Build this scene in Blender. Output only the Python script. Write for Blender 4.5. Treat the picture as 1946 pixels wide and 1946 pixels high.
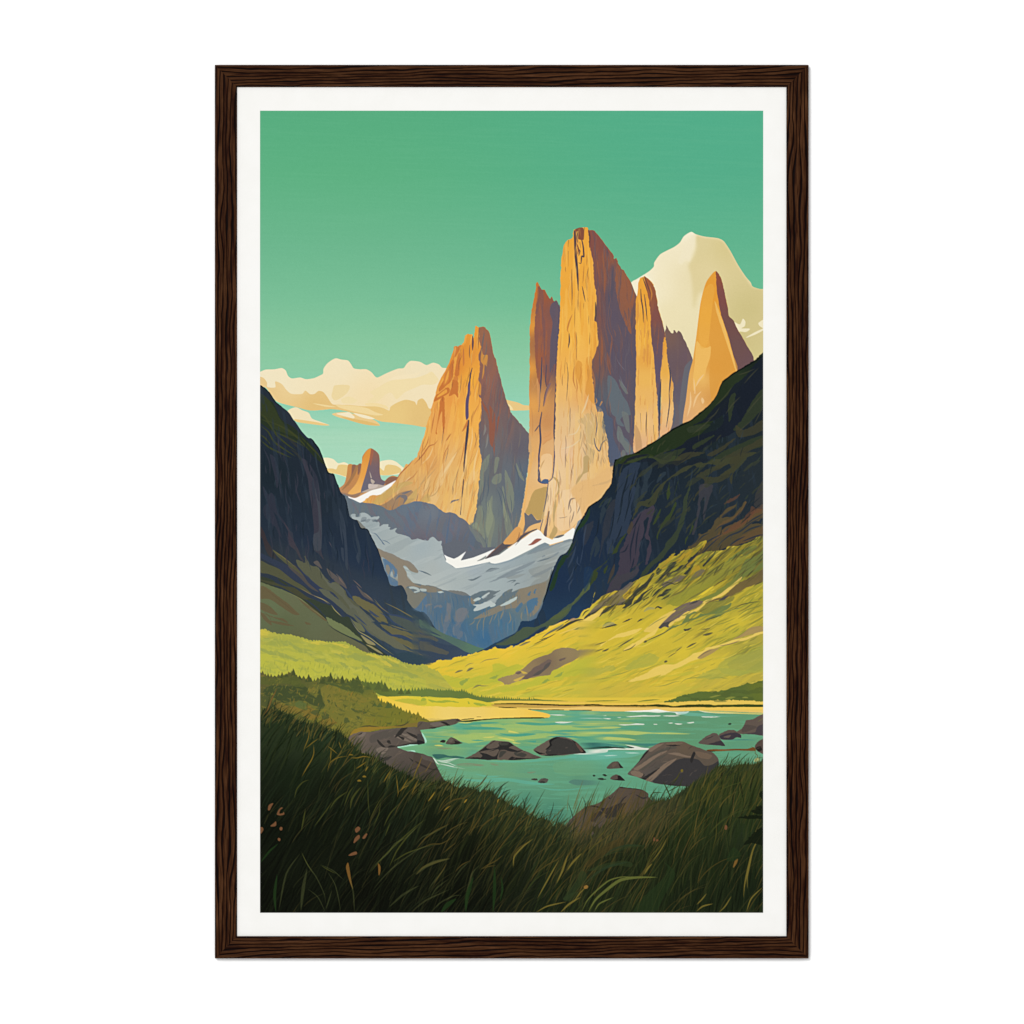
import numpy as np, math, random
# ------------------------------------------------------------------ print artwork, drawn shape by shape (no files)
AX0, AY0, AX1, AY1 = 494.2, 210.3, 1450.4, 1734.7          # printed area, in photo units
SC = 1.0
AW = int(round((AX1-AX0)*SC)); AH = int(round((AY1-AY0)*SC))
CAN = np.zeros((AH, AW, 3), np.float32)
VIEWS = {'T':(0,0,1946/1932),'V':(490,500,480/1932),'W':(970,400,480/1932),'A':(490,860,320/1932),'B':(490,1100,320/1932),
 'C':(800,860,320/1932),'D':(800,1100,320/1932),'E':(1110,860,340/1932),'F':(1110,1100,340/1932),'G':(490,1340,320/1932),
 'H':(790,1340,340/1932),'I':(1110,1340,340/1932),'J':(490,1560,480/1932),'K':(970,1560,480/1932),'Q':(0,0,1.0)}
def pts(s, view='Q'):
    """'V 1 2 3 4 C 5 6' -> canvas coordinates; a letter switches the survey window the numbers were read in"""
    out = []; t = s.replace(',', ' ').split(); cur = view; i = 0
    while i < len(t):
        if t[i] in VIEWS: cur = t[i]; i += 1; continue
        ox, oy, k = VIEWS[cur]
        out.append(((ox+float(t[i])*k-AX0)*SC, (oy+float(t[i+1])*k-AY0)*SC)); i += 2
    return np.array(out)
def hx(c):
    if isinstance(c, str): return np.array([int(c[i:i+2], 16)/255 for i in (0,2,4)], np.float32)
    return np.array(c, np.float32)
def smooth(p, closed=True, n=4):
    if len(p) < 3: return p
    if closed: q = np.vstack([p[-1], p, p[0], p[1]])
    else: q = np.vstack([2*p[0]-p[1], p, 2*p[-1]-p[-2]])
    a, b, c, d = q[:-3], q[1:-2], q[2:-1], q[3:]
    # limit tangents so that corners stay tight
    res = []
    L = np.linalg.norm(c-b, axis=1, keepdims=True)
    m1 = (c-a)*.42; m2 = (d-b)*.42
    for m in (m1, m2):
        l = np.linalg.norm(m, axis=1, keepdims=True)+1e-9
        m *= np.minimum(1, L*.9/l)
    for k in range(n):
        t = k/n; t2 = t*t; t3 = t2*t
        res.append((2*t3-3*t2+1)*b+(t3-2*t2+t)*m1+(-2*t3+3*t2)*c+(t3-t2)*m2)
    r = np.stack(res, 1).reshape(-1, 2)
    if not closed: r = np.vstack([r, p[-1]])
    return r
def roughen(p, amp, step=3.0, seed=0):
    rs = np.random.RandomState(seed); q = np.vstack([p, p[:1]]); out = []
    for a, b in zip(q[:-1], q[1:]):
        n = max(1, int(np.hypot(*(b-a))/(step*SC)))
        for k in range(n): out.append(a+(b-a)*k/n)
    out = np.array(out); n = len(out)
    d = rs.randn(n)+np.repeat(rs.randn(n//3+1), 3)[:n]
    t = np.roll(out, -1, 0)-np.roll(out, 1, 0); t /= np.linalg.norm(t, axis=1, keepdims=True)+1e-9
    return out+np.stack([-t[:,1], t[:,0]], 1)*(d*amp*SC*.7)[:, None]
SUB = 4
def raster(p):
    """coverage of a polygon -> (x0, y0, array) clipped to the canvas"""
    x0 = max(0, int(math.floor(p[:,0].min()))-1); x1 = min(AW, int(math.ceil(p[:,0].max()))+2)
    y0 = max(0, int(math.floor(p[:,1].min()))); y1 = min(AH, int(math.ceil(p[:,1].max()))+1)
    if x1 <= x0 or y1 <= y0: return None
    w = x1-x0; h = y1-y0
    R = y0+(np.arange(h*SUB)+.5)/SUB
    a = p; b = np.roll(p, -1, 0)
    acc = np.zeros(h*SUB*(w+2))
    for s in range(0, len(a), 400):
        aa = a[s:s+400]; bb = b[s:s+400]
        ya, yb = aa[:,1][None], bb[:,1][None]
        up = (ya <= R[:,None]) & (yb > R[:,None]); dn = (yb <= R[:,None]) & (ya > R[:,None])
        r, e = np.nonzero(up | dn)
        if len(r) == 0: continue
        sg = np.where(up[r, e], 1.0, -1.0)
        t = (R[r]-aa[e,1])/(bb[e,1]-aa[e,1]); x = aa[e,0]+t*(bb[e,0]-aa[e,0])-x0
        x = np.clip(x, 0, w); xi = np.floor(x).astype(int); f = x-xi
        base = r*(w+2)+xi
        acc += np.bincount(base, sg*(1-f), len(acc))+np.bincount(base+1, sg*f, len(acc))
    c = np.cumsum(acc.reshape(h*SUB, w+2), 1)[:, :w]
    c = np.clip(np.abs(c), 0, 1).reshape(h, SUB, w).mean(1)
    return x0, y0, c.astype(np.float32)
def boxblur(m, r):
    r = int(r)
    if r < 1: return m
    for ax in (0, 1):
        for _ in range(2):
            pad = [(0,0),(0,0)]; pad[ax] = (r+1, r)
            c = np.cumsum(np.pad(m, pad, mode='edge'), ax, dtype=np.float64)
            n = m.shape[ax]; k = 2*r+1
            m = ((c[k:k+n] - c[:n]) if ax == 0 else (c[:, k:k+n]-c[:, :n]))/k
    return m.astype(np.float32)
def grad(*st, p=2.2):
    """colour field from control stops 'x y hex' in photo units"""
    S = [(float(s.split()[0]), float(s.split()[1]), hx(s.split()[2])) for s in st]
    def f(X, Y):
        W = 0; C = 0
        for x, y, c in S:
            d = ((X-x)**2+(Y-y)**2+60.0)**(-p/2)
            W = W+d; C = C+d[..., None]*c
        return C/W[..., None]
    return f
def vg(*st):
    """vertical gradient 'y hex'"""
    ys = [float(s.split()[0]) for s in st]; cs = np.array([hx(s.split()[1]) for s in st])
    def f(X, Y): return np.stack([np.interp(Y, ys, cs[:, i]) for i in range(3)], -1).astype(np.float32)
    return f
def put(x0, y0, cov, col, alpha=1.0, clip=None, store=None):
    h, w = cov.shape
    if clip is not None: cov = cov*clip[y0:y0+h, x0:x0+w]
    a = (cov*alpha)[..., None]
    if callable(col):
        Y, X = np.mgrid[y0:y0+h, x0:x0+w]
        col = col(X/SC+AX0, Y/SC+AY0)
    else: col = hx(col)
    s = CAN[y0:y0+h, x0:x0+w]
    s += (col-s)*a
def P(s, col, alpha=1.0, clip=None, sm=True, rough=0, step=3, soft=0, seed=1, mask=False, view='Q'):
    p = pts(s, view) if isinstance(s, str) else s
    if sm: p = smooth(p)
    if rough: p = roughen(p, rough, step, seed)
    if soft or mask:
        r = raster(p); m = np.zeros((AH, AW), np.float32)
        if r: m[r[1]:r[1]+r[2].shape[0], r[0]:r[0]+r[2].shape[1]] = r[2]
        if soft: m = boxblur(m, soft*SC)
        if clip is not None: m = m*clip
        if col is not None: put(0, 0, m, col, alpha)
        return m
    r = raster(p)
    if r: put(*r, col, alpha, clip)
def ribbon(c, w, taper=(0, 0), bulge=.5):
    """outline of a brush stroke along centre line c, full width w, tapering to both ends"""
    c = smooth(np.asarray(c, float), False, 5)
    d = np.concatenate([[0], np.cumsum(np.linalg.norm(np.diff(c, axis=0), axis=1))]); t = d/(d[-1]+1e-9)
    prof = np.where(t < bulge, taper[0]+(1-taper[0])*np.abs(np.sin(np.minimum(t/bulge,1)*math.pi/2))**.8, taper[1]+(1-taper[1])*np.abs(np.cos(np.maximum(t-bulge,0)/(1-bulge+1e-9)*math.pi/2))**.8)
    tg = np.gradient(c, axis=0); tg /= np.linalg.norm(tg, axis=1, keepdims=True)+1e-9
    nn = np.stack([-tg[:,1], tg[:,0]], 1)*(prof*w*SC/2)[:, None]
    return np.vstack([c+nn, (c-nn)[::-1]])
def S(s, w, col, alpha=1.0, clip=None, taper=(0, 0), bulge=.5, view='Q'):
    p = pts(s, view) if isinstance(s, str) else s
    r = raster(ribbon(p, w, taper, bulge))
    if r: put(*r, col, alpha, clip)
def SS(view, w, col, lines, alpha=1.0, clip=None, **k):
    """many strokes, ';' between them; a leading =n sets the width"""
    for l in lines.split(';'):
        l = l.strip()
        if not l: continue
        ww = w
        if l[0] == '=': a, l = l.split(None, 1); ww = float(a[1:])
        S(l, ww*VIEWS[view][2]*1.15, col, alpha, clip, view=view, **k)
def PP(view, col, polys, **k):
    for l in polys.split(';'):
        if l.strip(): P(l, col, view=view, **k)
_tab = np.random.RandomState(7).rand(256, 256).astype(np.float32)
def vnoise(u, v, seed=0):
    ui = np.floor(u).astype(int); vi = np.floor(v).astype(int); fu = u-ui; fv = v-vi
    fu = fu*fu*(3-2*fu); fv = fv*fv*(3-2*fv); ui = ui+seed*37; vi = vi+seed*91
    g = lambda a, b: _tab[a & 255, b & 255]
    return (g(ui, vi)*(1-fu)+g(ui+1, vi)*fu)*(1-fv)+(g(ui, vi+1)*(1-fu)+g(ui+1, vi+1)*fu)*fv
def fbm(u, v, seed=0, o=3):
    s = 0; a = 1; t = 0
    for k in range(o):
        s = s+a*vnoise(u, v, seed+k*5); t += a; a *= .5; u = u*2.03+3.1; v = v*2.03+1.7
    return s/t
def TEX(mask, ang, sl, sw, thr, col, alpha=1.0, seed=0, edge=.03, warp=0.0, o=3):
    """brushed patches: stretched noise above a threshold, inside mask. ang in degrees, along-length sl, across sw"""
    ys, xs = np.nonzero(mask > .01)
    if len(ys) == 0: return
    y0, y1, x0, x1 = ys.min(), ys.max()+1, xs.min(), xs.max()+1
    Y, X = np.mgrid[y0:y1, x0:x1]; X = X/SC; Y = Y/SC
    a = math.radians(ang); U = X*math.cos(a)+Y*math.sin(a); V_ = -X*math.sin(a)+Y*math.cos(a)
    if warp: V_ = V_+warp*(vnoise(U/sl*1.3, V_/sl*1.3, seed+50)-.5)*2
    n = fbm(U/sl, V_/sw, seed, o)
    m = np.clip((n-thr)/edge+.5, 0, 1)*mask[y0:y1, x0:x1]
    put(x0, y0, m.astype(np.float32), col, alpha)
def STROKES(mask, n, ang, da, ln, w, cols, alpha=1.0, seed=0, curve=.1, box=None):
    """n loose brush strokes scattered where mask > .5"""
    rs = random.Random(seed)
    ys, xs = np.nonzero(mask > .5)
    if len(ys) == 0: return
    for i in range(n):
        k = rs.randrange(len(ys)); x, y = xs[k], ys[k]
        a = math.radians((ang(x/SC+AX0, y/SC+AY0) if callable(ang) else ang)+rs.uniform(-da, da)); L = rs.uniform(*ln)*SC
        c = rs.uniform(-curve, curve)*L
        dx, dy = math.cos(a), math.sin(a)
        p = np.array([(x-dx*L/2, y-dy*L/2), (x-dy*c, y+dx*c), (x+dx*L/2, y+dy*L/2)])
        r = raster(ribbon(p, rs.uniform(*w), (0,0), rs.uniform(.3,.7)))
        if r: put(*r, rs.choice(cols), alpha, mask)
def ADJ(mask, sat=1.0, gain=1.0, tint=None, ta=0.0):
    """pull the inks inside a mask towards grey / darker / a tint"""
    global CAN
    l = (CAN@np.array([.3,.59,.11], np.float32))[..., None]; n = (l+(CAN-l)*sat)*gain
    if tint is not None: n = n*(1-ta)+hx(tint)*ta
    CAN += (n-CAN)*mask[..., None]
def SEAM(x, mask, y0, y1, r=12, band=9):
    """melt a hard upright edge at photo position x"""
    xa, xb = int(x-AX0-60), int(x-AX0+60); xa = max(xa, r+1); xb = min(xb, AW-r-2); ya, yb = int(y0-AY0), int(y1-AY0)
    reg = CAN[ya:yb, xa-r:xb+r].astype(np.float64); c = np.cumsum(np.pad(reg, ((0,0),(1,0),(0,0))), 1)
    b = (c[:, 2*r:]-c[:, :-2*r])/(2*r); b = b[:, :xb-xa]
    w = np.clip(1.6-np.abs(np.arange(xa, xb)-(x-AX0))/band, 0, 1)[None]*mask[ya:yb, xa:xb]
    CAN[ya:yb, xa:xb] += ((b-CAN[ya:yb, xa:xb])*w[..., None]).astype(np.float32)
def jag(line, depth_pts, col, h=(4, 9), w=(5, 9), seed=0, view='Q', conif=False, clip=None, alpha=1.0, mask=False):
    """a mass whose upper edge is treetops: bumps for leafy trees, spikes for conifers"""
    rs = random.Random(seed); a = smooth(pts(line, view), False, 6); out = []
    seg = np.linalg.norm(np.diff(a, axis=0), axis=1); d = np.concatenate([[0], np.cumsum(seg)]); t = 0
    X = lambda s: np.array([np.interp(s, d, a[:,0]), np.interp(s, d, a[:,1])])
    while t < d[-1]:
        ww = rs.uniform(*w)*SC; hh = rs.uniform(*h)*SC; q0 = X(t); q1 = X(min(t+ww, d[-1])); m = (q0+q1)/2
        if conif: out += [q0, q0+(m-q0)*.5+[0,-hh*.45], m+[0,-hh], m+(q1-m)*.5+[0,-hh*.45]]
        else:
            out += [q0+[0,0], q0+(m-q0)*.35+[0,-hh*.8], m+[rs.uniform(-1,1)*SC,-hh], m+(q1-m)*.6+[0,-hh*.7]]
        t += ww
    p = np.vstack([np.array(out), pts(depth_pts, view)])
    return P(p, col, sm=False, clip=clip, alpha=alpha, mask=mask)
# ---------------------------------------------------------------- sky
ONE = np.ones((AH, AW), np.float32)
def sky(X, Y):
    ys = [210, 330, 470, 570, 640, 700, 760, 830, 900, 1000]
    L = ['56ac7e','5db081','6cb68d','79be96','86c59c','8cc9a3','8acdae','a7d6b8','a6d8bc','a4d8be']
    R = ['51ad89','54ad89','61b48e','6bbb93','80c49c','90cba6','9dd4b6','a6dac0','a8dac0','a8dac0']
    t = np.clip((X-640)/760, 0, 1)[..., None]; t = t*t*(3-2*t)
    return vg(*['%d %s' % a for a in zip(ys, L)])(X, Y)*(1-t)+vg(*['%d %s' % a for a in zip(ys, R)])(X, Y)*t
put(0, 0, ONE, sky)
TEX(ONE, 2, 70, 3.0, .62, '7fc49c', .06, 3, .3)
TEX(ONE, -1, 60, 2.4, .66, '58aa80', .03, 9, .3)
# ---------------------------------------------------------------- clouds
TAN = grad('500 740 e6c68a','600 770 e3bf7b','750 790 e8c882','830 760 e4c07a','560 720 edd29a','800 800 e3c07c')
cl = P("V 18 832 60 815 130 812 185 803 215 822 232 862 262 882 325 875 370 888 430 880 475 860 500 845 503 810 530 770 570 740 600 728 640 738 690 745 715 775 735 805 780 812 830 812 870 835 900 870 918 875 990 840 1070 808 1115 803 1140 770 1170 748 1240 755 1290 780 1340 762 1385 775 1410 800 1460 812 1460 1245 1280 1243 1100 1225 930 1205 860 1180 760 1150 640 1120 560 1115 500 1122 420 1125 300 1100 150 1060 100 1000 60 950 0 935 0 832",
 grad('500 710 f0e3c0','640 690 f1e2bd','800 700 efe0bb','700 760 f2dcae','830 730 f2e0b8'), mask=True)
P("V 0 870 45 878 72 915 75 948 135 950 135 905 185 925 220 970 260 1000 340 1000 365 975 400 1002 435 1000 465 978 500 985 530 1020 570 1078 620 1083 700 1085 800 1095 900 1095 960 1108 1005 1128 1015 1100 1060 1070 1130 1045 1200 1060 1215 1085 1225 1050 1260 1035 1290 1070 1310 1112 1350 1112 1320 1250 1180 1238 1050 1222 950 1212 900 1195 800 1165 740 1150 640 1125 560 1117 500 1122 400 1127 300 1102 150 1060 100 1000 60 950 0 935", TAN)
PP('V', 'ecd6a0', "590 935 700 935 690 985 640 1030 590 1050 565 1020 572 980")
PP('V', 'f0dcaa', "860 985 930 945 1000 905 1090 885 1200 880 1290 850 1330 830 1360 860 1385 900 1340 930 1260 930 1190 960 1130 985 1100 1010 1060 1042 1030 1000 1010 990 970 1010 930 1050 870 1072 835 1060 890 1020 870 1000; 640 1040 700 1020 760 1050 720 1075 650 1070", clip=cl)
PP('V', 'f3e2bb', "1000 890 1080 860 1180 850 1250 830 1200 870 1100 890", clip=cl, alpha=.8)
PP('V', 'f1d99f', "600 1085 740 1092 840 1110 900 1140 960 1160 900 1165 760 1140 640 1110; 420 1072 520 1085 600 1100 520 1098; 820 1075 900 1070 980 1090 1000 1118 940 1100 840 1092", alpha=.85)
PP('V', 'e9c98a', "568 1153 660 1138 720 1150 800 1165 900 1205 935 1242 860 1240 780 1225 680 1195 620 1180")
PP('V', 'e0bb72', "640 1175 760 1195 860 1215 935 1240 860 1240 780 1225 690 1198")
PP('V', 'f2e5c2', "600 1153 650 1145 700 1140 725 1160 742 1178 730 1188 670 1172; 732 1146 830 1165 896 1190 850 1193 780 1175")
PP('V', 'f0e0b8', "228 1132 290 1102 340 1125 390 1145 415 1188 470 1210 548 1238 520 1242 430 1225 300 1205 262 1190")
PP('V', 'e8c884', "280 1193 400 1208 470 1220 548 1238 500 1242 400 1230 300 1215")
PP('V', 'f1e6c0', "480 1500 530 1487 580 1500 615 1530 660 1522 690 1535 710 1560 700 1640 640 1625 560 1600 500 1570; 930 1525 980 1507 1020 1505 1060 1520 1100 1553 1130 1580 1110 1610 1000 1622 930 1615")
PP('V', 'e6c883', "500 1575 570 1570 600 1577 615 1547 640 1540 690 1545 720 1560 690 1632 620 1615 540 1600; 930 1562 963 1588 975 1552 1000 1540 1060 1550 1098 1577 1090 1602 1000 1622 930 1615")
PP('W', 'e8c784', "-60 1445 0 1455 60 1470 100 1488 150 1495 150 1525 60 1530 0 1528 -60 1500")
PP('W', 'f0dba2', "-40 1475 0 1490 20 1525 -40 1515")
# ---------------------------------------------------------------- big pale cloud
big = P("W 920 560 935 540 960 528 1005 500 1060 465 1095 430 1098 400 1140 340 1190 310 1250 280 1295 245 1325 198 1380 164 1415 182 1480 200 1580 212 1615 225 1635 242 1680 310 1740 420 1800 510 1835 550 1850 582 1900 600 1950 612 1950 1150 1850 1180 1400 1250 1300 1100 1100 900 960 680",
 grad('1280 470 f1e6c4','1310 440 f5ecd0','1250 540 f1e5c0','1270 600 ecdfb4','1300 640 e9ddb2','1225 540 f6eed4','1290 680 ead9a6','1420 760 d6c88c','1440 700 d8cc90','1350 500 e3d4a0'), mask=True)
P("W 1413 184 1480 200 1580 212 1635 242 1680 310 1740 420 1800 510 1850 582 1950 612 1950 1150 1700 1150 1560 700 1450 620 1400 760 1390 600 1380 500 1360 430 1372 395 1400 350 1418 280", grad('1330 460 dccd98','1380 470 d8c88e','1340 520 e0d09c','1300 570 e2d3a0','1420 590 cfc186','1440 620 d2c389','1400 650 cdbe82','1440 690 d5c88c','1310 620 e6d8aa'), clip=big, soft=3.5)
P("W 1240 430 1300 400 1380 420 1420 560 1400 700 1300 700 1260 600", 'ddcb97', .30, clip=big, soft=22)
P("W 1415 184 1390 300 1372 390 1358 392 1340 378 1310 410 1280 400 1300 330 1350 230", 'f0e5c4', .9, clip=big, soft=2.5)
PP('W', 'efe4bf', "1700 850 1752 872 1775 828 1795 850 1790 885 1765 902 1830 905 1800 930 1760 926 1745 930 1760 990 1800 1050 1760 1000 1720 920; 1798 972 1870 930 1950 895 1950 905 1880 945 1810 972; 1895 860 1950 830 1950 905 1905 885", clip=big)
# ---------------------------------------------------------------- small far tower
P("V 600 1740 660 1690 680 1620 690 1545 708 1535 750 1545 795 1532 800 1480 835 1430 870 1416 928 1466 934 1600 945 1650 970 1665 1000 1638 1030 1625 1060 1632 1080 1640 1070 1670 960 1720 850 1760 760 1800 700 1800 620 1790", grad('660 890 cb8a4b','660 920 c08552','700 900 c68a4c','650 935 b98a63','700 940 c99a62','720 880 a8764e'))
PP('V', '8f6653', "722 1545 752 1545 742 1600 705 1680 690 1700 715 1620; 768 1540 792 1535 780 1600 765 1620; 975 1668 1005 1638 1075 1640 1050 1680 985 1700", sm=True)
PP('V', 'a4774f', "752 1548 768 1545 750 1610 700 1690 640 1740 690 1670 730 1600")
P("V 838 1430 870 1420 868 1452 830 1600 790 1752 720 1775 690 1760 750 1690 788 1600 795 1530 808 1480", grad('700 860 dd9440','700 900 e4a04b','680 935 e9b164'))
P("V 870 1418 926 1466 932 1600 945 1650 975 1672 960 1700 900 1695 850 1730 788 1753 830 1600 866 1452", grad('715 860 8f6657','715 900 76636a','700 920 6c6874','690 930 6a6a78'))
P("V 866 1422 885 1432 880 1480 862 1550 856 1500", 'a9664a', .8)
PP('V', 'b7a89b', "790 1753 850 1725 900 1690 970 1700 1030 1690 960 1720 860 1745; 868 1650 895 1670 880 1690 865 1670; 855 1590 872 1640 865 1645")
PP('V', 'c9bab0', "848 1690 880 1690 920 1700 900 1720 850 1725")
PP('V', '9b7c66', "640 1752 720 1770 790 1752 760 1790 700 1790 640 1775")
PP('V', 'f6f3ec', "668 1775 740 1797 800 1772 870 1738 950 1716 1070 1655 1050 1700 970 1770 860 1790 820 1832 750 1840 708 1818")
# ---------------------------------------------------------------- left massif
M1 = P("V 780 1860 820 1815 870 1775 950 1768 1045 1680 1100 1600 1132 1536 1152 1540 1200 1488 1215 1485 1250 1390 1290 1250 1330 1110 1360 990 1390 900 1450 790 1490 680 1508 640 1520 648 1545 628 1558 625 1575 600 1582 560 1600 546 1640 548 1652 570 1665 482 1690 490 1730 487 1750 505 1775 540 1795 660 1830 780 1880 980 1932 1130 W 0 1540 140 1705 160 1740 160 1932 C 1245 0 1225 200 1175 560 1115 840 1000 1150 600 1260 300 1240 0 900",
 grad('905 625 e89c3a','880 660 e09238','865 700 dd8a38','895 720 f0ab40','880 780 eeae4b','860 760 e79a48','840 800 e6a055','850 850 e9b061','820 880 e2a055','800 920 e0ab62','860 920 ebbb6b','900 900 efb95f','760 940 c89c62','900 960 f0c06c','880 980 e6bc72','905 800 f0b050','850 930 e8b05c'), rough=.5, mask=True)
SHD = P("V 1700 465 1780 465 1830 600 1900 900 1975 1110 W 40 1500 190 1690 190 1740 190 1932 C 1275 0 1255 200 1205 560 1145 840 1000 1150 600 1200 560 860 610 770 640 600 665 350 690 120 V 1700 1600 1712 1500 1700 1440 1692 1330 1690 1230 1702 1200 1710 1090 1712 1040 1690 1010 1700 930 1688 900 1698 830 1690 700 1705 640 1692 590",
 grad('925 630 a5694a','935 680 9a6450','925 720 94645a','945 760 895e56','925 800 876660','960 800 7b6564','985 850 69636e','925 850 717174','930 900 6c7374','960 900 69707a','1000 900 5f6f80','930 960 75807c','970 960 65717d','925 1000 7c8678','980 1000 6a7478','990 940 5d6c7c','940 1040 717c7c'), rough=.6, mask=True, clip=M1)
SHD = SHD*M1
LIT = M1*(1-SHD)
TEX(LIT, 97, 70, 8, .60, 'f4bd5c', .4, 2, .03)
TEX(LIT, 104, 60, 5, .70, 'd98d45', .4, 5, .03)
low = P("V 800 1900 1100 1650 1250 1500 1400 1450 1500 1500 1640 1300 1700 1500 1700 1950 800 1950", None, mask=True, soft=25)*LIT
TEX(low, 112, 55, 8, .60, 'edc585', .55, 8, .03)
TEX(low, 118, 40, 4, .72, 'c08a50', .5, 11, .03)
TEX(SHD, 95, 80, 9, .62, '6f6265', .35, 21, .04)
top = P("V 1700 480 1800 500 1950 1150 1900 1400 1800 1450 1700 1100", None, mask=True, soft=8)*SHD
TEX(top, 96, 70, 9, .60, 'a8674b', .4, 22, .03)
TEX(top, 96, 60, 6, .68, '6f5860', .4, 28, .03)
# lit face marks
PP('V', 'c9763a', "1485 745 1500 740 1495 850 1480 900 1440 940 1390 985 1385 960 1430 880 1460 800; 1520 650 1555 628 1545 660 1510 720; 1535 690 1550 690 1540 850 1520 870 1505 850; 1490 890 1530 905 1530 990 1530 1030 1505 1000 1460 1018 1480 950; 1380 1000 1450 950 1470 985 1350 1060 1365 1010; 1395 1050 1425 1025 1430 1180 1425 1310 1412 1240 1408 1130 1370 1260 1370 1310 1360 1300 1385 1140", rough=.3)
PP('V', 'd2823f', "1500 640 1530 640 1490 760 1500 690; 1575 640 1582 760 1570 790 1565 700; 1430 850 1465 800 1460 900 1420 935; 1500 870 1530 870 1530 900 1498 890")
PP('V', 'e9a246', "1440 870 1462 820 1455 880 1430 925; 1380 1010 1440 965 1445 990 1370 1030")
SS('V', 10, '4c4250', "=12 1642 555 1645 600 1642 670; =4 1622 625 1618 680 1620 730; =4 1636 690 1632 780; =9 1640 800 1625 860 1618 930; =4 1552 660 1556 700; =3 1572 660 1574 780; =3 1488 770 1482 900", taper=(.3,.1))
PP('V', '5f506b', "1614 905 1625 900 1622 985 1612 1080 1612 1180 1595 1200 1588 1160 1590 1050 1605 985 1606 935", sm=True)
PP('V', '4a434e', "1608 1200 1617 1200 1612 1300 1600 1400 1590 1480 1576 1600 1573 1560 1580 1440 1590 1320 1600 1240; 1572 1652 1578 1655 1570 1750 1560 1810 1558 1850 1552 1925 1546 1925 1556 1840 1562 1740; 1625 860 1632 830 1626 900 1615 920")
P("V 1560 1290 1600 1205 1608 1200 1600 1245 1575 1280", 'c67b42')
SS('V', 5, 'b86f42', "=8 1380 1350 1350 1385 1310 1400 1260 1470 1190 1545; =7 1480 1300 1460 1330 1435 1365; =5 1310 1320 1290 1390 1245 1460; =5 1355 1140 1340 1220 1325 1310; =4 1330 1240 1310 1330; =5 1230 1580 1180 1640 1110 1680 1060 1740; =8 1190 1500 1150 1550 1090 1610 1050 1680; =5 1470 1380 1430 1450 1410 1540; =4 1690 1080 1660 1140 1640 1190; =4 1548 1540 1570 1440 1580 1360")
SS('V', 9, 'f2d49b', "=16 1525 1440 1470 1530 1430 1590 1405 1640; =9 1600 1420 1590 1540 1580 1600; =9 1345 1400 1310 1480 1250 1540; =12 1690 1400 1660 1520 1650 1680; =9 1640 1250 1640 1340 1620 1450; =8 1180 1620 1120 1680 1060 1750", alpha=.55)
SS('V', 6, 'c79f62', "=6 1190 1650 1100 1690 1010 1780; =6 1320 1650 1300 1720 1260 1760; =7 1400 1700 1350 1770 1260 1800; =6 1450 1620 1430 1700; =5 1300 1600 1250 1690 1220 1760; =6 1460 1760 1440 1830; =5 1620 1620 1600 1700 1600 1800; =5 1660 1650 1640 1760 1630 1850; =5 1500 1780 1480 1880")
SS('V', 5, 'b9925e', "=7 1540 1560 1500 1680 1480 1760; =6 1370 1560 1300 1640 1230 1700; =6 1250 1700 1190 1760 1160 1820; =5 1230 1540 1160 1610; =5 1680 1500 1650 1560", alpha=.7)
PP('V', 'a07f5f', "1200 1800 1140 1850 1060 1890 1005 1915 940 1880 870 1840 940 1850 1000 1820 1080 1760 1150 1740 1190 1750 1140 1800")
PP('V', 'c8a65e', "870 1838 950 1760 1040 1700 1130 1670 1190 1680 1120 1710 1040 1760 960 1830 900 1850; 1120 1840 1180 1760 1220 1720 1210 1800 1160 1830; 1240 1830 1300 1760 1320 1820", alpha=.75)
PP('V', '6f6c72', "1050 1815 1080 1775 1130 1772 1145 1800 1110 1845 1118 1805 1085 1790; 1100 1760 1180 1735 1130 1765; 1470 1840 1485 1815 1540 1805 1530 1815 1495 1825")
SS('V', 4, 'e9b055', "1695 500 1690 700; 1700 600 1702 640; 1670 560 1665 800; 1665 900 1670 1050; 1720 660 1712 760")
SS('V', 5, '8c5c40', "=6 1690 490 1688 580 1684 660; =4 1692 900 1703 940 1698 1010; =4 1680 640 1684 700")
PP('V', 'd98f3b', "1712 650 1722 700 1758 705 1750 790 1735 775 1730 840 1715 890 1720 830 1725 780 1705 750; 1690 905 1708 935 1705 1010 1690 1000", sm=True)
SS('V', 4, 'd9883a', "1745 760 1732 800; 1690 930 1700 960")
# shadow face marks
PP('V', 'a3593f', "1770 1090 1790 1110 1815 1160 1815 1350 1808 1480 1800 1420 1775 1380 1765 1250 1775 1180; 1835 1180 1850 1170 1830 1290 1822 1380; 1710 1050 1760 1130 1780 1240 1750 1170", alpha=.8)
PP('V', '7b6a66', "1725 1120 1760 1160 1770 1300 1740 1210; 1860 1180 1880 1300 1870 1440 1850 1320", alpha=.6)
SS('V', 10, '8d8b85', "=14 1735 1230 1740 1270 1725 1320; =11 1760 1300 1752 1380 1740 1420; =9 1720 1180 1716 1260; =10 1780 1380 1770 1460", alpha=.75)
PP('C', '838b78', "810 320 850 260 920 240 915 330 860 365 820 350; 740 780 770 600 820 490 820 640 845 800 820 960 790 1100 760 1100 770 960 745 880; 930 380 950 400 970 560 1000 700 1040 820 1060 950 990 960 960 830 940 640; 575 860 625 780 650 620 700 610 725 700 715 850 740 1010 700 950 640 890; 690 150 740 60 790 20 760 180 720 240 715 400 660 560 650 590 670 400; 960 200 1020 300 1060 420 1070 600 1030 700 980 520; 850 60 900 60 870 200 840 240; 1090 110 1130 200 1190 330 1120 260", alpha=.85, rough=.3)
PP('C', '939c7d', "755 590 790 540 805 640 830 760 790 900 760 980 740 860 760 720; 590 830 640 800 680 900 620 860; 940 560 980 700 985 800 950 700", alpha=.6)
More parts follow.
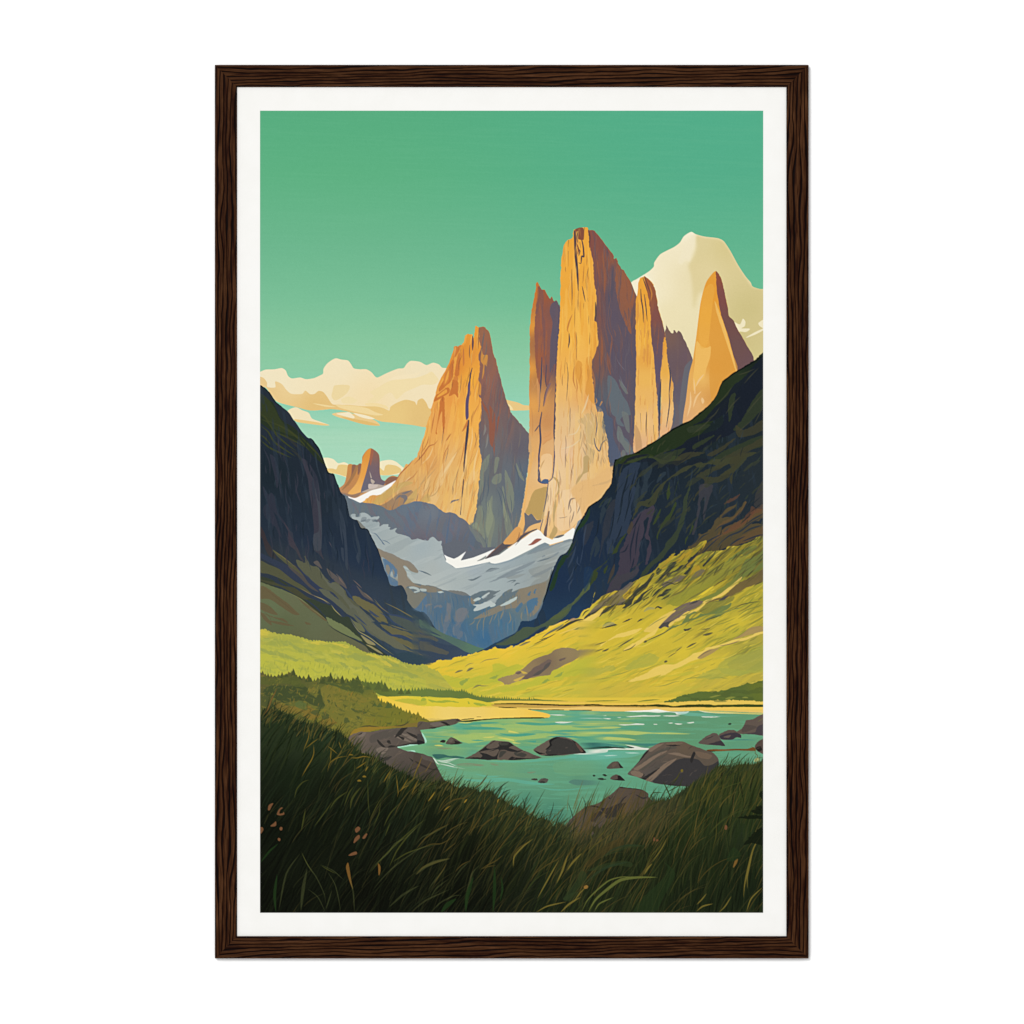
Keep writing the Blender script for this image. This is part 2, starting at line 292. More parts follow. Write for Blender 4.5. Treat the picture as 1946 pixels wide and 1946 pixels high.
SS('C', 9, '566472', "=10 730 250 735 330 715 440 705 540 650 600; =11 780 240 770 340 775 420 760 520; =10 880 380 930 440 960 560 985 680 995 730; =9 1120 60 1150 200 1200 300; =9 1060 20 1060 120 1110 240 1130 430; =8 740 960 735 1050 720 1130; =9 580 790 550 870 520 960; =10 470 770 540 840 640 920 740 1010; =8 860 400 900 480 940 640; =7 1020 480 1040 600 1030 740; =7 700 620 720 700 705 830", alpha=.9)
SS('C', 8, '8a857f', "=6 880 750 905 715; =8 1000 560 1040 700 1050 840; =8 740 300 760 380; =9 660 870 730 960", alpha=.7)
# ---------------------------------------------------------------- central massif: left spire
LS = P("W 152 860 160 780 175 700 190 620 198 560 206 546 220 570 238 605 262 612 290 660 305 675 316 658 335 695 350 685 366 712 380 740 380 1950 C 1530 900 1350 1000 1100 1100 950 1060 1110 845 1175 560 1225 200 1245 0 W 138 1850 145 1600 142 1400 148 1100 146 920",
 grad('1012 560 c87535','1010 620 e29a3e','1010 700 e39c44','1012 770 e2a152','1012 850 dfaa68','1030 900 e6bc82','1040 800 c98e58','1035 640 925a46','1050 640 7d5850','1055 700 5f5766','1040 700 955d45','1045 850 e0b078','1020 960 eabb78','1000 980 e8b878'), rough=.4, mask=True)
R1 = P("W 215 575 240 605 262 612 290 660 305 675 316 658 335 695 350 685 372 715 384 760 375 900 360 1070 352 1140 345 1280 330 1190 310 1260 288 1330 272 1350 268 1250 255 1290 240 1130 230 1280 218 1370 208 1290 195 1200 185 1050 190 800 205 640",
 grad('1028 560 9d5a3d','1030 620 985c48','1040 640 8e5a4c','1055 640 6f5a60','1055 720 605868','1045 700 7f5a55','1025 680 9c5c42','1030 720 a46345','1040 740 7d5653','1060 600 7c5550'), rough=.5, mask=True, clip=LS)
TEX(R1, 92, 60, 6, .62, 'a9653e', .4, 31, .03)
TEX(R1, 90, 60, 5, .68, '6a5560', .4, 33, .03)
PP('W', '5c5868', "310 720 350 690 372 720 380 800 362 1060 350 1170 330 1180 300 1240 305 1000 322 860 300 780", alpha=.8, clip=R1)
SS('W', 8, '4b4c5e', "=10 240 1120 236 1260 225 1400 222 1480 215 1540; =12 240 1540 225 1640 230 1760 215 1900 222 1960; =13 352 1250 345 1420 340 1560 335 1700 340 1800 330 1960; =9 345 1140 345 1250; =7 275 1180 268 1300 275 1350; =5 315 1260 330 1180; =7 220 1640 200 1670 185 1690; =5 290 1330 265 1400 250 1500; =6 375 720 370 900 358 1060 350 1140", taper=(.4,.4))
SS('W', 6, 'b06a40', "=8 205 560 208 640 198 720; =8 245 1020 250 1080; =5 210 600 205 700; =5 165 1100 160 1250; =10 268 1160 272 1240", alpha=.9)
SS('W', 8, 'c88d55', "=9 215 1280 190 1340 150 1400; =7 160 1280 180 1340 200 1370; =9 255 1500 290 1410 320 1350; =7 245 1620 270 1590 290 1540; =9 245 1740 290 1720 320 1690; =7 240 1800 280 1760 320 1745; =7 160 1500 170 1620 165 1740", alpha=.8)
PP('W', 'd79a60', "245 1700 275 1690 320 1690 325 1740 270 1770 240 1790; 200 1280 225 1350 230 1440 215 1540 205 1400", alpha=.7)
PP('W', '7a6272', "290 1330 310 1320 280 1400 255 1500 262 1420", alpha=.7)
# main tower
MT = P("W 352 1150 360 1060 372 900 380 720 382 500 390 380 405 280 418 250 440 225 468 215 478 190 484 148 520 140 545 130 585 128 598 150 630 152 650 162 690 215 740 285 785 345 790 370 812 368 825 410 850 452 866 455 890 500 925 555 950 620 965 660 968 1000 980 1500 1000 2050 C 2150 400 1980 610 1880 720 1800 790 1760 880 1640 1000 1520 1100 1400 1000 1345 1010 1390 700 1450 400 1500 290 1530 0",
 grad('1090 440 e9a53c','1080 500 eda83e','1080 560 eba63c','1100 600 eeb045','1090 640 efb148','1120 620 eba743','1090 700 f0b452','1120 700 e8a243','1075 740 eeb866','1110 760 e5a45a','1090 800 e9bd7e','1120 820 dfb778','1080 860 eec394','1110 900 e4bc84','1060 900 f0c88e','1060 1000 eec084','1100 960 f2ce98','1140 900 e9b76c','1090 1010 e8ad60'), rough=.5, mask=True)
SH2 = P("W 600 120 700 120 830 300 960 480 1030 640 1030 1000 1030 1500 970 1950 C 1960 380 E 290 310 285 200 265 50 W 760 1900 745 1880 750 1790 725 1700 700 1620 705 1540 690 1510 650 1480 642 1400 625 1260 620 1160 650 1090 668 1000 660 860 640 840 655 740 655 650 638 540 630 420 612 290 600 240",
 grad('1125 440 935043','1140 470 8f5145','1160 490 9a5840','1135 520 8c5548','1180 540 9d5c40','1190 570 8b5a4c','1150 560 745458','1165 600 6a5563','1200 600 6d5758','1140 600 7f5450','1140 680 875a4c','1180 680 5f5668','1150 760 5e6470','1180 760 5f6069','1140 800 5a6068','1190 820 5a5a66','1180 860 586672','1160 850 56646e','1145 840 646b70'), rough=.6, mask=True, clip=MT)
L2 = MT*(1-SH2)
TEX(L2, 91, 90, 7, .60, 'f5c364', .35, 41, .03)
TEX(L2, 92, 60, 4, .73, 'd2873c', .45, 42, .03)
TEX(SH2, 92, 90, 9, .60, '9c5b43', .28, 44, .04)
P("W 785 400 860 700 950 900 1030 1500 1030 1950 770 1950 755 1250 730 1150 735 600", '615768', .75, clip=SH2, soft=3)
P("W 810 420 850 452 890 500 925 560 950 640 950 700 915 800 925 950 900 920 850 800 830 740 810 640 800 540", 'a15f40', .85, clip=SH2, rough=.6)
TEX(SH2, 78, 50, 6, .68, '6c5a62', .35, 47, .03)
SS('W', 10, 'a55e3c', "=14 700 300 720 500 715 700; =9 660 300 665 420 680 520; =16 690 900 700 1050 690 1200; =8 770 950 775 1010 760 1100; =8 830 640 860 780 915 930; =20 740 1080 752 1180 765 1260; =9 900 700 930 640", alpha=.75, clip=SH2)
SS('W', 10, '5a5465', "=22 790 400 780 560 770 700; =14 745 560 755 700 760 900; =10 685 1100 680 1250 665 1400 660 1500; =14 700 1400 720 1500 770 1600 800 1700 850 1800", alpha=.6, clip=SH2)
PP('W', '65727a', "740 1265 790 1280 830 1360 860 1420 900 1480 920 1560 880 1560 840 1600 870 1650 820 1640 800 1580 770 1550 750 1450; 820 1740 860 1800 900 1870 940 1850 900 1760 850 1720; 810 1700 840 1690 870 1740 830 1770", clip=SH2, alpha=.9, rough=.5)
PP('W', '747c78', "820 1645 850 1680 870 1750 900 1780 920 1830 890 1850 850 1790 815 1740; 830 1880 860 1830 880 1850 870 1932 840 1932; 830 1290 870 1340 900 1400 880 1400 840 1340; 850 1540 900 1560 910 1700 880 1670", clip=SH2, alpha=.8)
PP('W', '54617a', "650 1480 665 1540 705 1540 720 1640 745 1780 760 1900 790 1932 850 1880 790 1750 780 1600 740 1560 700 1460 660 1430; 700 1640 716 1640 715 1710", clip=MT, alpha=.85, rough=.5)
SS('W', 4, '7e7f8b', "800 1110 830 1170 880 1230; 830 1250 860 1330 900 1380; 870 1180 890 1240", alpha=.7)
SS('W', 6, 'c08a50', "=7 640 1490 660 1460 650 1430; =9 680 1500 700 1460 690 1480; =6 700 1540 690 1600 700 1680")
P("W 585 610 650 560 660 860 668 1000 650 1090 600 1120 560 900", 'eaa43c', .35, clip=L2, soft=4)
STROKES(SH2*P('W 600 150 800 340 980 660 980 1200 640 1200', None, mask=True, soft=6), 70, 84, 8, (16, 60), (1, 3.4), ['9c5f46','6a5158','7f5650','5d5366'], .45, 69)
# top notch and cracks
PP('W', '854f3c', "488 152 556 134 560 222 540 226 516 216 520 160 505 165 503 260 492 260")
SS('W', 8, '4f4247', "=16 490 156 494 250 498 340 506 420 514 520 518 615; =10 545 226 556 280 560 355 545 350 538 405 520 400; =7 516 160 508 210 514 250; =7 512 290 530 310 520 350; =5 530 240 535 290", taper=(.6,.2))
SS('W', 8, '854f3c', "=9 505 250 520 300 512 340; =7 540 230 545 300")
SS('W', 8, '5a4a48', "=8 598 150 606 200 602 290; =9 444 228 442 280; =6 442 310 440 430; =5 468 450 470 600 470 740; =5 470 560 474 680; =7 548 580 560 640 572 700; =5 590 670 594 700; =11 650 700 652 800 646 850; =9 448 940 450 1000 440 1055; =4 470 740 468 770; =7 660 840 668 1000; =4 545 1360 545 1460; =4 517 1490 517 1550; =4 430 1160 440 1260 428 1460", taper=(.3,.1))
SS('W', 7, 'b7713e', "=10 475 790 450 850 435 910 445 940; =6 560 600 562 680; =5 630 800 620 790; =7 375 1110 372 1200; =8 530 1180 540 1240 520 1330; =14 620 1200 640 1300 640 1400; =6 500 1270 510 1350 500 1400; =5 445 1310 440 1400; =5 585 690 580 640; =8 490 1190 480 1290 500 1370; =7 655 1100 620 1170", alpha=.75)
SS('W', 16, 'f3bd55', "=22 520 700 525 900 520 1100; =20 580 700 600 900 600 1050; =14 430 500 425 700; =12 590 250 605 450 620 600; =16 400 800 395 1000 385 1100", alpha=.6)
PP('W', 'd9953f', "510 1150 545 1170 550 1300 540 1400 520 1320 500 1250; 580 1130 620 1120 625 1300 640 1400 640 1480 600 1440 570 1380 590 1250", alpha=.7, rough=.4)
PP('W', 'c0a46c', "520 1620 560 1580 580 1550 640 1560 650 1600 655 1700 640 1790 600 1780 590 1760 570 1850 575 1932 620 1932 640 1850 600 1800 560 1720 570 1650; 665 1590 700 1540 720 1660 740 1750 730 1770 700 1790 680 1760", alpha=.5, rough=1.2)
STROKES(P('W 520 1560 740 1540 760 1900 560 1932', None, mask=True, soft=4)*L2, 60, 80, 22, (8, 30), (1, 3), ['e6c08a','b8975f','d2a86e','8f7a60'], .5, 68)
SS('W', 8, 'e8cfa0', "=10 380 1825 470 1800 540 1745; =9 540 1620 500 1700 430 1720; =12 600 1400 570 1500 540 1560; =9 700 1560 720 1640", alpha=.7)
SS('W', 6, 'b18d5f', "=6 450 1560 455 1640 445 1720; =6 440 1760 435 1900; =5 520 1850 540 1800 560 1700; =7 455 1600 450 1700; =5 500 1560 500 1640; =6 555 1460 540 1560; =5 610 1480 625 1560", alpha=.8)
SS('W', 8, '45506a', "=8 640 1740 650 1800 680 1840 700 1780 735 1750; =7 640 1830 630 1932; =7 650 1560 660 1640 650 1740; =5 712 1640 718 1700", taper=(.3,.1))
# lower part of the central massif
PP('C', 'b8995c', "1390 400 1450 400 1455 480 1430 620 1400 760 1330 770 1300 730 1265 720 1195 690 1230 600 1290 440; 1500 270 1560 300 1590 360 1580 460 1545 520 1555 620 1540 700 1530 830 1560 870 1560 920 1510 985 1470 965 1500 900 1520 850 1510 700 1530 560 1570 430 1560 340; 1860 60 1920 40 1932 200 1860 250 1800 340 1770 380 1790 310 1860 210", alpha=.9, rough=.4)
PP('C', '6b6c72', "1185 690 1230 720 1265 700 1300 740 1330 775 1380 770 1370 800 1300 820 1240 850 1200 900 1165 950 1165 900 1190 820; 1350 230 1355 200 1340 190 1345 320 1380 345 1370 300")
PP('C', 'f4d3a4', "1470 330 1530 310 1570 380 1560 440 1520 520 1500 700 1450 720 1410 720 1440 560 1460 420; 1570 540 1600 440 1700 420 1800 370 1860 380 1850 500 1870 600 1800 850 1700 880 1600 900 1560 840 1560 650; 1380 40 1500 30 1490 280 1440 310 1380 300", alpha=.55)
PP('C', 'e8b063', "1130 820 1170 700 1185 700 1190 820 1170 940 1150 1000 1080 1050 950 1050 960 1000 1060 900; 1260 0 1300 0 1240 300 1190 640 1150 800 1210 350", alpha=.6)
PP('C', '5d4e52', "1455 680 1475 670 1460 780 1445 900 1440 960 1405 950 1415 880 1440 800; 1120 960 1140 905 1148 950 1120 1000 1060 1050")
SS('C', 16, '47496a', "=13 1352 0 1355 90 1345 190; =12 1530 -20 1530 60 1520 200 1505 290 1465 335; =12 1350 190 1360 250 1345 320 1390 350 1455 355; =9 1460 350 1430 560 1405 680; =9 1400 760 1375 850 1365 900", taper=(.7,.5))
PP('C', '4d6486', "1370 345 1410 305 1460 310 1460 355 1430 350 1400 350")
SS('C', 9, '6a5a58', "=16 1780 520 1720 535 1700 590 1690 660; =13 1800 560 1835 520 1825 610 1790 700; =9 1780 400 1750 490; =9 1870 370 1840 420 1810 450; =10 1755 670 1740 740 1715 810; =8 1710 600 1720 660 1705 700; =6 1580 750 1640 745 1680 730", alpha=.8, taper=(.3,.1))
SS('C', 12, 'c09660', "=14 1680 120 1660 60 1670 0; =14 1760 20 1750 80; =12 1620 420 1610 480 1600 540; =12 1420 80 1390 130 1370 190; =9 1680 210 1670 290; =8 1480 170 1460 250; =9 1830 240 1800 290 1770 370; =10 1700 640 1690 720; =9 1450 130 1420 180; =9 1380 420 1370 500; =9 1210 450 1190 560", alpha=.75)
SS('C', 9, 'd2954f', "=9 1640 900 1720 880 1790 800; =9 1600 640 1590 700; =12 1470 600 1450 720 1410 860; =9 1150 750 1140 830; =9 1210 400 1180 520; =8 1010 960 1060 920", alpha=.7)
ADJ(SHD, .86, .97); ADJ(SH2, .84, .97)
_lo = P("Q 990 780 1120 770 1150 900 1120 1010 960 1010", None, mask=True, soft=22)*L2
ADJ(_lo, .90, 1.0, 'e2c6a0', .16)
_lo = P("Q 860 850 720 950 880 1010 900 900", None, mask=True, soft=22)*LIT
ADJ(_lo, .92, 1.0, 'dcb98a', .10)
STROKES(L2, 90, 91, 3, (14, 60), (.8, 2.2), ['c98a45','f6c76a','d59a52'], .45, 61)
STROKES(LIT, 110, 96, 8, (12, 50), (.8, 2.2), ['c9833f','f4c873','d99a50'], .45, 62)
STROKES(L2, 45, 91, 3, (10, 45), (.7, 1.5), ['6f4a38','8a5a3c','54424a'], .6, 65)
STROKES(LIT, 36, 97, 6, (10, 40), (.7, 1.5), ['7d4f34','8a5a3c','5a4650'], .55, 66)
STROKES(SH2, 90, 92, 5, (16, 60), (.8, 2.4), ['5a5360','8a6255','6d6468'], .45, 63)
STROKES(SHD, 90, 95, 6, (16, 60), (.8, 2.4), ['5c646e','857868','6a6a70'], .45, 64)
# right towers
RB = P("W 1165 920 1180 940 1190 868 1200 895 1225 935 1240 940 1245 918 1258 918 1270 940 1285 920 1300 930 1340 1010 1392 1135 1392 1150 1320 1450 1318 1700 1200 1700 1160 1500 1140 1200", grad('1275 640 7a5f56','1300 640 6e5858','1310 680 6c5860','1290 700 6b585c','1290 740 655c68','1290 790 636672','1275 800 63646f'), rough=.5, mask=True)
TEX(RB, 92, 70, 8, .62, '76605c', .4, 51, .05)
RA = P("W 948 1860 945 1700 952 1500 960 1200 958 1000 958 700 970 640 975 560 990 520 1010 508 1025 505 1060 530 1085 560 1105 600 1120 680 1130 740 1160 850 1178 930 1184 970 1170 990 1160 1150 1150 1250 1145 1500 1140 1700 1120 1750", grad('1225 560 e9a23a','1225 600 eaa73e','1225 640 eeb045','1230 680 e4a347','1225 720 eab55a','1225 760 e9b462','1230 800 ecbf80','1220 850 dfb184','1245 790 e5b678'), rough=.4, mask=True)
R2 = P("W 1020 505 1060 530 1085 560 1105 600 1120 680 1130 740 1160 850 1180 940 1186 975 1170 990 1158 1200 1150 1500 1142 1720 1130 1720 1125 1500 1110 1300 1100 1180 1090 1080 1075 950 1072 820 1060 700 1040 600", grad('1230 535 a15f3c','1240 560 92583f','1245 600 84524a','1245 640 6f5456','1255 660 6a5560','1250 700 645768','1250 780 545c72','1252 820 4c5870'), mask=True, rough=.4, clip=RA)
TEX(RA*(1-R2), 92, 70, 4, .62, 'f2bd5c', .5, 53, .03)
TEX(RA*(1-R2), 92, 40, 3, .68, 'cf8a46', .5, 54, .03)
TEX(R2, 94, 60, 4, .62, '9a5f42', .45, 55, .03)
SS('W', 7, '524244', "=8 995 600 1000 680 1012 760 1016 860; =7 1022 640 1035 740 1045 850; =6 1010 510 1030 570 1045 620; =5 1025 505 1050 580 1070 640; =5 1050 920 1055 990; =6 992 1550 998 1680; =7 1093 1640 1098 1760; =6 1040 1540 1037 1640 1037 1730; =5 1085 1205 1098 1210", taper=(.3,.1))
SS('W', 6, 'c9853f', "=8 1062 570 1080 640 1070 700; =5 1005 900 1010 1000; =6 1045 1000 1055 1150; =6 1020 1000 1025 1120; =6 990 1180 1000 1260; =7 1000 1420 995 1550; =6 1055 1400 1075 1500", alpha=.85)
PP('W', 'b98f62', "950 1640 990 1700 1005 1820 960 1850", alpha=.6)
TN = P("W 1170 1000 1180 970 1190 1010 1200 1150 1215 1200 1225 1240 1240 1320 1245 1400 1246 1520 1235 1640 1190 1720 1140 1740 1150 1500 1145 1250 1160 1130", grad('1262 650 e39f3e','1265 700 e7ac4c','1265 740 e9b764','1265 790 eabd7e','1270 820 e2b082'), rough=.5, mask=True)
TEX(TN, 93, 60, 3, .65, 'cf8f4c', .5, 56, .03)
SS('W', 9, '3f4456', "=10 1215 1200 1222 1280 1212 1400; =7 1212 1400 1215 1480 1200 1600 1190 1660; =8 1245 1380 1240 1460; =10 1150 1290 1140 1500 1140 1650 1135 1720; =7 1205 1180 1218 1240", taper=(.4,.2))
P("W 1392 1140 1375 1250 1345 1450 1325 1560 1322 1640 1340 1640 1300 1700 1290 1500 1330 1200", '69686f')
CT = P("W 1318 1660 1322 1560 1340 1450 1365 1250 1392 1150 1400 1100 1420 960 1450 720 1475 610 1500 540 1545 480 1568 464 1585 480 1610 520 1640 650 1660 740 1668 805 1705 845 1730 900 1800 1020 1850 1140 1900 1250 1750 1340 1600 1480 1380 1680", grad('1350 560 e39a36','1345 600 e8a33a','1340 650 e6a545','1360 700 df9a3c','1380 690 dc9a40','1335 720 e9b765','1370 740 d89848','1325 770 e4b070','1310 790 dfab74','1350 760 d69a50'), mask=True)
P("W 1568 464 1585 480 1610 520 1640 650 1660 740 1668 805 1705 845 1730 900 1800 1020 1860 1150 1740 1260 1700 1100 1660 950 1610 800 1590 700 1575 600", grad('1365 530 8d5040','1372 560 7e4e4a','1385 620 72504c','1400 660 6f5250','1420 690 6d5254'), rough=.3)
P("W 1555 700 1610 830 1640 920 1680 1060 1735 1235 1560 1500 1520 1300 1530 1100 1518 980 1530 830", 'dd9b40', .75, clip=CT)
PP('W', 'eebb62', "1420 1000 1460 1040 1500 1050 1530 1040 1525 1120 1500 1200 1480 1280 1430 1320 1400 1380 1395 1280 1410 1150; 1560 690 1590 760 1640 900 1700 1110 1735 1240 1725 1240 1680 1100 1620 920 1575 780", alpha=.9, clip=CT, rough=.2)
PP('W', 'eaae4a', "1470 620 1530 560 1560 600 1545 700 1530 850 1515 980 1490 1050 1450 1050 1440 900 1455 720", alpha=.5, clip=CT)
SS('W', 9, 'eec58c', "=12 1375 1380 1375 1480 1350 1580; =12 1460 1380 1420 1430 1395 1510; =20 1462 1430 1470 1460 1468 1480; =9 1400 1280 1410 1400 1400 1390; =7 1530 1150 1525 1160; =12 1480 1250 1440 1300 1415 1350", alpha=.9)
P("Q 655 930 1130 930 1130 1300 655 1300", vg('930 66727b','1000 7c8a91','1090 a0aba9','1110 857e70','1150 5f7080','1250 3f6a8d'), sm=False, clip=np.clip(1-M1-MT-LS, 0, 1)*(1-P("Q 600 900 760 880 780 948 700 960 660 945 600 940", None, mask=True)))
P("A 950 380 1640 330 1700 480 1000 560 940 480", 'f0ece2', 0.0)
# ---------------------------------------------------------------- slate slopes below the towers
SL = P("A 950 480 1020 490 1070 540 1100 570 1150 583 1200 570 1260 580 1340 590 1430 620 1500 660 1580 640 1640 605 1720 590 1800 560 1932 570 C 80 580 160 600 250 680 300 690 330 680 400 705 450 745 500 770 540 812 580 860 640 905 700 970 760 1060 760 1150 740 1200 600 1300 200 1300 0 1200 A 1600 1100 1000 800",
 grad('660 955 68747c','720 965 66727b','780 960 687684','840 1000 6c6e74','800 1030 6a6670','870 1030 64666f','900 1040 5f6871','860 1000 70707a','820 975 727a84','680 980 6a7478'), rough=.4, mask=True)
TEX(SL, 100, 60, 6, .60, '5b6f86', .35, 61, .03)
TEX(SL, 60, 30, 5, .64, '736a72', .5, 62, .03)
SS('C', 10, '546b86', "=20 340 690 320 800 300 960 290 1080; =9 240 690 200 760 180 860; =8 300 700 270 760; =9 560 860 500 960 470 1060; =8 450 900 430 1000", alpha=.5, clip=SL)
SS('A', 12, 'a7b0ad', "=12 1915 580 1860 605; =12 1910 610 1850 660", alpha=.9)
SS('C', 10, '7a7f7c', "=8 640 950 690 1010 720 1080; =10 720 900 740 1000; =10 690 1030 730 1100; =9 600 900 610 960", alpha=.8)
PP('C', '7b8378', "540 812 580 860 640 905 700 970 745 1050 735 1110 715 1100 690 1040 640 1010 600 940 560 880", alpha=.6)
# blue wall at the head of the valley
WB = P("A 1050 700 1300 900 1400 1100 1500 1500 C 0 1500 250 1570 550 1640 900 1450 1200 1540 1450 1350 1500 1300 1500 1500 1380 1760 1280 1900 D 1240 480 1090 620 700 830 600 870 250 700 0 500 A 1400 1400",
 grad('720 1070 8d8270','740 1090 857d6c','760 1110 7a7a72','780 1140 73766e','830 1125 66747e','880 1130 5a6d7c','830 1160 4f6c83','870 1190 456987','920 1210 3f6a8d','900 1170 53707f','980 1140 7d7c6e','1020 1110 827f72','1000 1160 5c7480','960 1180 47708c','1040 1060 858275','1020 1150 6d7a7c','800 1160 5e7286','1000 1110 86826f'), mask=True)
TEX(WB, 80, 30, 7, .60, '5a6f80', .5, 65, .03)
PP('C', '8a7f6c', "0 1515 60 1520 150 1540 240 1580 250 1600 130 1605 80 1600 40 1570 0 1560; 30 1750 90 1735 110 1745 60 1760; 1130 1560 1250 1540 1380 1490 1450 1400 1440 1480 1430 1600 1400 1660 1380 1740 1300 1860 1250 1880 1270 1780 1340 1690 1340 1660 1240 1690 1180 1740 1100 1780 1000 1790 900 1820 800 1870 600 1910 720 1830 850 1770 960 1720 1060 1680; 540 1680 600 1650 640 1680 600 1740 560 1720", alpha=.85, rough=.4)
PP('C', '4a7190', "1225 1700 1335 1665 1300 1780 1250 1840 1180 1840 1210 1760; 1290 1600 1320 1560 1310 1620; 1220 1630 1260 1590 1250 1640; 1080 1800 1150 1720 1170 1740 1110 1830; 1300 1720 1340 1700 1330 1760", alpha=.8, rough=.4)
PP('A', '56748f', "1430 1220 1500 1240 1560 1300 1600 1370 1590 1420 1560 1400 1540 1340 1510 1380 1480 1400 1460 1330; 1490 1420 1560 1440 1610 1480 1600 1530 1520 1510; 1720 1720 1800 1760 1880 1690 1932 1640 1932 1900 1800 1800", alpha=.75, rough=.5)
PP('C', '7d7b7c', "300 1720 330 1740 350 1760 340 1850 310 1932 270 1932 290 1830; 420 1800 470 1780 520 1790 530 1830 480 1932 400 1932 400 1850; 220 1740 250 1770 210 1780; 150 1770 190 1745 230 1760 170 1775 150 1790; 50 1750 120 1730 130 1740 70 1770 70 1790", alpha=.6)
STROKES(WB*P('Q 640 1140 1040 1140 1040 1300 640 1300', None, mask=True, soft=8), 130, 84, 8, (8, 34), (1, 3.2), ['6a7d88','3f6685','77786f','4c7391','5a6f80'], .55, 67)
PP('D', '77797e', "260 500 300 420 340 440 320 520 290 600 260 630; 350 620 380 540 480 400 540 360 530 430 480 500 440 580 480 600 480 640 450 690 400 660; 300 290 345 280 330 340 300 370; 410 350 520 330 530 400 480 420 440 500 400 540 390 450", alpha=.45, rough=1.0)
SS('D', 9, '8a836f', "760 380 720 480 715 560 700 600; 830 400 800 480 780 530; 880 370 850 440 830 480; =16 950 360 925 420 910 470; =12 1010 370 1030 460 1000 520; =9 1070 350 1100 390; =12 1160 370 1150 440 1160 470; =14 1210 300 1220 380 1230 430; =9 700 430 650 520 640 600; =9 620 460 600 500 550 530; 850 500 880 540; =9 560 480 520 560", alpha=.8)
SS('C', 9, '8b8471', "=9 720 1900 790 1840 870 1800; =10 840 1830 920 1810; =8 1290 1540 1320 1600; =8 1380 1560 1340 1640", alpha=.7)
SS('D', 10, '4b7390', "=12 640 380 590 460; =10 780 350 740 400; =10 1090 330 1130 300; =12 980 350 970 450; =12 1190 290 1180 420; =9 900 360 880 430", alpha=.7)
# grey snowfield
SF = P("A 1065 715 1100 700 1125 712 1120 735 1160 735 1170 700 1210 688 1270 710 1300 745 1340 735 1390 732 1385 760 1330 780 1370 800 1385 790 1400 815 1395 850 1430 825 1470 820 1500 825 1495 850 1520 855 1510 880 1545 882 1580 865 1600 868 1575 900 1600 925 1680 945 1740 970 1775 1000 1830 985 1932 1005 C 0 1000 80 1010 100 985 140 965 200 1015 240 1015 230 1060 270 1080 245 1110 265 1180 290 1240 400 1325 560 1300 740 1258 850 1275 1000 1240 1200 1170 1300 1130 1500 1060 1740 995 1760 1020 1740 1120 1600 1160 1560 1230 1500 1330 1480 1400 1450 1460 1380 1490 1200 1545 1130 1560 1040 1600 1050 1560 960 1600 870 1690 850 1730 750 1770 650 1810 610 1815 610 1790 635 1760 590 1745 680 1740 740 1710 800 1650 850 1640 760 1680 720 1680 700 1660 770 1590 840 1580 700 1590 640 1610 570 1640 520 1610 440 1585 360 1580 250 1575 150 1530 0 1510 A 1900 1510 1800 1480 1740 1430 1720 1390 1800 1400 1840 1370 1700 1250 1560 1200 1370 1090 1250 880 1150 775 1100 760 1080 745",
 grad('700 1000 98a8aa','760 1040 a4b1ae','820 1080 a9b4b0','880 1100 a6b3b0','940 1100 9fb0b0','1000 1070 93a5a9','1060 1040 93a2a4','850 1060 a9b7b8','800 1040 9fb0b3','1030 1090 98a19a','1050 1060 969e98','900 1080 9eadb4','960 1050 98abb4','830 1120 b0bab4'), rough=.35, mask=True)
PP('A', '67757e', "1180 790 1200 740 1250 745 1230 790; 1225 790 1270 760 1300 770 1260 800; 1140 738 1180 700 1175 735; 1300 770 1350 760 1360 775 1330 795", alpha=.8)
TEX(SF, -22, 70, 9, .68, '8c9b9e', .35, 71, .04)
TEX(SF, -20, 80, 9, .66, 'b4bfbc', .35, 73, .04)
SS('A', 10, '55708c', "=9 1295 918 1350 930 1410 1000 1460 1060; =7 1420 1000 1480 1020 1525 1052; =9 1420 1010 1440 1045 1460 1058; =9 1480 1075 1515 1108; =8 1530 1095 1565 1125; =9 1840 1350 1890 1365 1932 1390; =6 1750 1440 1830 1428; =8 1700 1240 1740 1245; =9 1770 1300 1730 1340", alpha=.9)
PP('C', '7e8d94', "770 1490 860 1450 960 1390 1060 1340 1150 1300 1310 1235 1300 1260 1200 1320 1100 1360 1000 1400 900 1450 830 1480; 740 1370 780 1340 850 1320 900 1330 840 1350 800 1365; 1210 1170 1300 1130 1400 1090 1560 1040 1680 1000 1740 990 1740 1010 1600 1040 1440 1110 1350 1140; 1320 1255 1400 1220 1480 1200 1580 1135 1560 1170 1480 1215 1400 1240; 1220 1160 1290 1110 1400 1030 1440 1030 1480 1055 1350 1110; 1385 1200 1410 1175 1430 1185; 1250 1435 1300 1400 1400 1350 1520 1300 1500 1330 1380 1400; 870 1440 960 1400 1080 1370 1180 1350 1100 1390 1000 1430; 530 1455 560 1455 640 1430 700 1410 660 1440 580 1470", alpha=.8, rough=.3)
PP('C', '848b87', "1230 1350 1330 1310 1480 1270 1560 1250 1500 1320 1460 1420 1440 1480 1330 1510 1250 1530 1300 1470 1380 1430 1300 1430; 980 1430 1100 1400 1200 1390 1100 1440 1000 1450", alpha=.45)
SS('C', 10, '5b6c74', "=13 0 1355 60 1380 125 1412; =9 170 1412 240 1424; =10 980 1490 1030 1470 1085 1465 1030 1500; =13 1065 1530 1100 1500 1140 1498; =9 1170 1515 1210 1505; =12 540 1455 600 1460 690 1410; =9 740 1365 800 1330 860 1328; =9 1385 1195 1430 1178; =9 1330 1250 1450 1215 1500 1190", alpha=.8)
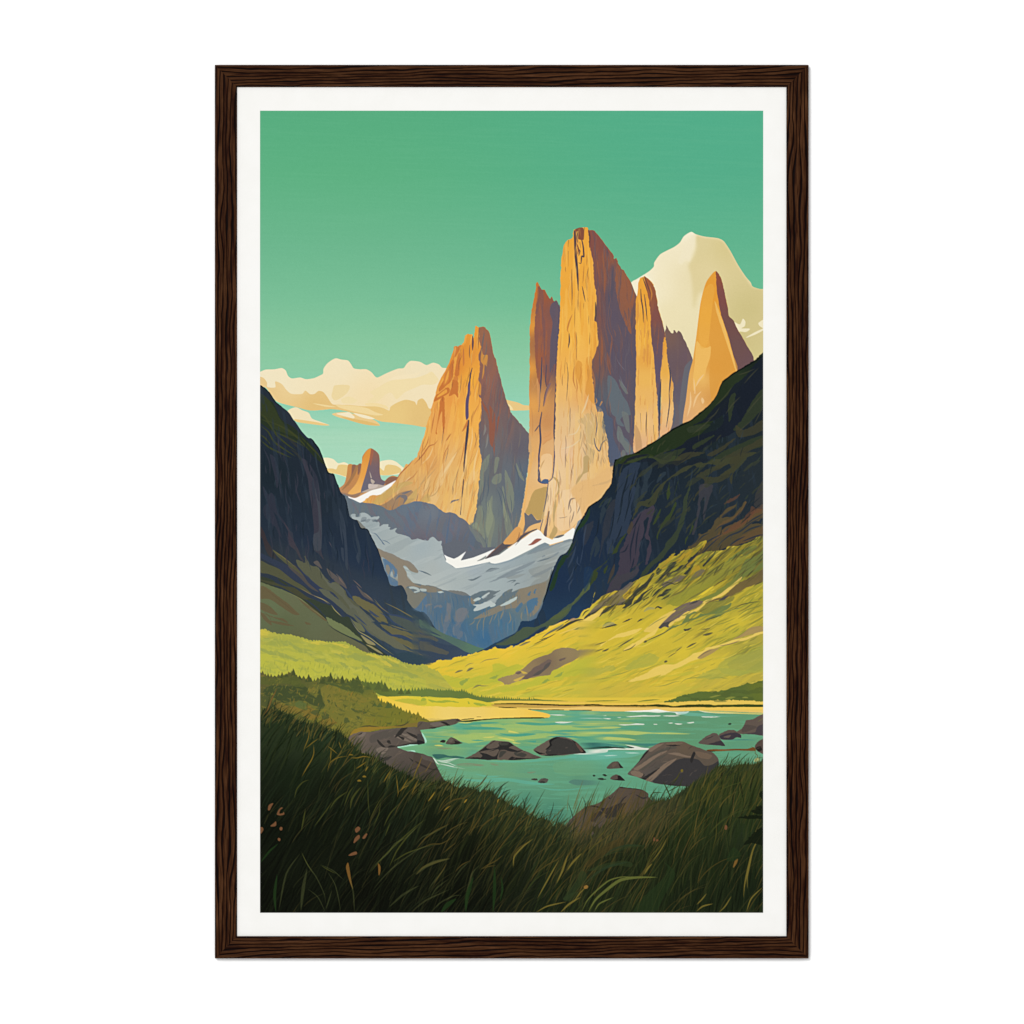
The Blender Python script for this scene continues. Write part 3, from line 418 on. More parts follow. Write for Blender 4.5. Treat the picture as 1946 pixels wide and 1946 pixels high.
PP('C', '66757c', "860 1710 900 1690 1000 1600 1050 1565 1025 1605 1040 1600 1120 1580 1040 1650 960 1700 880 1755 850 1740; 680 1640 760 1580 860 1590 910 1580 820 1640 740 1650; 720 1670 800 1640 860 1640 800 1680 740 1710 650 1710 690 1690; 570 1645 640 1610 720 1590 700 1620 650 1660 600 1680", alpha=.95, rough=.3)
PP('C', 'b5c2be', "905 1755 1000 1700 1100 1650 1085 1690 1000 1740 920 1760; 590 1745 680 1740 740 1715 800 1700 830 1725 850 1735 760 1770 650 1812 605 1815 610 1790 635 1762; 790 1765 830 1725 860 1745 835 1765 810 1770; 600 1695 650 1660 690 1670 670 1690 620 1705; 690 1660 780 1600 790 1610 740 1650 700 1665; 190 1598 230 1590 265 1600 220 1610", rough=.2)
PP('A', 'aebab6', "1660 1305 1720 1320 1730 1345 1690 1330; 1680 1355 1740 1365 1760 1390 1720 1388 1690 1375; 1735 1540 1800 1535 1850 1560 1860 1590 1800 1608 1790 1595 1830 1580 1790 1562 1745 1560; 1860 1560 1932 1565 1932 1590 1880 1590; 1710 1400 1760 1400 1790 1440 1850 1460 1932 1440 1932 1520 1850 1505 1780 1490 1740 1440", alpha=.95)
PP('A', '8b8171', "1370 1095 1450 1130 1560 1170 1640 1215 1735 1248 1790 1290 1840 1355 1830 1380 1760 1360 1700 1300 1665 1305 1700 1360 1720 1430 1790 1500 1860 1530 1900 1560 1740 1530 1700 1550 1680 1620 1640 1540 1610 1480 1600 1380 1540 1280 1450 1210 1400 1180", rough=.3)
PP('A', '7c7a6e', "1680 1560 1740 1560 1800 1610 1880 1600 1932 1620 1932 1640 1870 1720 1800 1790 1720 1740 1700 1640", alpha=.9, rough=.3)
PP('A', '5a7691', "1450 1220 1510 1250 1560 1290 1600 1350 1590 1430 1560 1430 1540 1360 1520 1400 1545 1480 1600 1470 1600 1530 1520 1500 1470 1340; 1500 1290 1530 1320 1510 1370", alpha=.75, rough=.4)
PP('A', '97876f', "1470 1290 1500 1290 1520 1340 1500 1400 1470 1350; 1545 1330 1570 1370 1560 1410", alpha=.7)
# bright snow
P("C 265 1170 290 1185 380 1220 420 1200 515 1135 450 1235 600 1200 740 1145 850 1100 820 1150 735 1218 900 1170 1010 1090 1080 1040 1180 980 1260 920 1340 882 1370 900 1420 960 1440 970 1505 1000 1530 975 1640 940 1745 860 1765 880 1740 990 1700 990 1600 1020 1480 1055 1420 1030 1350 1060 1260 1110 1160 1160 1000 1240 900 1270 850 1276 800 1265 790 1252 740 1262 600 1295 480 1322 400 1325 340 1285 285 1250 290 1225", 'f5f3ea', sm=False)
P("C 460 1237 515 1140 700 1090 850 1080 852 1098 740 1148 600 1203", '646972', sm=False)
P("C 250 1120 290 1185 378 1218 420 1198 515 1132 560 1050 400 1000 240 1060", '646972', sm=False)
PP('C', 'f5f3ea', "270 1172 310 1195 378 1218 430 1195 517 1133 455 1235 480 1260 300 1250", sm=False)
PP('C', '59555a', "735 1218 800 1150 870 1090 945 1030 950 1048 1030 1050 1080 1025 1120 985 1150 950 1180 930 1260 895 1330 870 1330 885 1250 920 1160 985 1075 1070 1110 1020 1030 1065 960 1105 880 1160 800 1200", rough=.2)
PP('C', 'dba25e', "945 1030 1000 960 1100 850 1165 900 1120 985 1060 1045 960 1050")
SS('C', 9, '8a5f4c', "=8 745 1210 840 1120 940 1030; =8 1130 905 1120 970 1090 1010; =6 1250 890 1180 930 1130 975")
PP('C', '9c5f52', "1228 1060 1260 1040 1300 1000 1330 985 1385 990 1350 1020 1290 1055 1250 1062", sm=True)
PP('C', '8e938f', "640 1245 700 1210 750 1180 735 1215 690 1235; 1520 980 1570 950 1640 940 1620 960 1560 980", sm=True)
PP('C', '6a6a68', "1540 972 1600 945 1645 942 1620 962 1565 980")
P("C 1460 975 1505 1003 1530 975 1570 948 1640 940 1745 860 1700 880 1600 900 1500 960", 'd3a463', .0)
SS('C', 10, '7f95a2', "=18 740 1262 850 1280 1000 1245 1200 1172; =12 400 1330 560 1310 740 1266", alpha=.6)
# ---------------------------------------------------------------- left dark mountain
LM = P("Q 480 733 V 18 935 60 960 100 1000 140 1060 180 1095 230 1135 290 1220 340 1290 390 1338 410 1338 440 1375 470 1415 500 1490 530 1570 545 1605 578 1605 600 1660 630 1740 650 1770 665 1780 A 1000 500 1020 560 1045 690 1060 740 1100 765 1145 780 1185 865 1255 875 1290 930 1330 1010 1370 1090 1410 1200 1450 1330 1490 1420 1520 1515 1580 1530 1650 1520 1690 1580 1715 1640 1720 1700 1790 1790 1850 1820 1910 1850 D 0 375 40 385 90 440 150 545 250 620 450 700 600 760 720 810 650 850 560 870 450 900 200 950 80 1000 B 1700 1000 1500 1000 1000 1200 -30 1200",
 grad('500 760 2c3540','560 790 333744','520 900 202d35','600 880 262f3c','620 960 27333f','640 1000 28364a','700 1050 2a3b55','720 1130 2e4260','780 1180 2f4d66','840 1230 385070','600 1050 28364c','520 1030 2b3644','640 1130 2c3c62','760 1100 2a3f5c','800 1240 34506a','880 1250 4a6a70','560 1080 2c3850'), rough=.3, mask=True)
put(0, 0, LM*P('Q 400 600 900 600 900 1150 700 1100 560 1020 400 1000', None, mask=True, soft=30), '1c2a36', .30)
# silhouette edge
SS('V', 12, '10161c', "=14 18 935 60 960 100 1000 140 1060 180 1095; =14 410 1345 470 1418 500 1492 530 1572 545 1608", alpha=.85, clip=LM, taper=(.5,.5))
SS('A', 12, '0d141c', "=16 740 20 780 140 812 236 860 232 900 310 945 430; =12 945 470 1000 500 1045 690 1070 745 1145 780 1185 868 1255 878 1330 1015 1370 1095 1410 1205; =10 1185 868 1250 872 1300 950", alpha=.8, clip=LM, taper=(.5,.5))
# green shoulder
PP('V', '2b3820', "18 1000 60 1030 110 1060 150 1090 190 1150 240 1210 320 1300 400 1380 470 1470 510 1540 440 1490 360 1400 280 1350 200 1320 120 1290 60 1250 18 1210", alpha=.8)
PP('V', '384224', "18 1000 80 1040 130 1110 170 1190 240 1270 330 1340 260 1320 180 1290 110 1260 60 1200 18 1150", alpha=.8)
PP('V', '2a3340', "120 1060 190 1120 250 1200 320 1290 270 1250 210 1220 170 1180 140 1110", alpha=.9)
SS('V', 10, '3f4724', "=12 18 1190 80 1220 150 1320 230 1390 300 1440; =12 18 1240 80 1290 130 1370 230 1440 290 1480; =12 18 1350 90 1410 170 1450 260 1490; =10 18 1310 60 1340 100 1390; =12 60 1200 160 1240 250 1290 330 1360 400 1440; =10 330 1330 400 1400 460 1460 500 1520; =10 100 1280 200 1320 300 1370 370 1410; =8 18 1150 60 1180 100 1250", alpha=.95, clip=LM)
SS('V', 12, '3b3c33', "=18 250 1420 310 1470 360 1540 390 1600; =16 200 1300 280 1380 340 1440; =10 70 1270 110 1340", alpha=.6, clip=LM)
# cliff strokes
PP('A', '3f3e4b', "500 70 560 90 575 150 600 230 660 330 700 420 720 560 730 680 735 880 730 1090 735 1150 760 1230 700 1160 640 1110 645 880 620 620 590 430 570 270", sm=True, alpha=.95)
PP('A', '48505a', "680 300 710 430 715 620 738 860 732 1090 700 1130 640 1105 640 940 700 900 690 640 660 430", alpha=.7)
PP('A', '343847', "590 130 640 200 690 300 700 420 710 560 690 540 660 400 630 250; 820 250 870 290 880 430 880 510 850 400; 70 620 130 580 150 640 190 700 240 850 280 980 240 930 200 850 100 760 70 700; 140 20 200 60 240 200 240 350 220 410 190 250 160 130; 60 380 120 480 160 460 200 520 210 610 240 700 320 810 300 820 220 720 150 640 80 500", alpha=.85)
PP('A', '453f4a', "355 900 400 920 415 1010 470 1120 500 1200 540 1255 490 1220 430 1120 365 1060 350 960; 300 800 350 860 380 910 350 900", alpha=.9)
PP('A', '3e3538', "30 840 80 920 110 1010 160 1090 200 1180 210 1220 130 1180 90 1110 60 1000 30 930", alpha=.9)
PP('A', '3b4757', "930 640 950 660 990 760 1010 860 1020 1000 1030 1120 1035 1260 1030 1350 1005 1280 1000 1150 990 1000 960 850; 1100 820 1130 890 1140 960 1160 1020 1175 1120 1160 1270 1140 1240 1130 1190 1150 1130 1130 1020; 955 1090 985 1100 990 1250 965 1200; 935 770 960 860 980 1060 955 960", alpha=.85)
SS('A', 9, '4e4b57', "=9 815 1015 840 1060 860 1100; =10 835 1165 860 1215; =8 905 955 930 990; =9 1230 940 1245 1060; =9 1330 1350 1345 1410; =9 1170 1320 1210 1355; =9 1440 1370 1475 1510; =6 1190 700 1210 760; =9 460 270 470 400; =7 820 520 850 640", alpha=.9)
TEX(LM, 82, 60, 7, .64, '2f3d4c', .5, 81, .04)
# lower slope of the left mountain: blues, olives and browns
PP('A', '2f3c62', "30 1150 200 1230 440 1340 700 1500 900 1650 1060 1800 1000 1780 800 1650 600 1560 400 1450 200 1300 30 1200; 560 1380 680 1500 780 1580 880 1640 1050 1810 980 1780 860 1680 700 1600 600 1500; 1100 1500 1300 1700 1500 1800 1400 1800 1200 1700 1080 1640", alpha=.7)
PP('A', '636443', "440 1235 500 1245 545 1260 545 1180 570 1240 620 1300 690 1310 730 1370 780 1440 840 1485 900 1475 960 1540 1010 1580 1030 1650 1100 1700 1200 1800 1300 1932 1200 1932 1060 1810 960 1730 860 1640 760 1580 660 1500 560 1420 480 1330", alpha=.95, rough=.5)
PP('A', '6c6f5a', "690 1310 740 1390 800 1470 900 1500 980 1560 1010 1640 1100 1740 1250 1880 1350 1932 1250 1932 1080 1800 960 1650 850 1560 760 1450; 1040 1750 1130 1760 1250 1850 1330 1932 1200 1932 1100 1850", alpha=.7, rough=.4)
PP('A', '6e6a3a', "1080 1655 1130 1650 1200 1690 1280 1720 1380 1800 1440 1890 1480 1932 1380 1932 1300 1850 1220 1790 1150 1740 1100 1700", rough=.4)
PP('A', '665a58', "790 1325 850 1370 900 1410 940 1440 900 1390 960 1440 1010 1520 1020 1560 960 1520 880 1470 820 1400; 1130 1520 1190 1580 1240 1630 1310 1680 1330 1710 1230 1660 1190 1620; 640 1260 700 1310 740 1330 690 1240", alpha=.95)
PP('A', '5a4f48', "350 1300 420 1290 470 1340 520 1400 580 1490 660 1560 700 1600 600 1550 480 1430 400 1360", alpha=.9)
PP('A', '5b5b35', "170 1110 260 1170 350 1250 450 1330 520 1410 420 1340 320 1270 220 1180; 30 1240 120 1280 240 1330 330 1400 420 1470 520 1530 620 1620 560 1600 400 1520 250 1440 120 1390 30 1370", alpha=.95)
SS('A', 8, '8a7a32', "=8 180 1125 280 1190 370 1260 440 1320; =6 1450 1715 1600 1790 1750 1870 1850 1920; =6 1330 1700 1420 1780 1500 1840", alpha=.9)
SS('A', 9, '9a7060', "=9 1090 1455 1150 1510 1200 1560; =8 900 1385 950 1460 1000 1520; =7 540 1170 560 1220", alpha=.7)
SS('A', 14, '2f3d66', "=26 560 1400 660 1520 760 1580 860 1620 950 1720 1050 1808; =20 850 1690 950 1740 1040 1800; =18 1270 1810 1330 1870 1400 1932; =14 800 1470 840 1490 880 1440; =14 450 1290 520 1380 600 1450", alpha=.9)
# valley continuation, window B
PP('B', '646850', "700 120 800 130 880 200 960 260 1050 350 1100 330 1200 400 1280 480 1380 560 1500 640 1600 700 1700 780 1740 820 1600 800 1500 740 1380 690 1250 600 1150 500 1100 440 1000 380 880 270 780 200", rough=.5)
PP('B', '6f7053', "1110 340 1200 400 1290 470 1400 560 1480 620 1560 660 1640 720 1700 810 1600 800 1480 730 1350 640 1260 570 1200 480", alpha=.8, rough=.5)
PP('B', '7a6f3a', "1085 200 1140 200 1250 260 1340 300 1420 370 1500 500 1490 510 1420 480 1350 430 1280 380 1200 330 1130 280; 1400 520 1500 540 1600 570 1700 600 1800 650 1840 700 1820 720 1740 680 1650 640 1550 640 1480 590; 1290 400 1360 440 1420 500 1380 480; 1540 660 1620 680 1740 720 1820 780 1840 820 1760 800 1640 740", alpha=.9, rough=.5)
PP('B', '535f55', "1500 400 1600 420 1750 470 1850 520 1932 600 1932 680 1860 640 1750 600 1650 540 1560 500; 1820 470 1932 520 1932 580 1860 540", alpha=.85, rough=.3)
PP('D', '5b8168', "-20 460 60 510 150 560 250 620 350 660 450 700 550 740 650 780 722 800 650 850 600 860 500 830 400 770 250 690 120 640 0 560", grad('820 1190 56806a','900 1230 5a7f68','860 1210 508074') if 0 else 1.0) if 0 else P("D -20 460 60 510 150 560 250 620 350 660 450 700 550 740 650 780 722 800 650 850 600 862 500 830 400 770 250 690 120 640 0 560", grad('810 1190 4f7464','860 1210 4d7a70','900 1230 5a8066','830 1205 5a7c62'))
SS('D', 9, '2f4a6c', "=18 0 560 100 600 240 660; =12 0 530 60 560 150 630; =14 0 690 120 740 300 780", alpha=.8)
PP('D', '33496a', "0 690 100 680 200 720 300 760 400 770 500 830 570 860 450 890 380 900 220 930 120 970 40 990 -20 1000 -20 800 0 760", grad('800 1250 33496a','880 1250 36506e') if 0 else 1.0) if 0 else P("D -40 700 0 700 100 690 200 730 300 755 400 770 500 830 568 860 450 890 380 900 220 930 120 970 40 990 -60 1000", grad('800 1250 344a66','880 1250 38506f','840 1225 32486c'))
PP('D', '615f50', "-40 580 0 600 60 640 140 660 200 700 180 720 80 680 -40 660; -20 720 60 720 160 770 260 810 320 840 290 870 220 860 120 830 0 810", alpha=.85, rough=.4)
SS('D', 9, '7a6a48', "=9 -40 850 20 880 90 910; =6 0 855 40 850", alpha=.8)
SS('B', 9, '32497a', "=14 1100 400 1180 470 1260 540; =22 1270 350 1340 410 1400 440; =16 1390 380 1480 430 1560 500 1660 550; =20 1410 560 1520 640 1620 650 1760 700 1850 760; =14 1180 500 1260 610 1360 680; =18 1400 300 1500 400 1600 420 1750 470 1900 590 1932 610; =12 1830 600 1900 640 1932 650; =12 1200 560 1340 640; =14 1470 610 1560 650 1700 660; =18 1000 100 1080 220 1100 260; =10 1700 640 1850 700 1932 720", alpha=.85)
SS('B', 8, '8b7a40', "=8 1450 270 1600 340 1720 410 1840 480; =8 1330 220 1420 330 1520 400; =10 1500 520 1620 560 1750 600; =8 1640 800 1800 840 1932 890; =7 1840 820 1920 850; =8 1700 760 1760 790 1850 800", alpha=.85)
SS('B', 8, 'a07c55', "=10 1210 150 1260 190 1320 240; =8 640 190 740 230 820 290; =6 480 100 600 170 700 210", alpha=.8)
# dark bottom of the slope
PP('B', '2c4a60', "1580 860 1700 840 1800 850 1932 900 1932 980 1850 990 1780 985 1700 970 1640 940 1600 900")
P("B 1240 600 1320 680 1420 740 1560 820 1600 880 1640 945 1580 900 1500 850 1400 790 1300 700", '2a4560', .9)
# olive hill with brown marks
PP('B', '4a4a2a', "27 0 100 0 200 40 300 80 420 100 560 200 650 240 560 240 480 210 380 150 260 90 130 60 27 40", alpha=.95)
PP('B', '353f2a', "27 20 140 60 260 110 400 170 560 250 720 380 800 470 790 500 660 400 500 270 350 170 200 100 27 60; 27 -30 120 -10 200 30 150 30 27 0; 230 -10 330 50 350 80 270 40", alpha=.95)
OH = P("B 20 45 100 60 200 95 300 130 400 180 500 230 600 310 700 390 800 480 860 540 960 610 1100 690 1200 750 1260 790 1320 860 1200 850 1000 740 600 730 300 650 20 600",
 grad('500 1120 6f7a44','560 1140 6f7446','600 1180 6b7446','540 1190 62703e','640 1210 6c7042','700 1230 6f6c44','560 1210 686c3c','520 1150 6a7c48'), rough=.3, mask=True)
PP('B', '775a30', "40 80 120 110 240 200 360 290 440 370 485 410 420 410 320 350 230 290 130 230 27 230 27 160; 27 270 100 290 160 330 230 410 160 400 80 370 27 340; 27 380 80 410 150 490 160 530 110 500 60 450; 50 390 200 440 280 450 330 480 350 510 250 470 150 430; 130 480 240 490 330 510 420 540 300 530 200 510; 540 490 600 510 610 525 560 520; 420 170 520 260 620 320 740 410 800 480 770 480 680 410 560 320 470 230", alpha=.75, clip=OH, rough=.3)
SS('B', 6, '6b4a2a', "=6 60 90 200 200 350 320 440 400; =5 60 360 140 440 160 520; =5 170 430 300 480; =6 420 450 480 490", alpha=.5, clip=OH)
SS('B', 6, '9a9a4c', "=6 300 130 480 220 620 330; =5 580 320 700 400 790 470", alpha=.7)
PP('B', '354330', "570 240 640 235 720 270 800 290 850 310 880 350 930 410 970 440 1040 430 1080 500 1120 570 1180 640 1260 700 1340 760 1440 840 1500 880 1400 870 1300 840 1240 770 1150 690 1060 640 960 590 860 540 800 500 810 460 740 390 650 300", rough=.5)
PP('B', '7c8a48', "780 440 830 450 900 490 960 520 1040 570 1100 620 1180 680 1200 720 1110 680 1000 640 900 580 830 530", rough=.6)
PP('B', '74774a', "1060 440 1100 480 1180 520 1230 590 1220 610 1150 580 1110 520")
PP('B', 'a99a58', "1180 640 1250 680 1330 730 1350 760 1260 740; 1240 750 1330 780 1400 830 1440 865 1380 840 1300 790", alpha=.95)
SS('B', 7, 'c2b04a', "=7 840 290 880 350 930 400 972 435; =7 1060 450 1100 520 1160 600 1280 670 1400 760 1500 830 1570 880; =6 1240 750 1340 790 1440 860; =6 1190 650 1260 720; =5 640 190 760 240 840 290; =7 820 450 880 480")
SS('B', 8, '2b3b38', "=10 800 520 900 590 1040 660 1120 700 1240 770; =9 1290 760 1400 820 1500 880; =8 1160 590 1300 650 1420 760 1560 870", alpha=.9)
P("Q 1084 932 1105 914 1130 908 1150 890 1170 888 1170 960 1120 1010 1100 960", 'e3b678', clip=np.clip(1-L2*.0, 0, 1), soft=1.2, alpha=.9)
P("Q 1238 780 1278 780 1278 850 1238 850", '8d8078', clip=np.clip(1-RA-TN-RB, 0, 1), sm=False)
# ---------------------------------------------------------------- right dark mountain
RM = P("W 1960 1060 1932 1105 1860 1150 1700 1245 1620 1310 1590 1370 1555 1450 1480 1520 1380 1600 1300 1640 1240 1670 1140 1740 1060 1790 950 1855 870 1880 820 1900 E 330 80 315 150 300 270 290 330 230 420 170 500 50 585 0 670 C 1932 620 1850 750 1780 880 1740 990 1720 1060 1660 1150 1600 1180 1560 1240 1520 1330 1480 1440 1440 1580 1400 1700 1380 1780 1340 1860 1320 1900 1250 1932 D 1250 480 1160 480 1130 530 1090 610 1000 660 900 710 800 760 730 800 640 845 850 830 1300 700 1700 560 1932 480 E 1932 1250 2000 500",
 grad('1440 680 1f2a2c','1380 740 1e2a26','1300 800 1c2a24','1440 760 1f2831','1250 860 1d2733','1200 880 1c2a38','1160 900 1d2c3a','1440 900 28333a','1300 960 22303c','1380 960 26333d','1250 1000 222f3c','1180 1020 1e3048','1120 1040 203350','1060 1100 1f3657','1000 1180 234263','1150 1130 253a52','950 1225 2a4a66','1100 1180 24446a'), rough=.3, mask=True)
# green shoulder
GS = P("W 1950 1070 1860 1150 1700 1245 1620 1310 1590 1370 1555 1450 1480 1520 1380 1600 1300 1640 1140 1740 1060 1790 950 1855 870 1880 810 1920 900 1932 1100 1880 1300 1800 1420 1740 1520 1640 1600 1560 1680 1440 1800 1300 1950 1180",
 grad('1430 690 1e2b22','1370 740 27371f','1300 790 29381f','1220 850 25381e','1400 720 2b3b24'), rough=.6, mask=True)
TEX(RM*(1-GS), 82, 55, 8, .62, '2b3a4a', .5, 91, .04)
SS('W', 12, '0e1416', "=12 1932 1108 1860 1155 1700 1250 1620 1316; =12 1550 1455 1480 1525 1380 1605 1240 1675 1060 1795 950 1860 870 1886; =8 1620 1316 1585 1380 1555 1450", clip=RM, alpha=.8, taper=(.5,.5))
SS('C', 14, '0b1418', "=16 1932 625 1850 755 1782 885 1742 1000; =10 1660 1155 1600 1186 1560 1246; =14 1520 1340 1485 1445 1445 1590 1400 1710; =10 1742 995 1715 1070 1660 1150", clip=RM, alpha=.8, taper=(.5,.5))
SS('E', 16, '0c1616', "=18 600 0 450 40 335 85 320 160 300 270 290 330; =14 290 330 230 425 170 505 50 590 0 675", clip=RM, alpha=.85, taper=(.5,.5))
PP('W', '1c2433', "1932 1130 1860 1180 1800 1260 1740 1310 1690 1360 1640 1440 1560 1500 1500 1580 1440 1620 1400 1640 1560 1600 1640 1560 1600 1660 1500 1700 1380 1740 1300 1800 1200 1860 1140 1932 1300 1932 1500 1800 1700 1700 1800 1640 1900 1500 1932 1400", alpha=.85, rough=.6)
PP('W', '34402a', "1700 1680 1760 1610 1800 1540 1860 1440 1932 1360 1932 1500 1850 1600 1780 1660; 1390 1800 1500 1740 1560 1720 1480 1780 1400 1830; 1350 1660 1440 1640 1530 1640 1460 1680 1370 1700; 1680 1420 1720 1400 1690 1560 1670 1620 1660 1540; 1500 1932 1600 1860 1760 1780 1932 1720 1932 1800 1760 1850 1620 1932; 1100 1880 1240 1840 1340 1820 1250 1900 1150 1932", alpha=.9, rough=.6)
PP('W', '45432c', "1560 1932 1700 1850 1800 1800 1932 1740 1932 1790 1800 1850 1700 1932; 1720 1640 1780 1680 1860 1640 1932 1600 1932 1680 1840 1720 1740 1730; 1500 1870 1620 1800 1720 1740 1640 1820 1540 1880", alpha=.8, rough=.5)
SS('W', 8, '4b4c33', "=9 1640 1560 1700 1480 1760 1420; =8 1730 1260 1800 1240 1870 1210; =8 1780 1330 1840 1260 1900 1200; =9 1700 1340 1640 1420 1560 1500; =9 1560 1560 1480 1640 1380 1720; =8 1800 1560 1860 1480 1932 1400; =6 1860 1640 1900 1560 1932 1500; =7 1730 1700 1790 1650 1850 1600; =8 1600 1500 1560 1560 1500 1600", alpha=.6)
SS('W', 14, '1b2430', "=14 1580 1520 1640 1440 1720 1380; =12 1720 1540 1700 1640 1730 1690; =14 1780 1480 1830 1400 1900 1300; =12 1600 1640 1680 1560 1720 1480; =10 1860 1260 1900 1220 1932 1200", alpha=.6, clip=GS)
# upper ridges (window E)
RC = ['3c4228','44472c','3a4a24','343f2c']
PP('E', '31401f', "340 90 420 40 560 10 640 30 700 10 760 40 700 60 620 50 540 90 450 130 380 120 330 150", alpha=.85, rough=.5)
PP('E', '1e2436', "470 60 560 30 640 20 700 20 620 50 540 80 470 100 380 150 440 90", alpha=.8)
PP('E', '3d4a2a', "450 100 560 60 660 40 740 40 820 70 900 80 960 40 1040 60 1000 110 900 130 830 120 780 80 700 60 620 70 540 110", alpha=.85, rough=.6)
PP('E', '44482e', "540 640 560 560 600 530 700 500 760 420 820 350 880 300 960 240 1040 180 1120 140 1200 120 1240 90 1300 110 1400 80 1500 60 1620 40 1780 0 1860 0 1760 60 1700 120 1620 200 1560 230 1460 240 1560 180 1620 130 1560 120 1460 160 1380 190 1420 140 1340 130 1240 170 1180 140 1120 190 1040 220 960 270 900 300 850 370 800 450 770 540 700 590 620 580 560 650 520 720", alpha=.9, rough=.8)
PP('E', '44442c', "1200 270 1240 230 1330 180 1400 150 1500 120 1560 120 1480 170 1400 200 1340 240 1260 260; 1240 250 1340 260 1440 260 1540 200 1600 190 1560 260 1460 320 1360 330 1300 380 1240 440 1180 520 1200 460 1250 380 1300 310; 1080 0 1300 0 1240 30 1160 50 1060 110 1000 140 940 110 1000 60; 1560 90 1640 30 1720 0 1800 0 1700 80 1640 160 1600 240 1590 340 1570 280 1600 200", alpha=.8, rough=.7)
PP('E', '1f2733', "860 120 960 90 1060 80 1140 20 1120 50 1040 110 980 150 920 170; 640 60 720 80 780 110 820 170 760 130 690 100 600 100; 1050 150 1160 80 1260 60 1360 80 1240 110 1140 130", alpha=.6)
# cliff strokes
PP('E', '33435a', "360 320 420 180 500 120 600 110 580 200 560 280 540 340 560 400 520 520 500 620 510 700 490 760 470 860 380 920 330 980 300 1080 250 1100 240 1020 270 880 300 740 330 560 350 440", alpha=.8, rough=.8)
PP('E', '30404c', "650 200 730 130 720 230 690 300 680 420 610 500 620 400 640 300; 590 270 590 420 560 600 530 560 550 430; 780 330 820 230 890 210 860 260; 170 780 180 620 220 520 290 480 290 520 220 570 240 620 200 700; 60 1200 70 1060 100 960 130 900 160 960 170 1050 110 1130 120 1000 80 1140 40 1280 20 1300", alpha=.85, rough=.6)
PP('E', '3e4048', "0 800 60 760 100 740 90 820 60 900 20 980 0 1000; 250 600 300 520 340 500 300 700 270 860 210 960 180 1080 150 1200 180 1000 200 800", alpha=.6, rough=.6)
SS('E', 16, '1b2733', "=16 480 160 460 300 420 440 380 620; =14 560 180 500 400 470 560; =12 420 480 390 640 350 780; =12 520 420 470 600 430 760; =12 330 600 300 800 260 960; =14 620 160 610 260 590 350; =14 700 320 670 420; =12 160 700 140 860 110 920; =14 410 780 370 900 330 960; =10 450 640 420 820", alpha=.8)
PP('E', '4a4150', "380 1080 420 1000 460 900 500 780 560 700 600 640 640 620 700 600 750 570 760 640 720 740 700 860 720 960 730 1060 700 1160 660 1210 670 1080 700 960 650 900 680 800 690 700 640 740 640 860 600 1000 600 1080 570 1180 540 1240 490 1250 500 1300 590 1190 590 1240 580 1300 500 1350 420 1410 380 1480 320 1530 240 1530 280 1420 330 1340 370 1240", alpha=.9, rough=.9)
PP('E', '45444c', "330 1350 400 1320 520 1280 590 1250 560 1330 480 1380 400 1420 340 1510 240 1530 290 1430", alpha=.8, rough=.5)
SS('E', 14, '222d40', "=16 560 760 530 900 500 1040 500 1200; =14 600 760 570 900 560 1000 550 1120; =12 650 840 630 960 600 1060; =14 480 980 440 1060 380 1080; =14 620 640 560 760 520 820; =12 740 700 720 760; =14 540 1130 520 1220 500 1260; =14 340 1060 320 1200 280 1300", alpha=.8)
PP('E', '46444c', "1240 360 1300 340 1390 350 1370 440 1330 560 1310 660 1290 730 1280 660 1300 560 1290 480 1260 520 1250 640 1220 760 1190 880 1160 880 1180 800 1210 700 1230 560", alpha=.75, rough=.7)
PP('E', '3a4733', "1160 290 1140 400 1110 520 1110 600 1080 720 1070 780 1030 860 1000 940 940 1020 880 1100 820 1160 740 1230 660 1320 600 1340 640 1270 720 1180 800 1110 860 1030 900 950 960 890 1000 820 1020 740 1060 640 1070 500 1110 420", alpha=.95, rough=.6)
PP('E', '3a4a26', "830 600 810 680 770 760 740 780 770 700; 980 530 1000 560 960 640 930 720 860 780 810 860 790 940 780 900 820 800 880 700 930 640; 920 320 890 440 900 520 930 440 920 380; 1030 260 990 380 960 500 980 440; 460 860 440 900 380 1000 350 1080 300 1100 250 1160 200 1210 140 1270 60 1400 20 1500 0 1490 40 1400 90 1290 130 1250 240 1180 320 1050 380 950; 150 1290 130 1360 80 1420 40 1480 20 1500 70 1390 110 1290; 260 1210 220 1310 210 1270; 1090 990 1170 780 1180 800 1140 880 1090 930", alpha=.95, rough=.4)
PP('E', '504537', "300 1250 330 1200 320 1300 250 1420 280 1300; 510 740 530 780 490 880 460 860 480 800; 1400 780 1500 640 1540 600 1640 560 1600 600 1500 690 1440 760 1420 810", alpha=.8)
# brown and rust brush on the right
PP('E', '5c4f31', "1090 1100 1110 1030 1200 960 1240 880 1280 890 1350 840 1400 770 1430 700 1500 660 1560 590 1640 560 1560 640 1480 700 1600 680 1740 510 1750 530 1700 620 1660 700 1560 760 1480 800 1500 850 1640 800 1760 720 1840 640 1880 600 1932 560 1932 700 1800 770 1932 780 1932 900 1800 950 1620 1010 1500 1040 1400 1090 1300 1180 1200 1260 1140 1340 1100 1250 1150 1200 1190 1130 1150 1050", alpha=.95, rough=1)
PP('E', '6c5230', "1500 820 1600 770 1700 720 1800 670 1900 590 1932 560 1932 640 1850 690 1760 760 1650 830 1500 900 1420 960 1380 940; 1420 820 1500 740 1600 700 1700 600 1740 520 1750 540 1690 640 1580 730 1480 790; 1640 950 1700 900 1800 850 1932 790 1932 880 1850 920 1700 980 1600 1000", alpha=.85, rough=.6)
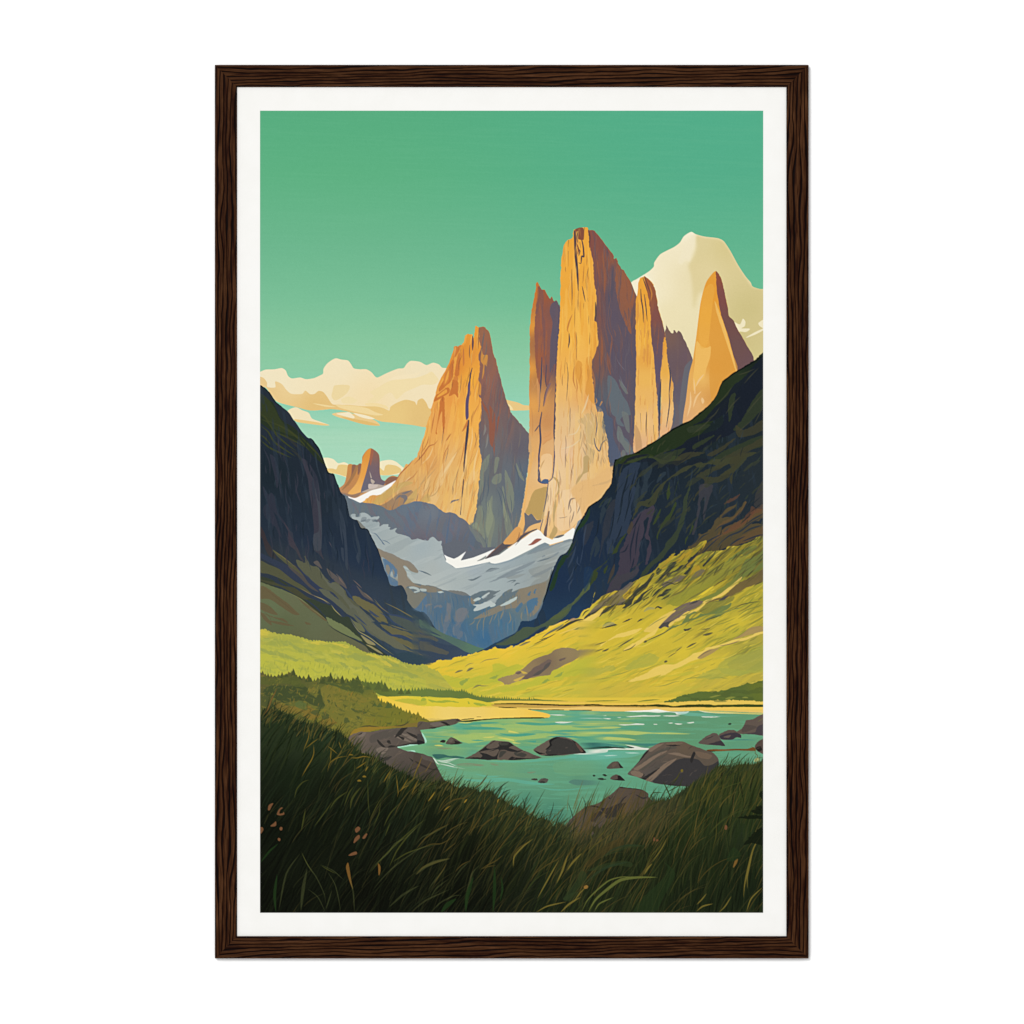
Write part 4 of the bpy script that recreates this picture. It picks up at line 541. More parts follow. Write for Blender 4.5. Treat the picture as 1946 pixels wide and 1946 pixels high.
PP('E', '7a4a30', "1480 880 1580 800 1700 720 1780 640 1850 600 1820 680 1720 770 1600 850; 1500 560 1560 510 1640 470 1680 450 1640 500 1560 540; 1800 580 1860 600 1932 560 1900 640 1800 660", alpha=.6, rough=.6)
SS('E', 14, '2d3847', "=16 1932 690 1800 760 1680 850 1560 900 1440 1000; =14 1932 660 1820 720 1740 780; =16 1740 900 1640 950 1560 1010; =12 1640 590 1560 640 1480 700; =14 1500 870 1400 920 1280 990 1200 1040; =12 1480 900 1380 980 1300 1060 1240 1120; =16 1932 780 1800 820 1700 880; =12 1250 880 1200 960 1130 1020; =14 1700 620 1600 740 1460 800 1400 860; =16 1932 880 1860 900 1700 960; =12 1350 870 1280 900 1200 980", alpha=.85)
PP('E', '4a4440', "1850 440 1932 300 1932 600 1860 600 1830 560 1840 500", alpha=.6)
TEX(RM*P("E 500 0 1932 0 1932 800 1400 800 900 1000 600 600", None, mask=True, soft=5), -40, 40, 7, .68, '3e4430', .6, 93, .03)
ADJ(RM, .80, .93)
STROKES(RM*P('Q 1090 880 1450 820 1450 1030 1200 1150 1090 1100', None, mask=True, soft=8), 150, -60, 22, (8, 34), (.9, 2.8), ['3c4630','1a242c','33414c','444530'], .55, 71)
ADJ(LM, .86, .95); ADJ(SF, .75, 1.0)
ADJ(LM*P('Q 480 1060 560 1040 700 1090 860 1160 880 1260 760 1290 480 1200', None, mask=True, soft=10), .80, 1.0, '4c5446', .14)
STROKES(LM*P('Q 480 840 640 860 720 1090 480 1060', None, mask=True, soft=8), 90, 84, 10, (12, 60), (.9, 3), ['36424c','1b262e','3d3c48'], .5, 72)
# low olive ridge into the valley
PP('D', '4c5a45', "1932 40 1860 120 1800 200 1740 270 1640 330 1560 400 1480 460 1400 510 1300 550 1200 550 1140 580 1090 620 1000 680 920 720 860 750 940 760 1100 730 1250 650 1340 580 1440 540 1400 620 1500 560 1560 500 1640 440 1700 380 1740 300 1830 200 1932 120", rough=.6, alpha=.95)
PP('D', '56613c', "1740 270 1800 200 1880 100 1932 60 1932 110 1860 180 1800 250 1740 300; 1480 460 1560 400 1640 360 1700 330 1660 400 1560 460", alpha=.7)
SS('D', 9, '3b4a58', "=8 1030 650 980 700 880 740; =10 1400 540 1320 600 1250 650", alpha=.8)
SS('C', 12, '3c4a5e', "=20 1780 1060 1740 1200 1680 1330; =12 1760 1300 1720 1420 1660 1500; =16 1900 820 1870 960 1860 1100; =12 1800 1180 1790 1260 1830 1300; =14 1750 1440 1700 1520 1700 1600; =10 1640 1520 1600 1600; =12 1540 1630 1510 1700; =10 1860 1080 1840 1200 1820 1290", alpha=.65)
PP('C', '263c26', "1932 640 1880 740 1800 860 1760 960 1800 900 1870 830 1932 720; 1620 1190 1680 1180 1640 1270 1590 1330 1560 1440 1530 1540 1490 1590 1470 1560 1520 1420 1570 1280; 1700 1100 1740 1040 1720 1130 1680 1200", alpha=.9, rough=.5)
P("E 0 1250 60 1230 100 1290 60 1400 0 1500", '223a58', .5)
# ---------------------------------------------------------------- yellow slopes on the right
yel = grad('830 1260 e9c33a','850 1270 e6c03a','900 1235 edc63c','930 1250 e8c23c','960 1240 eec43e','1000 1210 ebc43c','1040 1200 e8c23a','1060 1180 dfbb34','1000 1270 d8c040','1100 1180 e0c050','1130 1190 d2b636','1180 1140 c8ac34','1160 1180 d0b838','1250 1100 a8962c','1300 1080 9a8c28','1330 1060 9a8a26','1280 1130 94903a','1400 1040 9c8a2a','1440 1030 8e8430','1360 1090 90802a','1440 1080 6f7434','1220 1150 ccb436','1260 1200 d4bc3a','1350 1140 a89a34','1440 1130 a89c34','1400 1180 c4b23a','1440 1190 b4a43e','1300 1240 d4bc3a','1200 1250 cdb83c','1350 1260 ccb63e','1440 1260 9c9a48','1150 1300 c4b240','1250 1300 d2b43c','1350 1290 bcac44','1100 1310 c0b644','1000 1310 c2bc44','900 1300 bcb840','950 1280 b0b840','830 1300 b4b83c','1430 1220 aaa044','1430 1290 a89c40','1200 1320 cfb23e','1080 1240 e0c03c','1130 1240 d4bc3c')
YS = P("D -30 1000 30 985 80 990 130 965 200 935 230 925 260 930 340 925 390 900 430 890 460 880 470 890 540 870 570 855 590 858 630 840 650 845 700 822 750 820 800 800 850 775 880 795 950 800 990 790 1030 762 1060 770 1040 790 1100 760 1180 720 1300 650 1400 600 1480 550 1600 500 1680 470 1780 450 1800 450 1830 400 1870 350 1932 335 E 120 1500 80 1640 160 1580 300 1500 420 1480 520 1410 600 1350 700 1310 760 1260 830 1190 900 1150 940 1100 980 1090 960 1120 1000 1110 1060 1060 1140 1040 1200 1020 1260 960 1320 950 1290 1010 1220 1080 1150 1130 1110 1180 1190 1130 1250 1100 1320 1070 1420 1060 1520 1050 1560 1010 1680 1000 1780 970 1860 920 1932 900 1960 900 F 1960 1340 1932 1350 0 1350 D 800 1400 0 1400 -30 1200", yel, rough=.7, step=4, mask=True)
ZONE = lambda s, **k: P(s, None, mask=True, **k)
TEX(YS, -32, 80, 9, .60, 'dcc23a', .40, 101, .04)
TEX(YS*P('Q 1150 900 1500 900 1500 1400 1000 1400', None, mask=True, soft=25), -30, 70, 8, .64, 'a3a43c', .35, 102, .05)
lowz = ZONE("D 0 1050 700 950 1932 1000 F 1932 850 1932 1350 0 1350 D 0 1350", soft=12)*YS
TEX(lowz, -12, 70, 9, .62, 'b0b442', .4, 103, .04)
TEX(lowz, -14, 60, 8, .60, 'dcc040', .5, 104, .04)
STROKES(YS, 420, lambda X, Y: -34+max(0, (Y-1150)*.12)-max(0, (X-1250)*.02), 6, (10, 46), (.9, 3), ['dcc544','a39c3c','c9b23a','8f8c3c','e6cc55'], .5, 75)
# green patches
PP('D', 'b4b83e', "250 1100 400 1130 560 1140 700 1100 820 1060 820 990 900 970 1000 1000 1120 980 1180 1010 1060 1080 960 1130 860 1180 760 1200 600 1240 500 1260 300 1220 200 1160; 1380 1050 1500 1040 1650 1000 1800 920 1932 880 1932 1050 1800 1100 1600 1150 1400 1200 1200 1260 1000 1300 900 1290 1100 1220 1300 1150", alpha=.65, rough=1)
PP('D', '8fa04a', "40 1060 80 1050 160 1100 180 1130 100 1130 60 1110; 140 1160 170 1140 220 1130 250 1170 180 1190; 440 1190 500 1150 560 1130 520 1180 470 1220; 780 1140 860 1110 900 1100 850 1140; 1520 1130 1600 1080 1640 1060 1600 1110; 1380 1200 1440 1150 1480 1160 1420 1190", alpha=.85, rough=.6)
# rock outcrop
P("D 880 1160 920 1130 980 1110 1050 1100 1100 1060 1150 1040 1200 1000 1300 920 1400 880 1470 860 1520 820 1600 790 1680 785 1760 800 1800 820 1880 800 1900 790 1932 800 1932 830 1840 880 1760 930 1650 980 1560 1030 1500 1060 1480 1100 1400 1110 1300 1130 1200 1150 1150 1160 1080 1180 1010 1215 960 1210 930 1180", grad('980 1285 a08a60','1010 1270 8f7a58','1040 1260 7e6a55','1080 1240 94805c','1110 1235 8f8058','1060 1280 8a7a5a'), rough=.5)
PP('D', '6f5f56', "1150 1140 1220 1090 1300 1010 1400 960 1460 920 1500 940 1460 990 1400 1060 1350 1100 1280 1120 1220 1150; 1080 1080 1140 1060 1180 1060 1120 1090; 1580 930 1630 905 1670 900 1640 925 1600 940", rough=.4)
PP('D', '5a5450', "1280 1110 1340 1060 1400 1030 1420 990 1460 960 1490 960 1460 1010 1400 1060 1350 1100")
PP('D', 'd9b84e', "1140 1050 1180 1060 1220 1080 1170 1085; 1060 1160 1130 1130 1190 1110 1150 1145 1100 1175", alpha=.8)
SS('D', 9, '8a8450', "=14 385 1080 430 1055 485 1045; =20 520 1065 560 1030 610 1020; =10 605 1050 650 1035; =12 650 1040 700 1025; =8 670 970 740 930 840 915 905 905; =7 760 980 800 970; =7 500 1010 550 975 610 960; =10 580 1270 640 1220 700 1225 780 1225; =10 600 1240 700 1200; =10 690 1265 740 1260; =10 700 1195 770 1180; =9 740 1225 775 1265; =12 780 1150 850 1120; =8 830 1110 900 1100; =9 1380 1200 1440 1150; =12 1430 1290 1520 1265; =9 1860 1275 1920 1262; =7 1110 990 1180 970", alpha=.95)
SS('D', 9, '67614c', "=10 390 1078 440 1060 480 1050; =14 530 1060 570 1035 600 1022; =7 600 1250 680 1215 690 1210; =8 610 1048 640 1040", alpha=.8)
SS('D', 9, '3c3d38', "=14 1380 680 1460 620 1560 570 1640 520; =26 1540 605 1620 560 1700 510 1800 470 1880 465; =9 1350 700 1460 670 1550 620; =9 1120 770 1200 730 1260 715; =8 1290 750 1380 710 1460 680; =10 1500 650 1560 620; =7 1010 810 1050 780; =10 1640 510 1720 460 1760 450; =12 1850 430 1880 380 1932 350", alpha=.95)
PP('D', '7d7c60', "1130 765 1200 730 1260 715 1220 740 1160 765; 1470 600 1560 550 1640 510 1600 560 1500 610 1400 660; 1740 580 1800 560 1850 540 1800 580", alpha=.7)
PP('D', 'a98c66', "1690 480 1740 450 1780 455 1740 480")
SS('D', 9, 'ecc864', "=14 1932 490 1780 560 1640 610 1560 640; =12 1700 470 1600 500 1480 560 1420 600", alpha=.8)
SS('D', 9, 'b5ae42', "=9 1740 580 1820 560 1850 540; =12 1800 660 1840 650 1860 630; =10 1560 740 1660 690 1800 640; =9 1300 800 1420 770 1520 720; =9 1700 760 1800 740 1932 700", alpha=.7)
SS('D', 9, '7b8044', "=16 1810 665 1840 655 1865 630; =14 1760 580 1810 560 1850 545; =8 1580 850 1560 870", alpha=.9)
# upper right meadow (window E)
PP('E', '8f8e38', "880 1640 950 1580 1000 1540 1080 1480 1160 1420 1250 1360 1300 1300 1400 1240 1500 1200 1560 1170 1650 1130 1730 1110 1750 1130 1680 1200 1640 1260 1560 1320 1480 1370 1400 1440 1300 1500 1200 1560 1120 1600 1040 1640 960 1660 920 1640", alpha=.8, rough=.7)
PP('E', '6f7c40', "1600 1120 1680 1060 1760 1020 1850 1000 1860 1020 1800 1080 1750 1120 1700 1100 1640 1130 1560 1170 1520 1200 1560 1150; 1690 1250 1720 1190 1750 1150 1850 1120 1932 1050 1932 1220 1850 1280 1760 1320 1680 1380 1600 1450 1500 1520 1400 1560 1300 1600 1200 1600 1300 1560 1450 1480 1560 1400 1640 1330", alpha=.8, rough=.6)
PP('E', '6e5d3c', "1480 1560 1560 1500 1620 1440 1700 1390 1800 1340 1860 1300 1932 1260 1932 1380 1850 1420 1750 1460 1640 1520 1560 1560 1500 1600 1450 1590 1340 1620 1300 1640 1350 1590", alpha=.9, rough=.6)
PP('E', '74665a', "810 1860 860 1800 960 1700 1040 1650 1110 1620 1180 1600 1260 1600 1290 1610 1240 1660 1160 1700 1080 1740 1020 1790 960 1820 980 1830 920 1850 910 1890 870 1880 820 1900 790 1880", rough=.4)
PP('E', '4d4b48', "790 1880 830 1840 880 1830 960 1810 985 1825 920 1850 905 1885 870 1870 820 1900; 1130 1640 1200 1600 1250 1590 1200 1620; 1440 1600 1500 1560 1560 1540 1490 1600 1380 1610", rough=.3)
PP('E', 'e2c25e', "640 1932 700 1870 800 1790 900 1730 990 1700 940 1750 860 1820 800 1890 760 1932; 1020 1780 1100 1720 1180 1700 1240 1660 1300 1600 1400 1560 1500 1500 1600 1420 1700 1340 1690 1370 1600 1460 1500 1540 1400 1580 1310 1630 1260 1690 1180 1730 1100 1780 1040 1810 980 1830 940 1870 910 1870 920 1840 970 1810; -20 1810 60 1770 140 1720 200 1680 190 1740 100 1800 0 1860", alpha=.95, rough=.3)
PP('E', 'e0c63a', "1140 1610 1250 1530 1350 1460 1400 1440 1330 1500 1240 1560 1180 1600", alpha=.9)
PP('E', '6a7a48', "880 1932 960 1870 1040 1850 1080 1800 1110 1750 1200 1710 1240 1740 1330 1730 1420 1680 1540 1640 1590 1620 1560 1680 1480 1720 1640 1680 1700 1670 1540 1720 1470 1760 1400 1790 1300 1810 1340 1780 1420 1740 1300 1760 1200 1800 1100 1830 1000 1880", alpha=.9, rough=.4)
PP('E', '7a7a3c', "1240 1700 1340 1620 1440 1600 1540 1580 1620 1550 1600 1600 1480 1660 1380 1720 1300 1740", alpha=.7)
PP('E', 'c4b03a', "1130 1790 1160 1750 1220 1730 1250 1740 1200 1780", alpha=.9)
PP('E', '33383a', "340 1650 380 1620 440 1600 500 1550 560 1480 620 1430 680 1380 740 1300 760 1310 720 1380 680 1440 620 1480 560 1540 520 1610 510 1640 440 1680 410 1680 440 1640; 460 1690 540 1620 590 1560 640 1510 740 1450 740 1460 650 1530 610 1600 540 1640; 770 1410 790 1370 870 1280 930 1190 960 1180 1020 1160 960 1240 900 1300 840 1360; 910 1350 890 1310 980 1270 1040 1220 1100 1200 1160 1130 1240 1050 1290 1000 1230 1080 1200 1130 1140 1200 1090 1240 1020 1280 950 1300; 770 1290 800 1240 830 1260 860 1220 800 1320; 1070 1310 1120 1260 1160 1210 1200 1170 1160 1250 1110 1310; 1275 1220 1310 1180 1360 1120 1420 1060 1400 1110 1340 1180 1290 1230; 160 1775 200 1710 240 1670 320 1640 380 1580 340 1640 280 1700 200 1740; 0 1780 80 1710 160 1670 240 1620 200 1660 120 1730 0 1800; 760 1690 790 1655 845 1675 820 1685 790 1670; 160 1895 220 1885 300 1845 350 1860 260 1885 200 1895; 1070 1910 1110 1905 1160 1890 1120 1920 1090 1925; 790 1555 840 1520 880 1480 940 1470 900 1520 850 1550; 730 1560 780 1490 860 1440 900 1400 960 1410 860 1450 780 1520; 630 1590 700 1555 690 1570 640 1595; 830 1590 880 1550 935 1525 900 1560; 410 1835 470 1800 520 1788 470 1815; 570 1830 600 1800 640 1788 610 1810", alpha=.9, rough=.25)
PP('E', '71665a', "830 1420 900 1380 980 1340 1020 1320 1060 1330 1110 1330 1050 1370 960 1410 860 1450; 1140 1380 1180 1310 1250 1260 1300 1270 1250 1330 1180 1370 1150 1390; 960 1380 1020 1340 1080 1350 1020 1390; 340 1640 400 1570 470 1520 440 1600 380 1640; 60 1720 140 1640 260 1560 400 1470 460 1430 500 1400 540 1410 500 1460 420 1540 380 1600 300 1650 200 1660 120 1710 60 1740", alpha=.8, rough=.4)
PP('E', 'b8962c', "1000 1140 1060 1080 1140 1050 1180 1060 1120 1130 1060 1170 1000 1200; 420 1570 440 1520 520 1460 600 1400 560 1470 500 1530 450 1580; 1100 1220 1180 1150 1260 1060 1300 980 1320 960 1300 1010 1230 1100 1160 1200 1120 1240; 1250 1260 1240 1220 1200 1210 1160 1280 1130 1350 1190 1290; 820 1250 870 1180 930 1120 970 1100 920 1180 870 1250", alpha=.85, rough=.3)
SS('E', 9, '3c3a38', "=9 780 1470 900 1400 980 1420 1060 1380; =8 1010 1170 960 1230; =9 1390 1450 1460 1400 1540 1360; =8 620 1640 660 1620; =10 1420 740 1400 700; =9 330 1820 400 1795; =7 1300 1815 1400 1780 1470 1750; =6 560 1430 480 1500; =9 1820 1450 1860 1420 1932 1390; =9 1600 1700 1700 1640 1900 1600", alpha=.75)
SS('E', 9, '6e7a3e', "=9 1650 1770 1750 1700 1932 1640; =7 1700 1800 1800 1740 1932 1700; =7 1400 1860 1500 1840 1640 1780; =8 1640 1600 1760 1540 1900 1490; =6 1880 1550 1932 1440; =7 1200 1900 1300 1890; =8 680 1890 780 1820 900 1760; =7 40 1890 100 1850 160 1800; =9 640 1720 680 1680 740 1670; =16 200 1880 240 1840 300 1825", alpha=.7)
PP('E', 'a9a063', "640 1720 680 1670 750 1670 760 1690 700 1695; 190 1880 240 1840 310 1830 330 1850 260 1870", alpha=.8)
_tz = YS*P('Q 1130 1080 1230 1020 1300 980 1460 920 1460 1090 1330 1110 1240 1150 1150 1170', None, mask=True, soft=10)
STROKES(_tz, 190, -44, 9, (10, 44), (1, 3.6), ['3f4130','5a542f','6f6a34','4b4a34','7a6a30','8d8430'], .6, 76)
STROKES(YS*P('Q 1250 1060 1460 1000 1460 1240 1300 1200', None, mask=True, soft=10), 120, -32, 8, (12, 60), (1.2, 4), ['6e7638','7c7c38','8a8a3a','66603a'], .5, 77)
ADJ(_tz, .95, .95)
# lower right meadow (window F)
PP('F', 'e8c964', "0 440 60 400 130 370 150 380 100 440 0 480; 80 800 160 740 260 660 350 600 450 570 540 545 625 530 560 580 450 620 330 640 200 700; 420 770 520 700 620 640 720 580 780 540 800 530 760 600 680 640 600 700 500 750; 470 1110 560 1060 660 1020 760 960 860 920 920 920 980 920 1060 880 1130 840 1190 800 1280 780 1320 740 1420 720 1520 690 1620 650 1740 630 1860 580 1932 570 1932 590 1860 610 1740 660 1600 690 1500 720 1400 750 1300 800 1240 860 1150 890 1050 940 960 980 900 1020 800 1060 830 1030 740 1060 640 1090", alpha=.9, rough=.4)
PP('F', 'a68c5a', "1600 650 1660 620 1720 580 1780 530 1860 510 1932 515 1932 560 1860 580 1760 610 1660 640; 1220 850 1280 800 1350 760 1420 750 1460 740 1400 790 1330 830 1260 862; 1460 720 1560 700 1680 660 1600 700 1500 720", alpha=.9)
SS('F', 9, '7b6a4c', "=12 1220 855 1300 795 1380 765; =7 1460 725 1560 705 1700 670", alpha=.7)
SS('F', 9, '4c4b3e', "=12 0 770 60 730 160 700 240 672; =12 40 830 130 780 220 750; =16 190 780 230 770 270 750; =14 360 740 440 690 540 630; =10 410 780 500 750 560 700; =20 860 900 880 890 900 885; =16 1100 745 1160 710 1215 685; =22 1275 605 1320 600 1390 578; =9 1240 655 1290 620; =10 630 690 700 655 780 620 880 570 960 510; =8 980 790 1030 750 1060 730; =8 1010 785 1080 775; =8 1090 690 1130 682; =7 900 850 960 810 1000 790; =8 1260 545 1310 540 1360 530; =20 640 685 660 675 680 665; =18 1075 540 1110 548 1160 528; =9 560 1325 680 1310 820 1295 825 1290; =7 380 745 460 700", alpha=.85)
SS('F', 9, '8a8c42', "=9 280 1050 400 1020 520 980; =7 540 1060 600 1010 680 970 780 930 850 905; =9 0 1130 120 1090 300 1060; =8 1500 900 1560 850 1700 800 1800 740 1932 690; =9 1020 1140 1100 1080 1240 1060 1400 1040; =9 740 1160 860 1150 980 1110 1050 1100; =8 0 1190 60 1180; =7 380 1250 480 1215; =10 1330 1090 1440 1060 1560 1080; =7 140 1310 300 1300 520 1300; =7 1420 580 1540 530 1640 480; =6 0 920 100 870 250 790; =6 0 970 140 900; =6 300 740 420 680 500 640; =12 1160 470 1260 440 1320 400 1400 380; =14 1320 440 1400 390 1480 370 1640 320", alpha=.7)
PP('F', 'a3a64a', "0 960 150 960 300 930 330 980 200 1020 100 1050 0 1060; 560 860 700 800 800 850 740 930 600 960 480 990 430 970; 1440 960 1500 880 1640 820 1800 780 1932 720 1932 1000 1800 1020 1700 1040 1600 1040 1500 1020; 1200 1080 1320 1000 1440 960 1640 970 1780 1010 1700 1040 1540 1050 1420 1080 1300 1080", alpha=.55, rough=1)
PP('F', '9c9b4a', "1540 900 1640 860 1780 800 1932 760 1932 960 1780 990 1640 980 1560 960", alpha=.45, rough=1)
PP('F', 'c9b244', "0 1200 200 1150 400 1100 600 1120 800 1160 1000 1130 1200 1110 1400 1090 1600 1080 1780 1030 1932 1010 1932 1100 1800 1110 1600 1160 1400 1190 1200 1210 1000 1260 860 1320 0 1330", alpha=.4, rough=1)
SEAM(1120, YS, 1180, 1340, 16, 14); SEAM(1110, YS, 1180, 1340, 12, 10); SEAM(810, LM, 1130, 1270, 10, 8); SEAM(790, LM, 1100, 1270, 10, 6)
# ---------------------------------------------------------------- green-yellow woods on the left
W1 = jag("B 10 590 60 578 120 600 200 630 300 640 360 640 450 665 540 690 620 715 700 712 760 720 840 735 920 725 1000 730 1050 760 1120 790 1180 820 1240 850 1320 855 1400 880 1480 890 1560 905 1620 935 1680 970 1780 990 1860 995 1932 985 D 60 1010 120 1040 200 1070", "D 400 1300 700 1440 900 1500 0 1500 B 1200 1500 10 1300",
 grad('500 1200 bfb240','560 1210 aeae42','640 1225 aaac40','700 1240 a4a640','520 1225 9ca446','500 1260 aeb03e','560 1250 b4b640','640 1270 b6b640','720 1270 b2b042','780 1280 b0ae40','600 1280 b8b83c','700 1300 bcb83e','800 1300 b8b240','860 1320 bcb242','760 1265 a0a444'), h=(1.2,3.2), w=(4,9), seed=4, mask=True)
W1z = W1
for L, c, sd in [("B 20 760 120 770 200 760 260 790 340 780 400 800 460 860 560 880 640 920 760 900 820 930 900 920 980 960 1060 940 1120 920 1200 950 1300 940 1400 980 1500 1040 1600 1070 1700 1090 1800 1130 1900 1150 1932 1160", 'b9b740', 11),
             ("B 20 860 120 870 200 900 300 920 400 940 470 960 560 950 700 980 800 990 900 1000 1000 1040 1060 1050 1200 1060 1300 1080 1400 1070 1500 1080 1600 1100 1700 1130 1800 1170 1932 1220", 'bcbb3c', 12)]:
    jag(L, "B 1932 1400 10 1400", c, h=(1.2,3), w=(5,10), seed=sd, clip=W1, alpha=.75)
PP('B', '98a24a', "30 790 130 830 220 820 320 860 400 900 470 930 450 945 360 920 240 880 140 870 60 840; 60 680 140 690 130 720 70 710; 160 710 240 690 300 760 380 760 460 830 560 860 700 880 640 830 560 800 460 790 380 730 280 700 200 680; 640 920 740 920 840 960 800 975 720 960 660 940; 920 955 980 960 1050 1010 1055 1035 1000 1020 960 980; 860 860 940 850 1020 880 1120 850 1180 880 1280 880 1360 920 1290 935 1200 950 1120 930 1060 900 1000 910; 1380 900 1460 920 1520 960 1600 980 1620 1010 1560 1010 1480 990 1440 940; 1440 1020 1560 1040 1660 1050 1760 1080 1840 1110 1830 1140 1760 1140 1700 1090 1580 1070 1480 1060; 1180 990 1240 1000 1310 1050 1290 1065 1220 1020", alpha=.8, clip=W1, rough=.9)
PP('B', 'd4c040', "30 590 100 600 140 620 100 650 40 640; 480 680 600 720 700 710 820 730 960 740 1000 745 1060 780 1000 790 900 760 760 750 620 740; 840 820 960 825 980 850 880 850; 1240 860 1380 880 1440 930 1540 990 1500 1000 1420 960 1340 900; 1480 900 1600 940 1640 980 1560 960", alpha=.75, clip=W1, rough=.9)
TEX(W1, 12, 30, 6, .62, '9ea646', .4, 111, .04)
TEX(W1, 75, 16, 6, .70, 'c4bc44', .3, 112, .04)
STROKES(W1, 170, 12, 12, (8, 34), (3, 7), ['9aa24a','c4bf48','a6aa44','96a048','bdb845'], .38, 81, curve=.3)
STROKES(W1*P('Q 480 1255 700 1270 800 1300 700 1320 480 1290', None, mask=True, soft=4), 160, -80, 10, (5, 14), (1, 2.5), ['8f9a42','7f8c3e','c8c44a'], .5, 82)
ADJ(W1, .92, .99)
# beach meadow behind the lake
P('Q 690 1325 1470 1325 1470 1360 1040 1372 900 1372 780 1382 690 1350', vg('1325 dcc040','1340 e2c050','1352 e6c46a','1365 d8bc60'), sm=False)
P("D -20 1340 200 1350 500 1360 700 1400 900 1385 1200 1380 1500 1390 1932 1400 F 0 1320 300 1315 900 1320 1300 1300 1932 1290 1932 1360 0 1370 D 800 1440 0 1470", grad('800 1330 c9bf3a','900 1330 d6c43a','1000 1333 e0c448','1150 1330 d8bc44','1300 1330 d0b840','1440 1320 dcbf4a'), sm=False)
# bright field and sand
S1 = P("B 1270 1400 1340 1350 1500 1340 1700 1340 1932 1350 D 0 1350 200 1370 500 1360 700 1400 800 1400 850 1430 820 1460 400 1470 0 1460 B 1800 1430 1600 1410 1480 1400", grad('705 1328 e8c83c','760 1325 e2c640','800 1330 d6c63c','880 1332 dcc63a','930 1338 d2c23a'), rough=.6, mask=True)
PP('D', '9aa83e', "80 1380 180 1400 300 1390 440 1410 430 1420 340 1410 240 1420 130 1415; 540 1400 560 1430 545 1435; 600 1420 700 1430 760 1450 640 1450; 20 1360 60 1380 40 1400 0 1400", alpha=.85, rough=.4)
PP('B', 'b6b440', "1560 1390 1700 1370 1800 1380 1880 1400 1932 1390 1932 1440 1840 1450 1740 1430 1640 1410", alpha=.8, rough=.5)
SAND = P("B 1270 1440 1330 1400 1400 1350 1480 1360 1520 1380 1620 1410 1720 1430 1800 1450 1932 1455 D 0 1455 200 1460 420 1468 700 1470 900 1478 1100 1485 1250 1500 1340 1520 1450 1545 1475 1560 1470 1585 1400 1590 1200 1590 900 1600 700 1612 430 1640 300 1610 100 1600 20 1600 B 1880 1580 1740 1540 1580 1480 1500 1440 1400 1430",
 grad('720 1330 ecc843','790 1350 f0cc55','850 1355 edce6c','900 1355 eccb68','960 1355 efcb5e','1030 1358 f0c450'), rough=.4, mask=True)
# far bank lines
P("D 780 1400 850 1390 1100 1392 1400 1400 1932 1410 F 0 1335 400 1340 900 1330 1300 1310 1932 1300 1960 1350 400 1365 0 1352 D 1400 1435 1100 1432 820 1420", grad('950 1335 e2c254','1150 1338 e4bf50','1400 1325 e2c258'), rough=.3)
P("F 860 1328 940 1300 1000 1275 1100 1245 1200 1225 1250 1212 1340 1215 1440 1210 1530 1195 1600 1170 1680 1150 1720 1140 1760 1115 1800 1130 1880 1110 1960 1105 1960 1310 1800 1312 1600 1310 1400 1310 1200 1318 1000 1325", grad('1280 1330 5c6e36','1400 1315 5a6a34','1440 1300 66702e'), rough=.7, step=2)
TEX(P("F 860 1328 1250 1212 1760 1115 1932 1105 1932 1310 1000 1325", None, mask=True), 0, 25, 6, .58, '4f5c30', .5, 121, .05)
PP('F', '8c9040', "1350 1275 1420 1255 1480 1250 1440 1265 1380 1280; 1520 1290 1580 1270 1630 1275 1560 1300; 1700 1285 1740 1270 1770 1285", alpha=.8)
P("D 800 1440 900 1436 1200 1442 1500 1448 1932 1446 F 0 1365 500 1372 1000 1382 1932 1380 1932 1385 1000 1392 400 1390 0 1385 D 1400 1480 1000 1468 850 1462", grad('950 1350 c09c4a','1100 1350 c09a50','1300 1344 d0ac54'))
P("F -10 1380 300 1385 700 1392 1000 1390 1400 1385 1932 1382 1932 1412 1600 1414 1200 1418 900 1420 500 1425 0 1412 D 1500 1490 1300 1495 1200 1492 1400 1478 1700 1475", grad('1080 1350 e8c470','1180 1350 eac672','1400 1348 ecc658'))
SS('D', 9, '2c2c1c', "=14 840 1432 1100 1430 1400 1440 1700 1448 1960 1442; =10 1230 1495 1330 1500 1450 1505; =6 1450 1500 1560 1500 1640 1500; =10 1700 1505 1800 1508 1960 1504; =9 430 1625 500 1610 610 1600; =8 640 1580 690 1580; =9 890 1470 1000 1475 1100 1478", taper=(.5,.5))
P("D 430 1632 600 1615 860 1597 1100 1588 1400 1586 1420 1598 1200 1602 900 1606 700 1622 560 1638 440 1642", '1d1d12')
SS('D', 9, '1e2a1a', "=8 1400 1590 1480 1595 1600 1600; =6 120 1525 140 1542; =7 1150 1422 1165 1425", alpha=.9)
P("F -10 1355 120 1350 260 1362 400 1362 560 1358 700 1360 800 1350 900 1362 960 1372 1060 1360 1200 1352 1350 1352 1400 1360 1600 1355 1750 1352 1960 1358 1960 1382 1700 1380 1400 1384 1200 1382 1000 1388 800 1378 500 1378 300 1374 100 1368 0 1370", grad('1150 1341 3a3818','1250 1342 39401c','1420 1342 3a4a20'), rough=.2)
SS('F', 9, '6f7a34', "=10 560 1325 680 1310 820 1300; =8 0 1320 100 1318 400 1310")
